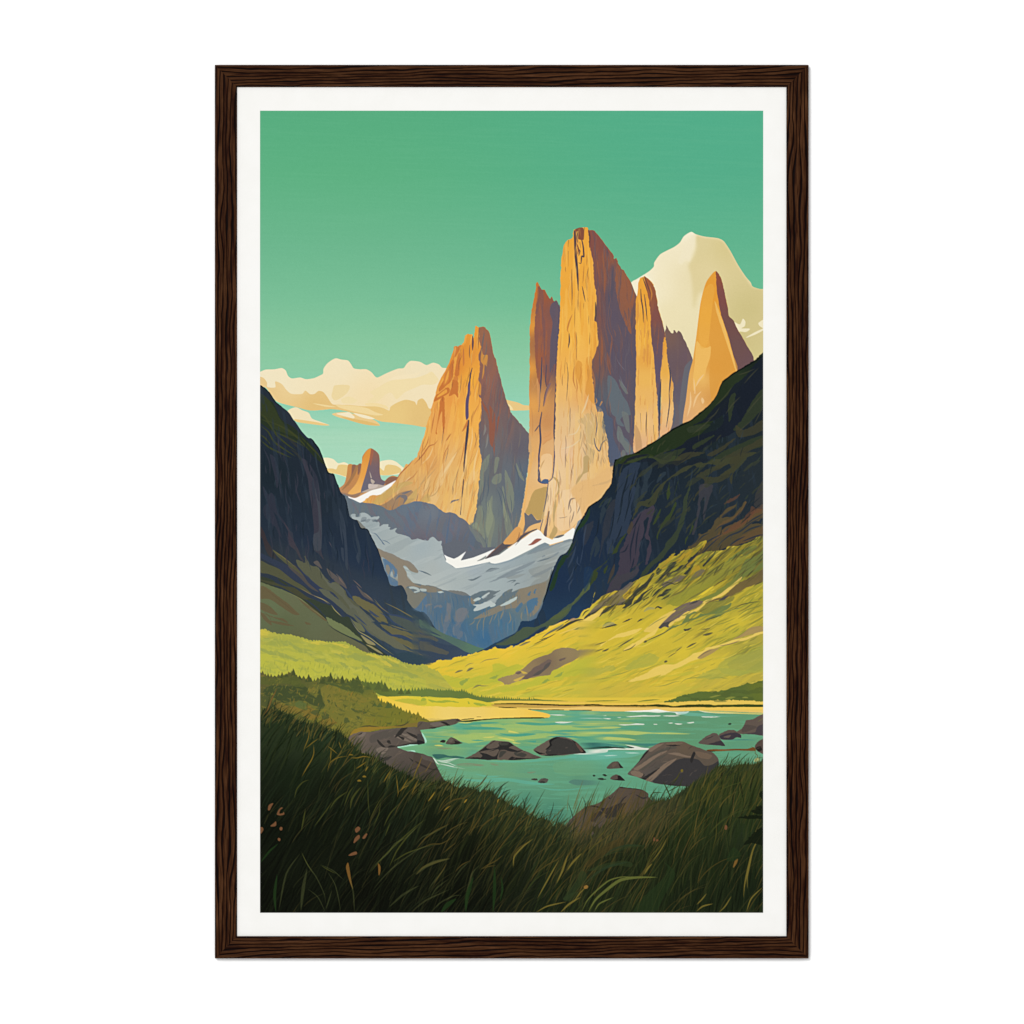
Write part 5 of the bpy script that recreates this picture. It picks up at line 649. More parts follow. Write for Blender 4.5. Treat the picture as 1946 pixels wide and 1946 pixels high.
# conifer line
jag("D -10 1290 60 1265 130 1270 200 1285 300 1280 400 1290 480 1290 560 1320 640 1350 740 1365 860 1370 960 1378 1100 1380 1300 1388", "D 1500 1398 1200 1396 900 1394 800 1412 760 1415 700 1400 600 1380 540 1365 440 1372 340 1360 240 1360 160 1355 80 1345 0 1355", grad('800 1320 6a7c40','900 1325 66783c','1000 1330 74803c'), h=(1.5,6.5), w=(2.5,5), seed=21, conif=True)
SS('D', 9, '6f7f3c', "=10 1280 1386 1450 1392 1700 1402; =6 1400 1390 1600 1398", alpha=.9)
jag("B 1180 1180 1260 1190 1340 1205 1400 1190 1470 1240 1540 1280 1640 1285 1740 1290 1840 1280 1932 1285", "B 1960 1350 1800 1342 1700 1340 1600 1345 1480 1350 1400 1330 1300 1270 1220 1230", grad('700 1300 5f6c34','800 1320 6a7c3e'), h=(2,9), w=(4,8), seed=22, conif=True)
# ---------------------------------------------------------------- olive foreground slope on the left
FG = jag("B 10 1075 60 1085 120 1120 200 1125 280 1110 340 1100 B 400 1070 440 1110 500 1150 560 1150 620 1180 700 1160 760 1130 820 1130 880 1160 960 1150 1040 1180 1100 1160 1160 1170 1220 1240 1300 1270 1340 1300 1400 1400 1480 1430 1560 1460 1620 1490 1740 1545 1860 1570 1900 1610 1932 1610", "D 100 1630 400 1600 430 1640 100 1660 0 1680 G 1932 160 1900 300 1300 600 0 600",
 grad('500 1290 5f5a34','560 1300 5c5a34','620 1295 575c32','690 1305 5e6634','620 1320 757436','660 1310 6a7034','700 1330 7a7634','640 1340 7a7434','760 1350 75742e','680 1370 7a7636','560 1350 707034','530 1380 6f6a32','740 1370 74742e','600 1370 74702e','640 1390 7a7432','700 1380 80782e','560 1310 4a5430','520 1330 444c2e','800 1360 80762c'), h=(2.5,8), w=(5,9), seed=31, conif=True, mask=True)
# individual conifers
def conifer(x, y, h, w, c):
    P("B %g %g %g %g %g %g %g %g %g %g" % (x, y-h, x+w*.25, y-h*.55, x+w*.6, y, x-w*.6, y, x-w*.2, y-h*.55), c, sm=False, rough=.3)
for x, y, h, w in [(410,1170,150,90),(585,1180,95,70),(835,1210,145,90),(972,1210,110,60),(1035,1215,80,40),(1090,1220,95,50),(1145,1250,145,100),(745,1200,85,80),(270,1140,50,60),(480,1160,60,60),(900,1200,60,60),(330,1130,50,50)]:
    conifer(x, y, h, w, '49512e')
for x, y, h, w in [(1265,1270,90,70),(1380,1270,100,80),(1460,1290,105,80),(1640,1320,70,70),(1725,1320,60,60),(1500,1480,75,80),(1400,1470,60,60),(1340,1460,50,50)]:
    conifer(x, y, h, w, '566234')
P("B 1060 1180 1120 1150 1150 1110 1190 1200 1220 1280 1200 1320 1120 1290 1000 1280 900 1230 800 1210 760 1180 840 1170 940 1190", '4f5a32', .9, rough=.8)
PP('B', '414c2e', "120 1230 240 1220 400 1230 480 1200 560 1240 600 1300 640 1340 680 1360 710 1260 740 1340 770 1430 760 1470 640 1450 560 1410 440 1400 300 1420 220 1380 140 1340 60 1300", alpha=.85, rough=1)
PP('B', '59602f', "30 1110 200 1140 420 1110 500 1180 420 1210 260 1200 120 1220 30 1200; 380 1160 500 1180 560 1220 500 1240 400 1220", alpha=.7, rough=1)
PP('B', '7d7434', "580 1250 640 1240 700 1280 660 1310 600 1290; 720 1260 800 1210 900 1240 1000 1290 1150 1310 1280 1400 1200 1420 1000 1400 850 1420 780 1440 740 1330", alpha=.7, rough=.8)
PP('B', '8a6c30', "180 1410 300 1430 420 1460 560 1450 640 1480 700 1540 720 1580 640 1620 560 1600 480 1560 400 1540 300 1520 220 1480; 720 1620 800 1580 860 1600 900 1660 820 1680 740 1680", alpha=.55, rough=1.2)
PP('B', '5c6a3a', "430 1420 500 1400 560 1440 560 1500 500 1490 440 1460", alpha=.8, rough=.6)
PP('B', '4c5632', "600 1530 660 1500 720 1440 760 1470 700 1530 660 1560; 730 1560 770 1520 820 1560 810 1600 760 1610; 880 1410 900 1440 940 1480 960 1490 900 1460; 1060 1480 1120 1495 1180 1510 1220 1495 1250 1530 1190 1550 1130 1530; 990 1610 1020 1590 1060 1640 1000 1650; 1130 1570 1180 1590 1190 1620 1150 1600; 800 1380 830 1400 820 1430", alpha=.8, rough=.6)
STROKES(FG, 420, 8, 20, (5, 16), (1.6, 4), ['5c6232','80792f','69692f','4a5430','8a7a34'], .45, 84, curve=.3)
STROKES(FG, 520, -68, 16, (4, 13), (.8, 2.0), ['6a6c30','8c8436','50592c','8e7430','454f2b'], .6, 5)
SS('B', 9, '4a5530', "=9 830 1590 850 1620 845 1650", alpha=.9)
P("B 1100 1730 1200 1700 1360 1690 1500 1690 1700 1660 1932 1640 1932 1680 1740 1700 1500 1710 1300 1740 1200 1760 1060 1790", grad('700 1380 94792f','790 1374 7d6c34'), rough=.3)
SS('B', 9, '4e4c30', "=12 1160 1700 1250 1685 1340 1690 1400 1695; =12 1560 1685 1650 1680 1700 1660 1750 1620; =8 1750 1668 1830 1662")
# ---------------------------------------------------------------- lake
LAKE = P("D 430 1640 560 1640 700 1622 900 1606 1200 1602 1420 1598 1475 1585 1480 1555 1400 1530 1250 1500 1450 1506 1932 1508 F 0 1425 500 1430 1000 1430 1300 1420 1932 1445 I 1960 75 1960 1700 0 1700 H 1700 1800 0 1800 0 500 G 1700 520 1600 490 1932 430 1900 330 1850 280 1932 275",
 grad('830 1385 5fb88c','870 1378 54b296','950 1372 6fb878','1000 1380 a9c464','950 1395 a6c66a','860 1395 92bb66','830 1410 78a868','800 1400 72c088','900 1400 9cc266','1050 1365 68b88a','1100 1370 55ae92','1200 1370 5da87c','1300 1375 5f9a70','1400 1385 5f9c70','1440 1395 5fa078','1100 1400 66b080','1000 1420 5aa87e','900 1430 5aa486','830 1430 62a27c','860 1460 66a57e','950 1460 6aa57c','1000 1480 5fa080','1060 1450 5fa07a','1100 1430 5cb4a0','1150 1435 58b49a','1150 1470 5aa07c','1100 1480 5a9876','1000 1520 4a9076','1050 1545 42846e','950 1510 559a80','1250 1500 58a282','1400 1420 5aa07c','1300 1400 5c9a70','1200 1400 62a070','1440 1440 62a07c'), mask=True)
TEX(LAKE, 1, 60, 4, .60, '62b692', .35, 131, .04)
upper = P("D 600 1620 1400 1600 1932 1560 F 600 1500 600 1700 H 1900 420 1300 480 400 430 100 400 60 300", None, mask=True, soft=10)*LAKE
TEX(upper, 1, 85, 5, .56, 'b0c566', .6, 132, .12)
TEX(upper, 0, 80, 4, .66, '45a68c', .6, 133, .12)
TEX(upper, 0, 70, 3, .74, 'd2d068', .6, 134, .1)
PP('H', 'aecb66', "400 330 600 310 800 300 900 330 1100 340 1240 310 1400 300 1600 320 1800 300 1932 310 1932 340 1700 330 1500 330 1300 360 1100 380 1040 400 900 370 760 380 600 410 500 390 420 360; 700 200 900 210 1100 200 1300 220 1500 210 1700 220 1900 200 1800 260 1500 280 1300 270 1100 290 900 250 720 230", alpha=.8, rough=.6, step=5)
PP('H', '3fa48c', "500 250 620 235 760 232 900 240 980 258 860 262 700 262 560 262; 900 300 1000 310 1100 308 1200 300 1300 310 1200 330 1080 335 980 325; 1070 190 1200 180 1400 195 1560 190 1500 210 1300 215 1150 205; 460 200 600 180 800 180 900 190 700 205 560 215; 1200 390 1300 380 1290 400; 500 340 560 350; 1400 340 1600 325 1800 340 1932 330 1932 380 1800 370 1700 350 1560 345; 600 375 680 370 740 380 660 385; 1680 230 1800 225 1932 232 1932 245 1800 242; 1460 280 1600 265 1800 270 1700 285", alpha=.85)
PP('H', 'e6dc62', "1010 270 1120 300 1000 290; 880 350 960 350 1060 370 1060 385 960 365; 720 345 860 335 800 350; 1040 395 1140 410 1060 410; 200 430 260 425 300 440 230 438", alpha=.9)
PP('I', 'd4d866', "100 240 200 230 340 230 400 240 300 250 200 250; 0 285 200 285 400 280 500 275 640 285 760 295 900 292 1020 298 1150 308 1000 312 850 310 700 305 560 320 400 310 200 310 0 310; 240 340 360 345 480 355 560 375 480 380 340 375 200 365; 0 245 50 250 0 262; 0 190 90 195 60 210 0 215; 0 70 90 72 80 95 0 100", alpha=.75)
PP('I', '357f78', "0 410 120 400 240 410 360 430 440 440 540 450 500 460 400 450 280 440 160 455 80 465 0 455; 200 400 340 405 460 415 560 430 700 440 850 410 780 410 600 410 420 400; 700 440 640 460 560 455", alpha=.85)
PP('I', '16201f', "0 458 80 462 150 450 240 442 340 448 430 456 440 464 300 462 200 460 120 470 40 475 0 472; 460 440 520 450 560 462 500 460", alpha=.95)
PP('I', 'f2f2e6', "20 490 80 480 160 470 240 470 330 462 460 470 420 460 500 464 540 455 440 425 560 440 620 455 700 465 690 480 560 480 400 478 260 480 250 500 200 512 100 515 20 525 10 510; 215 540 300 535 360 540 300 546 230 548; 440 510 540 508 600 515 500 520; 370 205 480 205 560 195 650 200 640 210 520 210 430 216; 450 120 560 112 650 105 700 110 830 108 800 118 620 120 500 125; 845 115 900 108 1030 110 960 120; 745 202 780 200 790 206 760 208; 905 190 940 186 960 190 930 196; 975 195 1060 198 1030 208 1000 206; 1105 188 1180 178 1185 186 1140 194; 200 115 230 105 240 112; 350 130 400 128 380 134; 0 138 110 140 50 145; 200 135 290 142 260 150 210 142; 800 186 830 186; 430 65 500 60 600 55 700 50 780 40 860 55 960 70 1100 68 1130 65 1100 90 1000 100 980 80 900 72 800 80 700 72 560 72; 1230 55 1340 65 1480 70 1560 75 1700 85 1560 88 1440 85 1300 75; 1260 118 1400 122 1470 120 1400 130 1280 128", alpha=.95)
PP('I', 'ecd668', "1230 55 1380 62 1520 68 1700 78 1932 85 1932 98 1800 96 1640 90 1500 86 1380 80", alpha=.85)
PP('I', '6cc8b8', "1000 80 1130 75 1300 90 1470 110 1700 110 1500 120 1300 120 1100 110; 0 500 120 515 260 505 400 490 560 490 700 480 640 520 500 560 300 570 120 590 0 580", alpha=.45, clip=LAKE)
PP('H', 'eef0e4', "1500 182 1560 175 1640 178 1700 175 1620 192 1540 192; 1440 100 1540 98 1620 105 1540 110; 1790 105 1840 98 1860 105; 1810 138 1860 132 1920 138 1860 144; 1700 525 1840 510 1860 490 1900 475 1932 480 1932 515 1850 530; 80 250 140 245; 1700 88 1740 84", alpha=.9)
SS('H', 9, 'e6efe2', "=12 178 558 205 585 230 620 260 640; =9 205 590 300 598 400 580 500 566; =7 220 600 320 610 430 585; =8 230 625 330 645 440 670 540 684; =6 260 612 360 622 400 640 460 660", alpha=.9)
PP('H', '285c5c', "180 530 300 528 360 545 440 545 520 560 530 572 420 570 330 562 250 578 220 575; 1800 410 1932 400 1932 450 1860 440; 1840 465 1932 460 1932 470", alpha=.85)
PP('H', '5ac0ac', "700 590 900 600 1200 595 1400 570 1700 545 1740 560 1500 590 1200 615 900 615; 500 790 700 800 900 780 1100 800 1300 830 1500 850 1400 860 1200 850 1000 820 800 830 600 820; 1300 870 1450 900 1650 905 1932 870 1932 880 1660 915 1460 915; 640 740 800 760 960 750 800 780", alpha=.5, clip=LAKE)
PP('H', '8a8468', "800 630 840 625 900 645 850 650; 220 460 300 455 400 465 300 475; 1200 720 1300 715 1240 735; 740 640 700 660 600 640; 430 640 560 620 720 640 560 660", alpha=.55, clip=LAKE)
PP('H', '6da878', "400 650 560 640 800 680 1000 720 1200 740 1400 760 1300 790 1000 770 800 750 600 720 460 690; 1500 620 1932 600 1932 720 1700 760 1500 720", alpha=.5, clip=LAKE, rough=1, step=6)
PP('I', '4f8a72', "0 810 60 815 120 835 60 855 0 860", alpha=.9)
PP('H', '4f7f74', "1650 830 1700 800 1800 805 1932 815 1932 855 1850 860 1740 862", alpha=.85, clip=LAKE)
SS('D', 10, 'f2cc4c', "=9 430 1645 520 1650 600 1640; =7 500 1655 560 1662", alpha=.9)
ADJ(LAKE, .90, .965, '6f9c68', .10)
SEAM(1130, LAKE, 1340, 1600, 18, 16); SEAM(1110, LAKE, 1340, 1600, 14, 10)
# ---------------------------------------------------------------- rocks
RK = grad('700 1390 6f6156','760 1385 665c54','800 1420 5f544c','840 1380 665c52','820 1450 554c46')
ROCKS = np.zeros((AH, AW), np.float32)
def rock(view, outline, base, *layers):
    m = P(outline, base, mask=True, view=view, rough=.25)
    for c, polys in layers: PP(view, c, polys, clip=m, rough=.2)
    np.maximum(ROCKS, m, out=ROCKS)
    return m
rock('G', "1010 400 1080 340 1180 300 1260 305 1330 300 1420 280 1560 265 1700 255 1830 250 1870 300 1920 430 1850 445 1760 450 1660 465 1600 480 1720 520 1850 545 1932 570 1960 600 1960 960 1800 860 1600 760 1400 640 1250 560 1120 520 1100 460", grad('680 1395 7a6a5c','720 1390 6e6058','780 1390 6f6359','800 1405 5c524c','760 1400 625850','720 1430 635a50','790 1440 5c5048','770 1470 4e4640'),
 ('5f574f', "1320 330 1480 290 1500 340 1400 400 1300 430 1280 380; 1420 300 1640 280 1560 350 1480 390"),
 ('857668', "1560 350 1620 340 1700 380 1760 420 1700 410 1640 390; 1640 320 1740 340 1840 400 1780 400 1700 360; 1180 330 1240 310 1220 350 1160 370; 1360 500 1440 470 1500 490 1440 560 1380 540"),
 ('33312f', "1570 370 1600 320 1650 260 1720 255 1680 290 1640 340; 1370 390 1400 410 1440 450 1480 480 1520 460 1600 460 1760 430 1900 420 1920 432 1800 450 1660 462 1560 480 1440 482 1380 430; 1480 410 1510 400 1530 440 1500 440; 1700 300 1780 330 1860 370 1910 420 1840 390 1760 350; 1290 300 1320 275 1340 300; 1150 340 1200 310 1190 330; 1610 350 1680 370 1670 400; 1735 600 1800 640 1932 700 1932 710 1800 665"),
 ('3f3c3a', "1480 490 1420 540 1400 580 1440 600 1540 580 1500 620 1440 640 1360 580"))
rock('H', "-20 510 0 510 60 525 130 545 175 555 200 590 240 680 280 760 310 810 340 850 380 900 300 960 0 960 -40 900", grad('800 1440 564a42','840 1460 50463e','830 1500 3c362e'),
 ('3a3532', "0 600 80 640 160 680 240 690 235 700 140 690 60 655 0 615"), ('635850', "60 530 170 560 200 620 150 600 80 580"))
SS('H', 9, '7a6030', "=8 70 540 40 640 0 740; =8 180 590 140 660 90 740; =6 210 730 190 800")
rock('D', "0 1780 20 1810 45 1880 20 1890 -40 1895 -40 1780", '4a4644', ('25262a', "-40 1850 20 1860 40 1885 -40 1895"))
rock('D', "-30 1640 80 1640 150 1640 250 1625 330 1610 420 1600 460 1620 430 1640 400 1660 330 1680 250 1690 170 1710 100 1720 0 1730 -40 1740", '655a4e', ('2c2a2a', "225 1640 280 1640 340 1680 310 1690 270 1660; 90 1705 200 1700 150 1715; 400 1615 450 1610 430 1625"), ('7a6e62', "100 1660 200 1640 260 1670 160 1690"))
rock('D', "220 1870 235 1848 260 1842 285 1855 270 1875", '2c2a28')
rock('D', "285 1890 305 1850 330 1820 350 1815 390 1830 440 1860 480 1880 420 1895 340 1898", '5d5248', ('2e2a2a', "380 1850 410 1860 470 1880 400 1895 330 1892 390 1880"), ('6e6256', "310 1860 340 1825 370 1840 350 1870"))
rock('H', "530 572 600 540 680 490 760 430 820 385 850 378 940 385 1010 395 1060 430 1130 470 1200 500 1300 540 1360 562 1300 575 1160 585 1020 592 880 585 780 590 660 580 580 578", '6a5c50',
 ('2a2a2c', "860 380 830 400 760 450 800 470 880 455 900 440 920 470 900 500 880 560 880 585 800 590 700 575 720 540 690 510 760 520 830 550 870 540 900 480 870 470 740 490 680 500 760 440 840 385; 900 400 1000 400 1060 430 1010 450 1000 490 960 480 920 480 905 440; 1000 590 1040 550 1060 560 1200 570 1350 562 1160 588; 530 572 660 560 780 580 700 585; 1010 460 1100 490 1160 480 1120 500 1040 500 1000 490; 780 500 900 460 860 480"),
 ('44443e', "900 410 960 400 1010 410 980 430 920 430; 910 500 960 490 980 500 920 560 900 560; 1060 510 1120 500 1200 530 1160 560 1080 540"))
rock('H', "1268 482 1300 455 1360 415 1420 380 1480 350 1530 338 1600 342 1680 365 1740 400 1790 450 1840 510 1760 520 1700 528 1600 538 1450 545 1370 542 1330 530 1300 510", '6e6054',
 ('3c3b39', "1450 390 1500 350 1560 350 1640 365 1720 400 1770 460 1800 510 1700 520 1560 535 1450 540 1400 510 1430 450 1460 430"), ('1f2022', "1440 380 1500 345 1560 342 1500 365 1460 400 1470 430 1430 470 1400 475 1445 430; 1680 368 1740 410 1790 460 1840 510 1790 515 1730 420; 1370 540 1450 530 1560 535 1450 548; 1280 485 1340 510 1400 520 1330 525"),
 ('6b4f44', "1720 400 1770 440 1810 500 1780 500 1740 440"))
rock('H', "1245 800 1270 788 1310 790 1315 810 1280 808", '45423c'); rock('H', "1315 828 1350 795 1390 785 1430 800 1410 835 1350 838", '5a5850', ('2e2c2c', "1330 830 1380 820 1400 836"))
rock('I', "470 745 500 700 560 640 620 560 660 500 720 455 800 410 880 395 1000 390 1080 395 1160 430 1230 455 1300 480 1370 500 1420 540 1450 590 1450 660 1400 740 1200 900 1100 875 1000 872 900 860 760 840 640 800 560 770", grad('1210 1460 6a5a50','1260 1420 6d5c4e','1300 1420 6f5c48','1340 1440 66584a','1260 1470 54504a','1300 1480 3e3c3e','1230 1480 5a5450'),
 ('3a393c', "740 830 800 760 860 700 920 640 1000 590 1080 570 1180 575 1240 590 1300 650 1380 640 1450 600 1440 700 1200 900 1100 875 920 860"),
 ('5a544a', "600 690 700 620 800 560 900 520 840 570 760 600 700 650 640 700; 560 680 640 600 740 520 860 460 960 440 1000 460 900 480 800 520 700 580"),
 ('8b7460', "660 810 760 720 840 650 920 600 1000 570 940 630 860 690 780 770 710 825; 530 690 620 630 720 560 820 510 900 490 800 550 700 620 580 700; 900 520 1000 510 1100 540 1200 560 1100 560 1000 540; 690 480 760 430 860 410 800 450 720 500; 500 720 560 700 640 740 600 780 520 750"),
 ('2b2a2c', "520 690 640 740 600 790 650 745; 600 800 700 740 820 670 740 740 650 805; 560 640 640 560 700 480 640 520 580 600 530 670; 880 430 960 425 1040 435 960 440; 900 850 1000 860 1040 870 920 866; 1140 590 1180 500 1200 520 1160 620"),
 ('7a6450', "1200 500 1300 510 1380 540 1340 580 1240 560; 880 405 1000 400 1080 410 1000 420 900 425"))
rock('I', "240 678 290 620 330 605 365 608 400 650 420 675 320 682", '5c5248', ('2c2828', "365 610 400 650 420 678 390 680 375 640"), ('6c5a4c', "300 640 340 610 350 640 310 670"))
rock('I', "280 790 300 765 345 745 385 760 420 790 440 812 360 810 300 800", '5f5048', ('221f22', "360 760 400 760 440 812 360 808 300 800 360 795"))
for q in ("90 758 105 750 125 760 105 768", "195 750 220 742 248 760 225 764", "140 795 180 784 240 798 190 804", "1548 205 1570 192 1592 198 1575 208"): rock('I', q, '2a2a28')
rock('I', "1232 410 1270 370 1320 330 1390 298 1430 305 1460 340 1480 380 1520 438 1440 430 1340 425", '665850', ('3e3840', "1340 420 1400 400 1480 380 1520 438 1420 432"), ('45403e', "1300 370 1360 340 1420 320 1360 350"))
rock('I', "1450 320 1500 290 1560 265 1620 268 1690 320 1690 352 1640 345 1600 368 1520 372 1480 365", '66574e', ('3e3844', "1460 330 1560 300 1640 295 1690 320 1690 352 1600 368 1480 365"), ('6e6054', "1500 340 1580 320 1560 350"))
rock('I', "1640 290 1700 250 1730 200 1750 160 1820 150 1870 120 1960 95 1960 315 1800 310 1690 308", '6a5a50', ('4a4248', "1840 290 1870 230 1960 200 1960 315 1700 308"), ('5a4e48', "1730 210 1860 230 1800 270 1700 290"), ('746a4a', "1870 180 1900 150 1960 130 1900 165"))
SS('I', 9, '3f7470', "=9 1530 375 1700 372 1860 375", alpha=.8)
P("I 1320 480 1400 472 1500 474 1640 468 1760 468 1830 450 1850 490 1760 490 1640 486 1500 492 1380 496 1330 492", '6f4a28'); SS('I', 8, '8a5a24', "=6 1400 484 1500 482 1580 480"); SS('I', 8, '2c2418', "=6 1320 486 1360 494 1420 496")
rock('I', "1840 450 1860 410 1890 380 1960 360 1960 520 1880 500", '5c4a40', ('24221e', "1850 460 1900 440 1920 480 1880 500 1850 490"))
SS('I', 7, '5a5228', "=5 1800 440 1840 480 1850 540; =5 1780 480 1840 500; =5 1830 510 1870 540 1860 600; =6 1840 600 1870 570 1932 560")
PP('I', 'b8b070', "1830 600 1850 570 1880 570 1900 590 1850 612", alpha=.7)
rock('I', "-60 1150 0 1105 60 1080 140 1060 230 1000 300 950 380 880 440 885 560 900 640 915 690 950 700 1000 760 1040 800 1120 700 1300 400 1500 -260 1500 -200 1300 -130 1210", grad('1130 1540 5c5044','1180 1510 5e5044','1220 1510 58493c','1150 1580 544a40','1200 1560 5f5038'),
 ('2f2c36', "180 1105 240 1110 320 1080 380 1050 420 1000 470 970 430 1010 400 1060 450 1050 400 1130 360 1190 280 1210 240 1180 200 1150; 70 1250 100 1180 160 1140 200 1160 160 1200 120 1250; 550 960 600 980 640 995 690 985 640 1010 590 990; 230 1180 290 1200 260 1225 230 1210; 265 990 285 1005 270 1010"),
 ('2a2826', "380 882 460 884 600 905 660 920 600 912 470 895 390 890; 60 1085 130 1085 180 1105 130 1100"))
P("I 720 960 780 1020 860 990 900 1040 960 1040 960 1100 800 1100 740 1040", '3f6a58', .6, clip=LAKE)
# wisps and light under the boulders are part of the lake
ADJ(ROCKS, .85, .93, '5c5244', .12)
STROKES(ROCKS, 120, -30, 30, (5, 22), (.8, 2.4), ['6e6156','3a3532','4a423c','7a6a5a'], .4, 91)
# ---------------------------------------------------------------- dark foreground grass
gl = "G -10 100 30 150 60 60 120 60 200 60 260 80 320 110 380 130 440 170 520 200 600 220 680 210 740 260 820 290 900 310 980 350 1060 420 1120 500 1200 560 1300 580 1400 640 1500 700 1600 760 1700 800 1800 850 1932 900 H 330 830 420 880 500 900 560 890 640 920 700 950 800 930 880 1000 960 1040 1040 1100 1140 1120 1200 1180 1280 1230 1360 1230 1440 1260 1500 1330 1560 1290 1640 1350 1740 1420 1840 1430 1932 1400 I 60 1330 200 1330 340 1260 440 1230 560 1180 640 1100 760 1040 860 1040 1000 980 1100 900 1200 830 1300 780 1400 700 1480 650 1560 690 1640 650 1740 640 1840 640 1960 600"
GR = jag(gl, "K 1980 760 -20 760 J 0 760", grad('500 1400 2f3a22','560 1420 2f3b24','620 1400 2c3c26','700 1460 29321c','560 1480 22301a','520 1560 1a2214','640 1500 1f2616','600 1560 181f12','700 1560 191e13','800 1520 1e2614','500 1700 15170f','700 1700 16180f','860 1560 1e2414','900 1620 1a1f12','860 1700 15180f','950 1560 2a3420','1000 1600 252e1c','1060 1600 2c351e','1040 1700 20271a','1150 1600 353a20','1200 1560 36401f','1200 1660 232c18','1300 1520 35401f','1300 1600 283319','1300 1700 202a17','1400 1500 38431f','1440 1460 444a22','1420 1580 2a3620','1440 1700 1f2a18','1120 1560 3a3a24','1180 1640 262e1a','900 1500 2a321c','1360 1650 253018'), h=(3,9), w=(3,6), seed=41, mask=True, conif=True)
edge = pts(gl); ex, ey = edge[:,0], edge[:,1]; srt = np.argsort(ex); ex = ex[srt]; ey = ey[srt]
rs = random.Random(77)
def top(x): return float(np.interp(x, ex, ey))
def palette(X, Y, t):
    """blade colours: greener and darker to the lower left, olive and ochre to the right and near the crest"""
    r = rs.random(); left = X < 420
    d = min(1, max(0, (Y-top(X))/420))
    if left and X < 300 and d < .5: base = ['26341f','1f2c18','2b3b22','18220f','303d22','34401f']
    elif d < .22: base = ['3c4426','333c1e','4a4c24','28301a','565024','2c3820','1d2414']
    elif d < .55: base = ['2b3418','222b15','39401d','1a2010','454520','171c10'] if X < 500 else ['2c3a1c','354222','202a14','3f4622','283618','1a2212']
    else: base = ['1b2213','1f2715','12150d','252d18','161a10'] if X < 520 else ['25331a','2c3a1c','1c2615','343f20','161d10']
    return rs.choice(base)
def blade(x, y, L, ang, bend, w, col, alpha=1, clip=None):
    a = math.radians(ang); p = []; n = 5; cx, cy = x, y
    for i in range(n+1):
        p.append((cx, cy)); aa = a-math.radians(bend)*i/n
        cx += math.cos(aa)*L/n; cy -= math.sin(aa)*L/n
    p = np.array(p)
    c = smooth(p, False, 3); t = np.linspace(0, 1, len(c)); tg = np.gradient(c, axis=0); tg /= np.linalg.norm(tg, axis=1, keepdims=True)+1e-9
    nn = np.stack([-tg[:,1], tg[:,0]], 1)*((1-t)**.7*np.minimum(1, .35+t*3)*w/2)[:, None]
    r = raster(np.vstack([c+nn, (c-nn)[::-1]]))
    if r: put(*r, col, alpha, clip)
blist = []
for i in range(2700):
    X = rs.uniform(-40, AW+20); tp = top(min(max(X, 0), AW))
    u = rs.random(); y = tp+(u**1.25)*(AH-tp+60)+rs.uniform(6, 26)
    blist.append((y, X))
blist.sort()
for y, X in blist:
    d = (y-top(min(max(X, 0), AW)))/400
    L = rs.uniform(32, 75)+50*min(1, max(0, d)); lean = 62 if X < 560 else (70 if X < 700 else 76)
    if X < 160: lean = 56
    if 520 < X < 700 and d > .3: lean = 62
    L = min(L, (y-top(min(max(X, 0), AW)))+rs.uniform(4, 22))
    if L < 8: continue
    blade(X, y, L, lean+8+rs.gauss(0, 7), rs.uniform(0, 36), rs.uniform(1.6, 4.6), palette(X, y, 0), rs.uniform(.35, .8))
# thin lit blades
for i in range(240):
    X = rs.uniform(60, AW+10); tp = top(min(X, AW)); y = tp+rs.random()**1.1*(AH-tp+30)+18
    d = (y-tp)/400; L = min(rs.uniform(28, 75), (y-tp)+rs.uniform(0, 18))
    lean = 60 if X < 560 else 72
    c = rs.choice(['4f5026','5c5426','46491f','61522a','3d4620'] if d < .45 else ['3b3f1e','46441f','333a1c','4c4822'])
    blade(X, y, L, lean+rs.gauss(0, 9), rs.uniform(0, 38), rs.uniform(1.0, 2.3), c, rs.uniform(.5, .9))
# wisps with light on them, long and thin
ADJ(GR, .95, .90)
for i in range(330):
    X = rs.uniform(120, AW+10); tp = top(min(X, AW)); y = tp+rs.random()**1.2*(AH-tp)+30
    L = min(rs.uniform(45, 120), (y-tp)+rs.uniform(6, 30)); c = rs.choice(['4a4522','55491f','3e4620','5f5126','44401e','6a5a2a'])
    if X < 420 and y > tp+160: c = rs.choice(['2f361c','38391e','2a331c','3f3e20'])
    blade(X, y, L, 66+rs.gauss(0, 9), rs.uniform(5, 60), rs.uniform(1.0, 2.4), c, rs.uniform(.45, .85))
# rear tufts against water and rock
for i in range(420):
    X = rs.uniform(300, AW); tp = top(X); L = rs.uniform(14, 34)+(rs.random() < .18)*rs.uniform(10, 26)
    blade(X-6, tp+12, L, 64+rs.gauss(0, 10), rs.uniform(-8, 34), rs.uniform(1.2, 2.4), rs.choice(['2a3220','3a4226','30391f','4c4a28','222b1b']), .9)
for i in range(230):
    X = rs.uniform(590, 760); y = rs.uniform(1325, 1400)
    blade(X, y, rs.uniform(25, 70), 68+rs.gauss(0, 8), rs.uniform(-5, 20), rs.uniform(1.2, 2.8), rs.choice(['5a4a2a','6a5428','4a4426','3c3c22','50441e']), .6)
for i in range(110):
    X = rs.uniform(5, 230); y = top(X)+rs.uniform(2, 30)
    blade(X, y, rs.uniform(14, 34), 62+rs.gauss(0, 8), 8, rs.uniform(1.2, 2.4), rs.choice(['2c3a24','3a4426','5c5a2c','6a5a2c','26331f']), .8)
ADJ(GR*P('Q 480 1440 640 1470 900 1570 960 1740 480 1740', None, mask=True, soft=40), .88, .76)
ADJ(GR*P('Q 960 1600 1460 1600 1460 1740 960 1740', None, mask=True, soft=30), .95, .88)
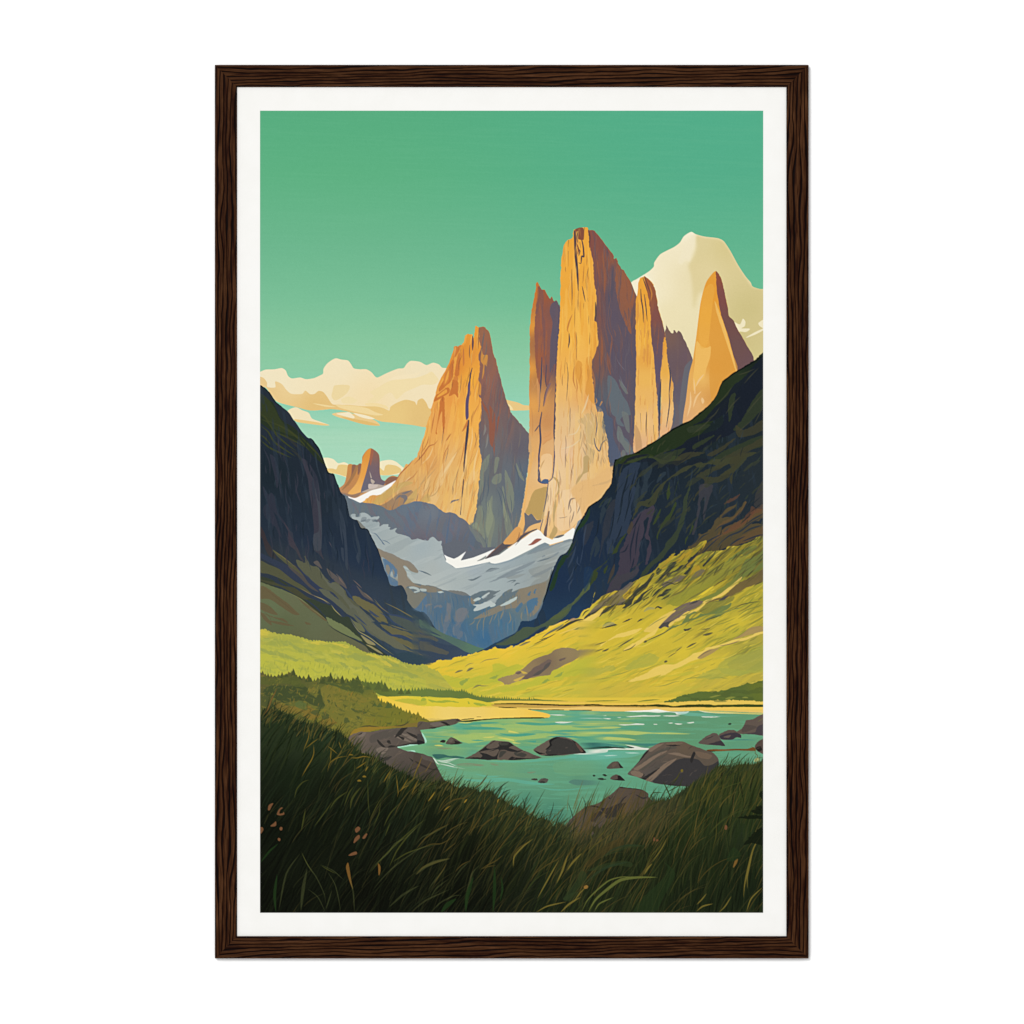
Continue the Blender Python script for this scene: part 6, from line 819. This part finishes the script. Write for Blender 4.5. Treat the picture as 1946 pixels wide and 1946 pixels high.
# loose tufts along the crest
for k in range(46):
    X0 = rs.uniform(-10, AW+10)
    if 590 < X0 < 640: continue
    tp = top(min(max(X0, 0), AW)); n = rs.randint(5, 11); big = rs.uniform(.7, 1.35)
    for j in range(n):
        L = rs.uniform(20, 52)*big; X = X0+rs.gauss(0, 9)
        c = rs.choice(['20281a','2a3320','38401f','4d4b26','5c5228','2b3a24','171d13'])
        blade(X, tp+rs.uniform(14, 34), L, 68+rs.gauss(0, 13), rs.uniform(0, 60), rs.uniform(1.3, 2.7), c, rs.uniform(.65, .95))
_rb = GR*P('Q 1060 1530 1110 1540 1260 1490 1300 1540 1200 1600 1090 1600', None, mask=True, soft=12)
ADJ(_rb, 1.0, 1.0, '4a4430', .35)
for j in range(60):
    X = rs.uniform(560, 780); y = rs.uniform(1330, 1420)
    blade(X, y, rs.uniform(22, 60), 66+rs.gauss(0, 10), rs.uniform(0, 30), rs.uniform(1.2, 2.6), rs.choice(['5a4e2a','39381f','6a5a30','4a4426']), .5)
# named blades traced from the picture
SS('H', 9, '4d421f', "=14 570 1410 620 1330 690 1220 720 1180; =13 660 1400 720 1300 820 1220 910 1165; =12 640 1900 800 1700 920 1520 1100 1300 1260 1150 1380 1000; =14 0 1560 100 1440 220 1350 320 1300 380 1265; =22 0 1830 80 1750 220 1690 370 1650; =11 700 1770 780 1720 860 1680 950 1610; =8 700 1770 780 1740 870 1725; =9 20 1560 160 1500 280 1490 400 1420 440 1370; =12 230 1180 330 1070 430 1015 550 990 660 900; =14 630 900 700 850 780 745; =12 1060 1740 1060 1620 1110 1540 1240 1460; =14 1560 1800 1620 1660 1700 1540 1760 1450; =10 190 1932 280 1800 340 1700; =9 420 1800 500 1720 600 1670; =9 290 1600 360 1540 440 1475; =12 560 1400 600 1320 660 1140; =9 1240 1850 1420 1720 1560 1640 1640 1540", alpha=.85)
SS('H', 9, '2b3322', "=14 760 1120 840 1000 920 880 1010 815; =10 900 1010 950 940 1030 905; =12 400 910 470 820 525 750; =10 380 900 430 820 495 750; =10 660 980 740 900 790 850; =9 1040 1060 1100 1000 1120 960; =9 1060 1110 1130 1030; =7 1190 1180 1170 1060 1150 990; =7 1700 1300 1690 1180 1640 1040; =9 1800 1300 1830 1150 1880 1000; =7 1830 1180 1830 1060 1800 980; =7 1540 1230 1590 1120 1620 1100; =7 1440 1240 1480 1100 1490 1040", alpha=.9)
SS('H', 9, 'a0802c', "=10 130 1040 170 990 215 925; =8 300 1140 350 1100 380 1080; =12 520 1055 540 1030 555 1010; =9 880 1055 890 1020 905 1015", alpha=.8)
SS('G', 9, '7a6424', "=9 500 830 560 720 620 620 645 540 640 440; =7 540 500 640 420 710 372; =7 565 235 590 290 580 380 540 480 520 540; =7 800 465 860 510 920 560; =7 930 410 950 470 960 500; =9 1060 600 1140 602 1220 585 1305 600; =12 1040 570 1070 565 1100 572; =7 800 770 830 660 920 600 1040 580; =7 840 470 840 560 830 660; =9 1120 730 1200 680 1250 640; =10 1230 760 1260 710 1275 700; =20 1200 820 1225 815 1245 822; =20 1140 868 1165 862 1190 868; =9 1440 890 1490 800 1530 740; =7 1590 790 1600 900 1610 1000 1600 1060; =7 1610 1000 1680 940 1740 915; =7 1640 980 1700 880 1735 830; =7 1770 880 1820 740 1890 580; =8 1760 1030 1800 940 1850 840", alpha=.95)
SS('G', 9, '42451f', "=12 420 1070 450 960 520 880 600 850; =20 1060 1200 1080 1080 1130 1000 1190 930; =12 990 1160 1050 1000 1110 920; =8 1260 840 1265 1000 1270 1140 1290 1290; =14 500 1440 520 1340 550 1180; =10 640 1400 760 1240 860 1100; =12 1440 1400 1520 1240 1640 1110; =10 1460 1500 1490 1420 1520 1340; =14 820 1200 900 1080 1040 980; =14 1280 1932 1420 1760 1600 1580 1800 1400 1932 1300; =14 1500 1870 1600 1660 1740 1480 1850 1380; =12 1540 1800 1700 1700 1860 1640 1932 1620; =8 500 1680 560 1800 640 1932; =8 720 1830 800 1880 900 1932; =8 1270 1340 1340 1200 1420 1050; =8 1320 1400 1390 1240 1410 1100; =7 1110 640 1110 740 1060 840", alpha=.85)
PP('G', '6c4a30', "118 1200 125 1150 150 1128 180 1122 160 1160 140 1200; 220 1250 240 1200 270 1170 290 1175 260 1200 250 1240 290 1235 300 1220 305 1250 260 1262; 145 1385 185 1350 210 1330 215 1370 195 1388; 250 1410 265 1392 285 1402 280 1430 258 1432; 230 1535 240 1518 262 1530 255 1556 238 1552; 28 1400 60 1400 66 1430 40 1470 28 1465; 1115 1420 1150 1390 1176 1405 1170 1430 1130 1460; 1100 1580 1110 1530 1140 1495 1165 1485 1170 1520 1130 1560; 1200 1525 1220 1490 1250 1465 1256 1480 1230 1525; 1040 1722 1080 1690 1130 1675 1138 1705 1080 1722")
PP('J', '7d5828', "675 350 690 315 700 350 715 450 728 520 710 480 690 420; 920 320 940 350 935 400 925 415 922 370", alpha=.85)
SS('J', 9, '4f5430', "=7 335 230 380 330 450 430 510 560 520 640; =7 480 330 580 380 660 450; =7 530 380 590 480 620 600 635 700; =6 380 515 460 580 520 700; =9 700 420 730 540 740 700; =9 830 420 900 330 1000 240 1050 170 1140 120 1260 0; =9 870 540 950 440 1040 350 1160 260 1260 200 1400 175; =9 1200 190 1260 120 1360 80 1470 20; =22 1210 410 1280 350 1360 310 1475 285; =8 1300 530 1340 470 1430 360; =8 1320 590 1360 520 1420 470 1460 440; =14 1000 660 1100 570 1180 520 1240 490; =9 1180 690 1280 610 1380 560 1470 520; =9 1320 700 1400 620 1500 570 1560 565; =9 1500 440 1560 360 1630 300; =8 520 680 545 600 570 520; =7 700 200 740 140; =12 160 690 220 400 330 240; =22 330 690 350 500 380 360; =14 1590 690 1600 560 1640 400 1700 330", alpha=.45)
SS('J', 9, '1f3318', "=26 1590 700 1600 580 1650 420; =30 1400 700 1450 640 1520 590; =14 20 320 90 230 160 170; =22 1800 700 1810 520 1810 340; =20 140 700 130 560 150 400; =14 1850 620 1870 520 1860 420", alpha=.85)
SS('K', 9, '5f6530', "=9 540 700 590 600 680 510 760 450 860 425 960 432; =20 590 700 650 600 740 520 840 450 960 430 1130 428; =9 640 690 680 630 790 580; =9 300 700 400 700; =7 790 700 860 680", alpha=.9)
SS('K', 9, '73662c', "=9 190 700 280 650 430 615; =12 380 700 440 640 500 600 540 580; =8 480 620 530 550 580 500; =10 1420 690 1470 650 1550 630; =8 1590 700 1640 650 1690 570; =8 1420 640 1460 600 1500 550; =12 1780 590 1790 480 1820 340 1860 200 1932 80; =8 1810 520 1810 420 1850 240; =9 1800 700 1840 590 1932 500; =7 1740 650 1760 500; =7 1560 170 1560 90; =6 1640 80 1640 200; =6 1200 120 1160 200 1080 320; =12 1020 410 1050 360 1085 320; =12 440 250 400 370 350 480; =9 200 600 300 420 380 280; =12 430 380 480 310 550 240; =10 20 360 30 270 100 190 180 130", alpha=.85)
PP('K', '866530', "560 500 580 488 594 498 585 514 565 516")
PP('K', '6c4a30', "1636 60 1638 35 1648 28 1658 45 1650 65; 1112 152 1118 138 1130 142 1128 152; 1090 150 1098 120 1106 148")
PP('K', '7a5a2a', "1700 350 1715 300 1738 285 1730 320 1705 355", alpha=.9)
PP('K', '2f3c22', "400 590 500 460 540 380 580 400 580 450 500 540 440 600; 580 380 700 330 860 300 930 320 920 350 820 340 680 370; 860 190 960 180 1020 190 900 205 800 240 700 270; 400 600 440 560 520 540 460 610", alpha=.55)
P("K 560 340 620 280 700 200 780 150 860 140 860 200 760 240 680 280 600 350", '4a3d20', .45)
PP('K', '25351c', "1160 300 1200 350 1170 430 1100 500 1000 600 940 700 1100 700 1180 560 1260 400; 1700 200 1760 250 1720 300 1650 300", alpha=.6)
PP('I', '151b11', "1720 1510 1760 1440 1820 1380 1880 1340 1960 1310 1960 1490 1860 1500 1780 1490; 1650 1222 1720 1200 1800 1185 1870 1190 1960 1180 1960 1240 1860 1220 1760 1220; 1800 1150 1860 1120 1960 1120 1960 1180 1880 1170; 1890 940 1960 930 1960 1040 1900 1000; 1830 1130 1880 1090 1960 1110", rough=1.2, alpha=.85)
SS('I', 9, '343b1c', "=14 560 1340 570 1220 640 1130 740 1060 870 1020; =9 640 1130 700 1020 780 880; =12 940 1020 900 920 850 820; =9 870 950 980 890 1060 850; =8 700 980 760 940 850 940; =8 900 900 980 820 1040 720; =7 1000 980 1040 840 1070 760; =9 1480 640 1530 580 1560 500; =9 1560 680 1600 590 1700 515; =8 1640 660 1720 560 1780 510; =16 1240 1100 1400 900 1560 720 1680 650; =14 1380 1100 1460 900 1580 760 1760 660; =9 1400 1100 1500 1000 1620 945; =10 1690 960 1700 1040 1660 1120; =12 1300 1000 1340 840 1440 700", alpha=.9)
SS('I', 9, '565022', "=12 1060 1100 1120 950 1180 850; =16 1240 1050 1320 930 1350 820; =8 1340 880 1440 760 1560 660; =8 700 1640 800 1540 870 1440; =9 600 1900 660 1760 740 1600 800 1540; =7 1380 1560 1420 1420 1430 1240; =10 140 1440 200 1380 240 1320; =9 0 1640 100 1520 240 1420 300 1380; =8 60 1500 80 1440 60 1380; =20 1300 1120 1360 960 1460 820; =9 1120 930 1160 860 1190 800; =8 930 840 1000 780 1040 700", alpha=.7)
PP('I', '6f6228', "1040 710 1045 692 1062 690 1068 705 1055 722")
SS('G', 9, '9a6a34', "=10 60 1570 120 1490 150 1420 220 1320", alpha=0)
SS('B', 9, '7a5a2c', "=14 60 1570 120 1490 160 1380 230 1240; =5 130 1420 60 1560", alpha=.8)
SS('I', 16, '2a3a26', "=26 0 1932 120 1820 260 1740 420 1700 480 1690; =20 200 1640 300 1560 460 1510 620 1510", alpha=.6)
# ---------------------------------------------------------------- slight print grain, as ink on matte paper
_l = CAN@np.array([.3,.59,.11], np.float32); CAN += (_l[..., None]-CAN)*.02
_b = np.stack([boxblur(CAN[..., k], 2) for k in range(3)], -1)
CAN += (CAN-_b)*.38
_g = np.random.RandomState(5).randn(AH, AW, 1).astype(np.float32)
CAN += _g*.006
np.clip(CAN, 0, 1, CAN)
# ================================================================== the framed print as a real object
import bpy
for o in list(bpy.data.objects): bpy.data.objects.remove(o)
scene = bpy.context.scene; col = scene.collection
U = 0.0005                                   # metres per photo unit: the frame is about 56 x 85 cm
CX, CY = 973.0, 973.0                        # centre of the photograph
KEY = 1.40                                   # overall light level on a surface facing the lamps
def X_(x): return (x-CX)*U
def Z_(y): return (CY-y)*U                   # the picture hangs in the XZ plane, front towards -Y
def lin(c): c = np.asarray(c, np.float64); return np.where(c <= .04045, c/12.92, ((c+.055)/1.055)**2.4)
def nodes(name):
    m = bpy.data.materials.new(name); m.use_nodes = True; nt = m.node_tree; nt.nodes.clear()
    out = nt.nodes.new('ShaderNodeOutputMaterial'); return m, nt, out
def link(nt, a, b): nt.links.new(a, b)
# --- materials
def mat_print():
    m, nt, out = nodes('print_ink'); a = nt.nodes.new('ShaderNodeAttribute'); a.attribute_name = 'ink'
    d = nt.nodes.new('ShaderNodeBsdfDiffuse'); d.inputs['Roughness'].default_value = 0
    link(nt, a.outputs['Color'], d.inputs['Color']); link(nt, d.outputs[0], out.inputs['Surface']); return m
def mat_paper(name, c0, c1):
    m, nt, out = nodes(name); tc = nt.nodes.new('ShaderNodeTexCoord'); n = nt.nodes.new('ShaderNodeTexNoise'); n.inputs['Scale'].default_value = 55
    n.inputs['Detail'].default_value = 4; r = nt.nodes.new('ShaderNodeValToRGB')
    r.color_ramp.elements[0].position = .35; r.color_ramp.elements[0].color = (*c0, 1); r.color_ramp.elements[1].position = .65; r.color_ramp.elements[1].color = (*c1, 1)
    d = nt.nodes.new('ShaderNodeBsdfDiffuse'); link(nt, tc.outputs['Object'], n.inputs['Vector']); link(nt, n.outputs['Fac'], r.inputs['Fac'])
    link(nt, r.outputs['Color'], d.inputs['Color']); link(nt, d.outputs[0], out.inputs['Surface']); return m
def mat_wood():
    m, nt, out = nodes('dark_stained_oak'); a = nt.nodes.new('ShaderNodeAttribute'); a.attribute_name = 'grain'
    r = nt.nodes.new('ShaderNodeValToRGB'); e = r.color_ramp.elements
    stops = [(0, '060000'), (.25, '140300'), (.45, '2a1004'), (.6, '3a200d'), (.78, '482b16'), (1, '5c3a24')]
    while len(e) < len(stops): e.new(.5)
    for k, (p, c) in enumerate(stops): e[k].position = p; e[k].color = (*(lin(hx(c))/KEY*1.0), 1)
    tc = nt.nodes.new('ShaderNodeTexCoord'); n = nt.nodes.new('ShaderNodeTexNoise'); n.inputs['Scale'].default_value = 900; n.inputs['Detail'].default_value = 3
    mx = nt.nodes.new('ShaderNodeMix'); mx.data_type = 'RGBA'; mx.blend_type = 'OVERLAY'; mx.inputs['Factor'].default_value = .22
    link(nt, tc.outputs['Object'], n.inputs['Vector']); link(nt, a.outputs['Fac'], r.inputs['Fac'])
    link(nt, r.outputs['Color'], mx.inputs[6]); link(nt, n.outputs['Fac'], mx.inputs[7])
    p = nt.nodes.new('ShaderNodeBsdfPrincipled'); p.inputs['Roughness'].default_value = .55; p.inputs['Specular IOR Level'].default_value = .03
    link(nt, mx.outputs[2], p.inputs['Base Color']); link(nt, p.outputs[0], out.inputs['Surface']); return m
M_INK, M_WOOD = mat_print(), mat_wood()
M_PAPER = mat_paper('white_paper_border', tuple(lin([.968,.964,.948])/KEY), tuple(lin([.976,.972,.958])/KEY))
M_WALL = mat_paper('white_wall', (.895,.895,.895), (.905,.905,.905))
M_BACK = mat_paper('brown_backing', (.25,.18,.11), (.3,.22,.14))
def mesh(name, v, f, mat, parent=None):
    me = bpy.data.meshes.new(name); me.from_pydata(v, [], f); me.materials.append(mat); me.update()
    o = bpy.data.objects.new(name, me); col.objects.link(o); o.parent = parent; return o
def grid_mesh(name, co, nu, nv, mat, parent, wrap=False):
    """co: (nu*nv,3) array, u fastest"""
    me = bpy.data.meshes.new(name); me.vertices.add(nu*nv); me.vertices.foreach_set('co', co.astype(np.float32).ravel())
    i = np.arange(nu-1)[None]+np.arange(nv-1)[:, None]*nu; i = i.ravel()
    q = np.stack([i, i+1, i+1+nu, i+nu], 1)
    if wrap:
        b = np.arange(nu-1)+(nv-1)*nu; a = np.arange(nu-1); q = np.vstack([q, np.stack([b, b+1, a+1, a], 1)])
    n = len(q); me.loops.add(n*4); me.loops.foreach_set('vertex_index', q.astype(np.int32).ravel())
    me.polygons.add(n); me.polygons.foreach_set('loop_start', np.arange(0, n*4, 4, dtype=np.int32))
    me.update(calc_edges=True); me.validate(); me.materials.append(mat)
    o = bpy.data.objects.new(name, me); col.objects.link(o); o.parent = parent; return o
# --- the thing
FX0, FY0, FX1, FY1 = 408.3, 123.3, 1536.6, 1821.3            # outer edge of the frame
IX0, IY0, IX1, IY1 = 450.0, 166.1, 1494.8, 1778.9            # sight edge
DEPTH = .0085; SHEET = .0068                                  # frame depth, height of the sheet above the wall
WALLY = 0.0
root = bpy.data.objects.new('framed_poster', None); col.objects.link(root)
root.location = (X_((FX0+FX1)/2), WALLY, Z_(FY1)); root.empty_display_size = .1
root['label'] = 'mountain and lake art print with white border in dark brown wood frame, hanging on wall'; root['category'] = 'picture frame'
RX, RZ = root.location.x, root.location.z
# artwork: one vertex per printed dot
gx = np.linspace(AX0, AX1, AW); gy = np.linspace(AY0, AY1, AH)
GX, GY = np.meshgrid(gx, gy)
co = np.stack([X_(GX)-RX, np.full_like(GX, -(SHEET-.0002)), Z_(GY)-RZ], -1).reshape(-1, 3)
art = grid_mesh('art_print', co, AW, AH, M_INK, root)
c = np.ones((AH*AW, 4), np.float32); c[:, :3] = (lin(CAN.reshape(-1, 3))/KEY)
at = art.data.color_attributes.new('ink', 'FLOAT_COLOR', 'POINT'); at.data.foreach_set('color', c.ravel())
art['label'] = 'printed mountain landscape with rock towers, lake and dark grass'
# white border sheet, a ring with thickness
def ring(name, o_, i_, y0, y1, mat):
    v = []; f = []
    for y in (y0, y1):
        for (a, b, c_, d) in (o_, i_):
            v += [(X_(a)-RX, y, Z_(b)-RZ), (X_(c_)-RX, y, Z_(b)-RZ), (X_(c_)-RX, y, Z_(d)-RZ), (X_(a)-RX, y, Z_(d)-RZ)]
    for k in range(4):
        n = (k+1) % 4
        f += [(k, n, 4+n, 4+k), (8+k, 12+k, 12+n, 8+n), (4+k, 4+n, 12+n, 12+k), (k, 8+k, 8+n, n)]
    return mesh(name, v, f, mat, root)
ring('white_border', (IX0-8, IY0-8, IX1+8, IY1+8), (AX0, AY0, AX1, AY1), -SHEET, -(SHEET-.0008), M_PAPER)
v = [(X_(a)-RX, y, Z_(b)-RZ) for y in (-(SHEET-.001), -.002) for a, b in ((IX0-6, IY0-6), (IX1+6, IY0-6), (IX1+6, IY1+6), (IX0-6, IY1+6))]
mesh('backing_board', v, [(0,1,2,3), (7,6,5,4), (0,4,5,1), (1,5,6,2), (2,6,7,3), (3,7,4,0)], M_BACK, root)
# frame rails with real grooves
def rail_grain(u, v, seed, fl):
    """0 in a pore, 1 on a ridge; lines drift along the rail"""
    w = 2.6*(vnoise(u/230+seed, v/50, seed)-.5)+.8*(vnoise(u/70, v/14+7, seed+3)-.5)+.16*(vnoise(u/17, v/6, seed+5)-.5)
    ph = v/8.3+w+u*fl
    s = np.abs(((ph % 1)-.5)*2)                       # 1 at the pore line
    k = np.floor(ph)
    dep = .55+.8*vnoise(u/55+k*7.3, k*3.7+seed, seed+11)
    wid = .34+.40*vnoise(u/40+k*5.1, k*2.1, seed+13)
    pore = np.clip((s-(1-wid))/wid, 0, 1)**1.3*np.clip(dep, 0, 1)
    ph2 = v/4.1+2.1*w+u*fl*1.7; s2 = np.abs(((ph2 % 1)-.5)*2); k2 = np.floor(ph2)
    p2 = np.clip((s2-.72)/.28, 0, 1)*np.clip(vnoise(u/28+k2*9.1, k2*1.3, seed+17)*1.8-.8, 0, 1)
    body = .62+.42*(vnoise(u/80, v/5, seed+19)-.5)+.34*(vnoise(u/24, v/1.6, seed+23)-.5)+.12*(vnoise(u/7, v/1.1, seed+29)-.5)
    lip_light = .20*np.clip(((ph % 1)-.55)/.3, 0, 1)*np.clip(dep, 0, 1)   # light caught along one side of a pore, painted into the grain tone
    return np.clip(body+lip_light*.6-1.0*pore-.5*p2, 0, 1), pore*np.clip(1, 0, 1)+.5*p2
def rail(name, L, W, seed, fl):
    nt_ = int(L/1.6); rows = [('s', 0, 0), ('s', 0, .35), ('s', 0, .72)]
    ntop = 92
    tops = np.linspace(0, 1, ntop); vs = []; hs = []; top = []
    for k in rows: vs.append(0); hs.append(k[2]*DEPTH); top.append(0)
    for t in tops:
        x = t*W; e = min(x, W-x); r = 1.6
        z = DEPTH-(0 if e >= r else (r-math.sqrt(max(r*r-(r-e)**2, 0)))*U)
        vs.append(x); hs.append(z); top.append(1)
    vs += [W, W, W-4, W-4]; hs += [DEPTH*.88, SHEET-.0001, SHEET-.0001, 0]; top += [0]*4
    vs = np.array(vs); hs = np.array(hs); top = np.array(top)
    T = np.linspace(0, 1, nt_)[None]; V_ = vs[:, None]+0*T
    Uu = V_+T*(L-2*V_)
    g, dent = rail_grain(Uu, V_+(1-top[:, None])*(hs[:, None]/U*.5), seed, fl)
    Hh = hs[:, None]-dent*.00040*top[:, None]*np.clip(np.minimum(V_, W-V_)/2.5-.3, 0, 1)
    co = np.stack([(Uu-L/2)*U, -Hh, -V_*U], -1).reshape(-1, 3)
    o = grid_mesh(name, co, nt_, len(vs), M_WOOD, root, wrap=True)
    a = o.data.attributes.new('grain', 'FLOAT', 'POINT'); a.data.foreach_set('value', g.astype(np.float32).ravel())
    return o
Wd = 42.2; LW, LH = FX1-FX0, FY1-FY0
topr = rail('frame_rail', LW, Wd, 3, .0035); topr.location = (0, 0, LH*U)
def twin(o):
    c_ = o.copy(); col.objects.link(c_); c_.parent = root; return c_
botr = twin(topr); botr.rotation_euler = (0, math.pi, 0); botr.location = (0, 0, 0)
lef = rail('frame_rail', LH, Wd, 9, -.0022); lef.rotation_euler = (0, -math.pi/2, 0); lef.location = (-LW*U/2, 0, LH*U/2)
rig = twin(lef); rig.rotation_euler = (0, math.pi/2, 0); rig.location = (LW*U/2, 0, LH*U/2)
for o, l in ((topr, 'top rail of the frame'), (botr, 'bottom rail of the frame'), (lef, 'left rail of the frame'), (rig, 'right rail of the frame')): o['label'] = l
# --- wall
S_ = 8
wl = mesh('wall', [(-S_, .0, -S_), (S_, .0, -S_), (S_, .0, S_), (-S_, .0, S_)], [(0, 1, 2, 3)], M_WALL)
wl['kind'] = 'structure'; wl['label'] = 'plain white wall behind the frame'
root.location.y = -.0012
# --- light: a big softbox up and to the left, far enough to be even, and white studio surroundings
w = bpy.data.worlds.new('World'); scene.world = w; w.use_nodes = True
AMB = .84
w.node_tree.nodes['Background'].inputs[0].default_value = (1, 1, 1, 1); w.node_tree.nodes['Background'].inputs[1].default_value = AMB
from mathutils import Vector
def softbox(name, loc, size, irr):
    l = bpy.data.lights.new(name, 'AREA'); l.shape = 'SQUARE'; l.size = size
    o = bpy.data.objects.new(name, l); col.objects.link(o); o.location = loc
    d = -Vector(loc); o.rotation_euler = d.to_track_quat('-Z', 'Y').to_euler()
    r = d.length; cosw = abs(loc[1])/r
    l.energy = irr*math.pi*math.pi*r*r/cosw*1.0      # irradiance/pi at the wall = irr
    return o
softbox('softbox', (-4.0, -16, 4.6), 4.2, (KEY-AMB)*1.03)
# --- camera, square on
cam = bpy.data.cameras.new('camera'); co_ = bpy.data.objects.new('camera', cam); col.objects.link(co_)
D = 6.0; cam.sensor_width = 36; cam.lens = 36*(D-DEPTH)/(1946*U); cam.clip_end = 100
co_.location = (0, -D, 0); co_.rotation_euler = (math.pi/2, 0, 0); scene.camera = co_
scene.render.engine = 'CYCLES'; scene.render.resolution_x = 1024; scene.render.resolution_y = 1024
scene.cycles.max_bounces = 4
vs_ = scene.view_settings; vs_.view_transform = 'Standard'; vs_.look = 'None'; vs_.exposure = 0; vs_.gamma = 1
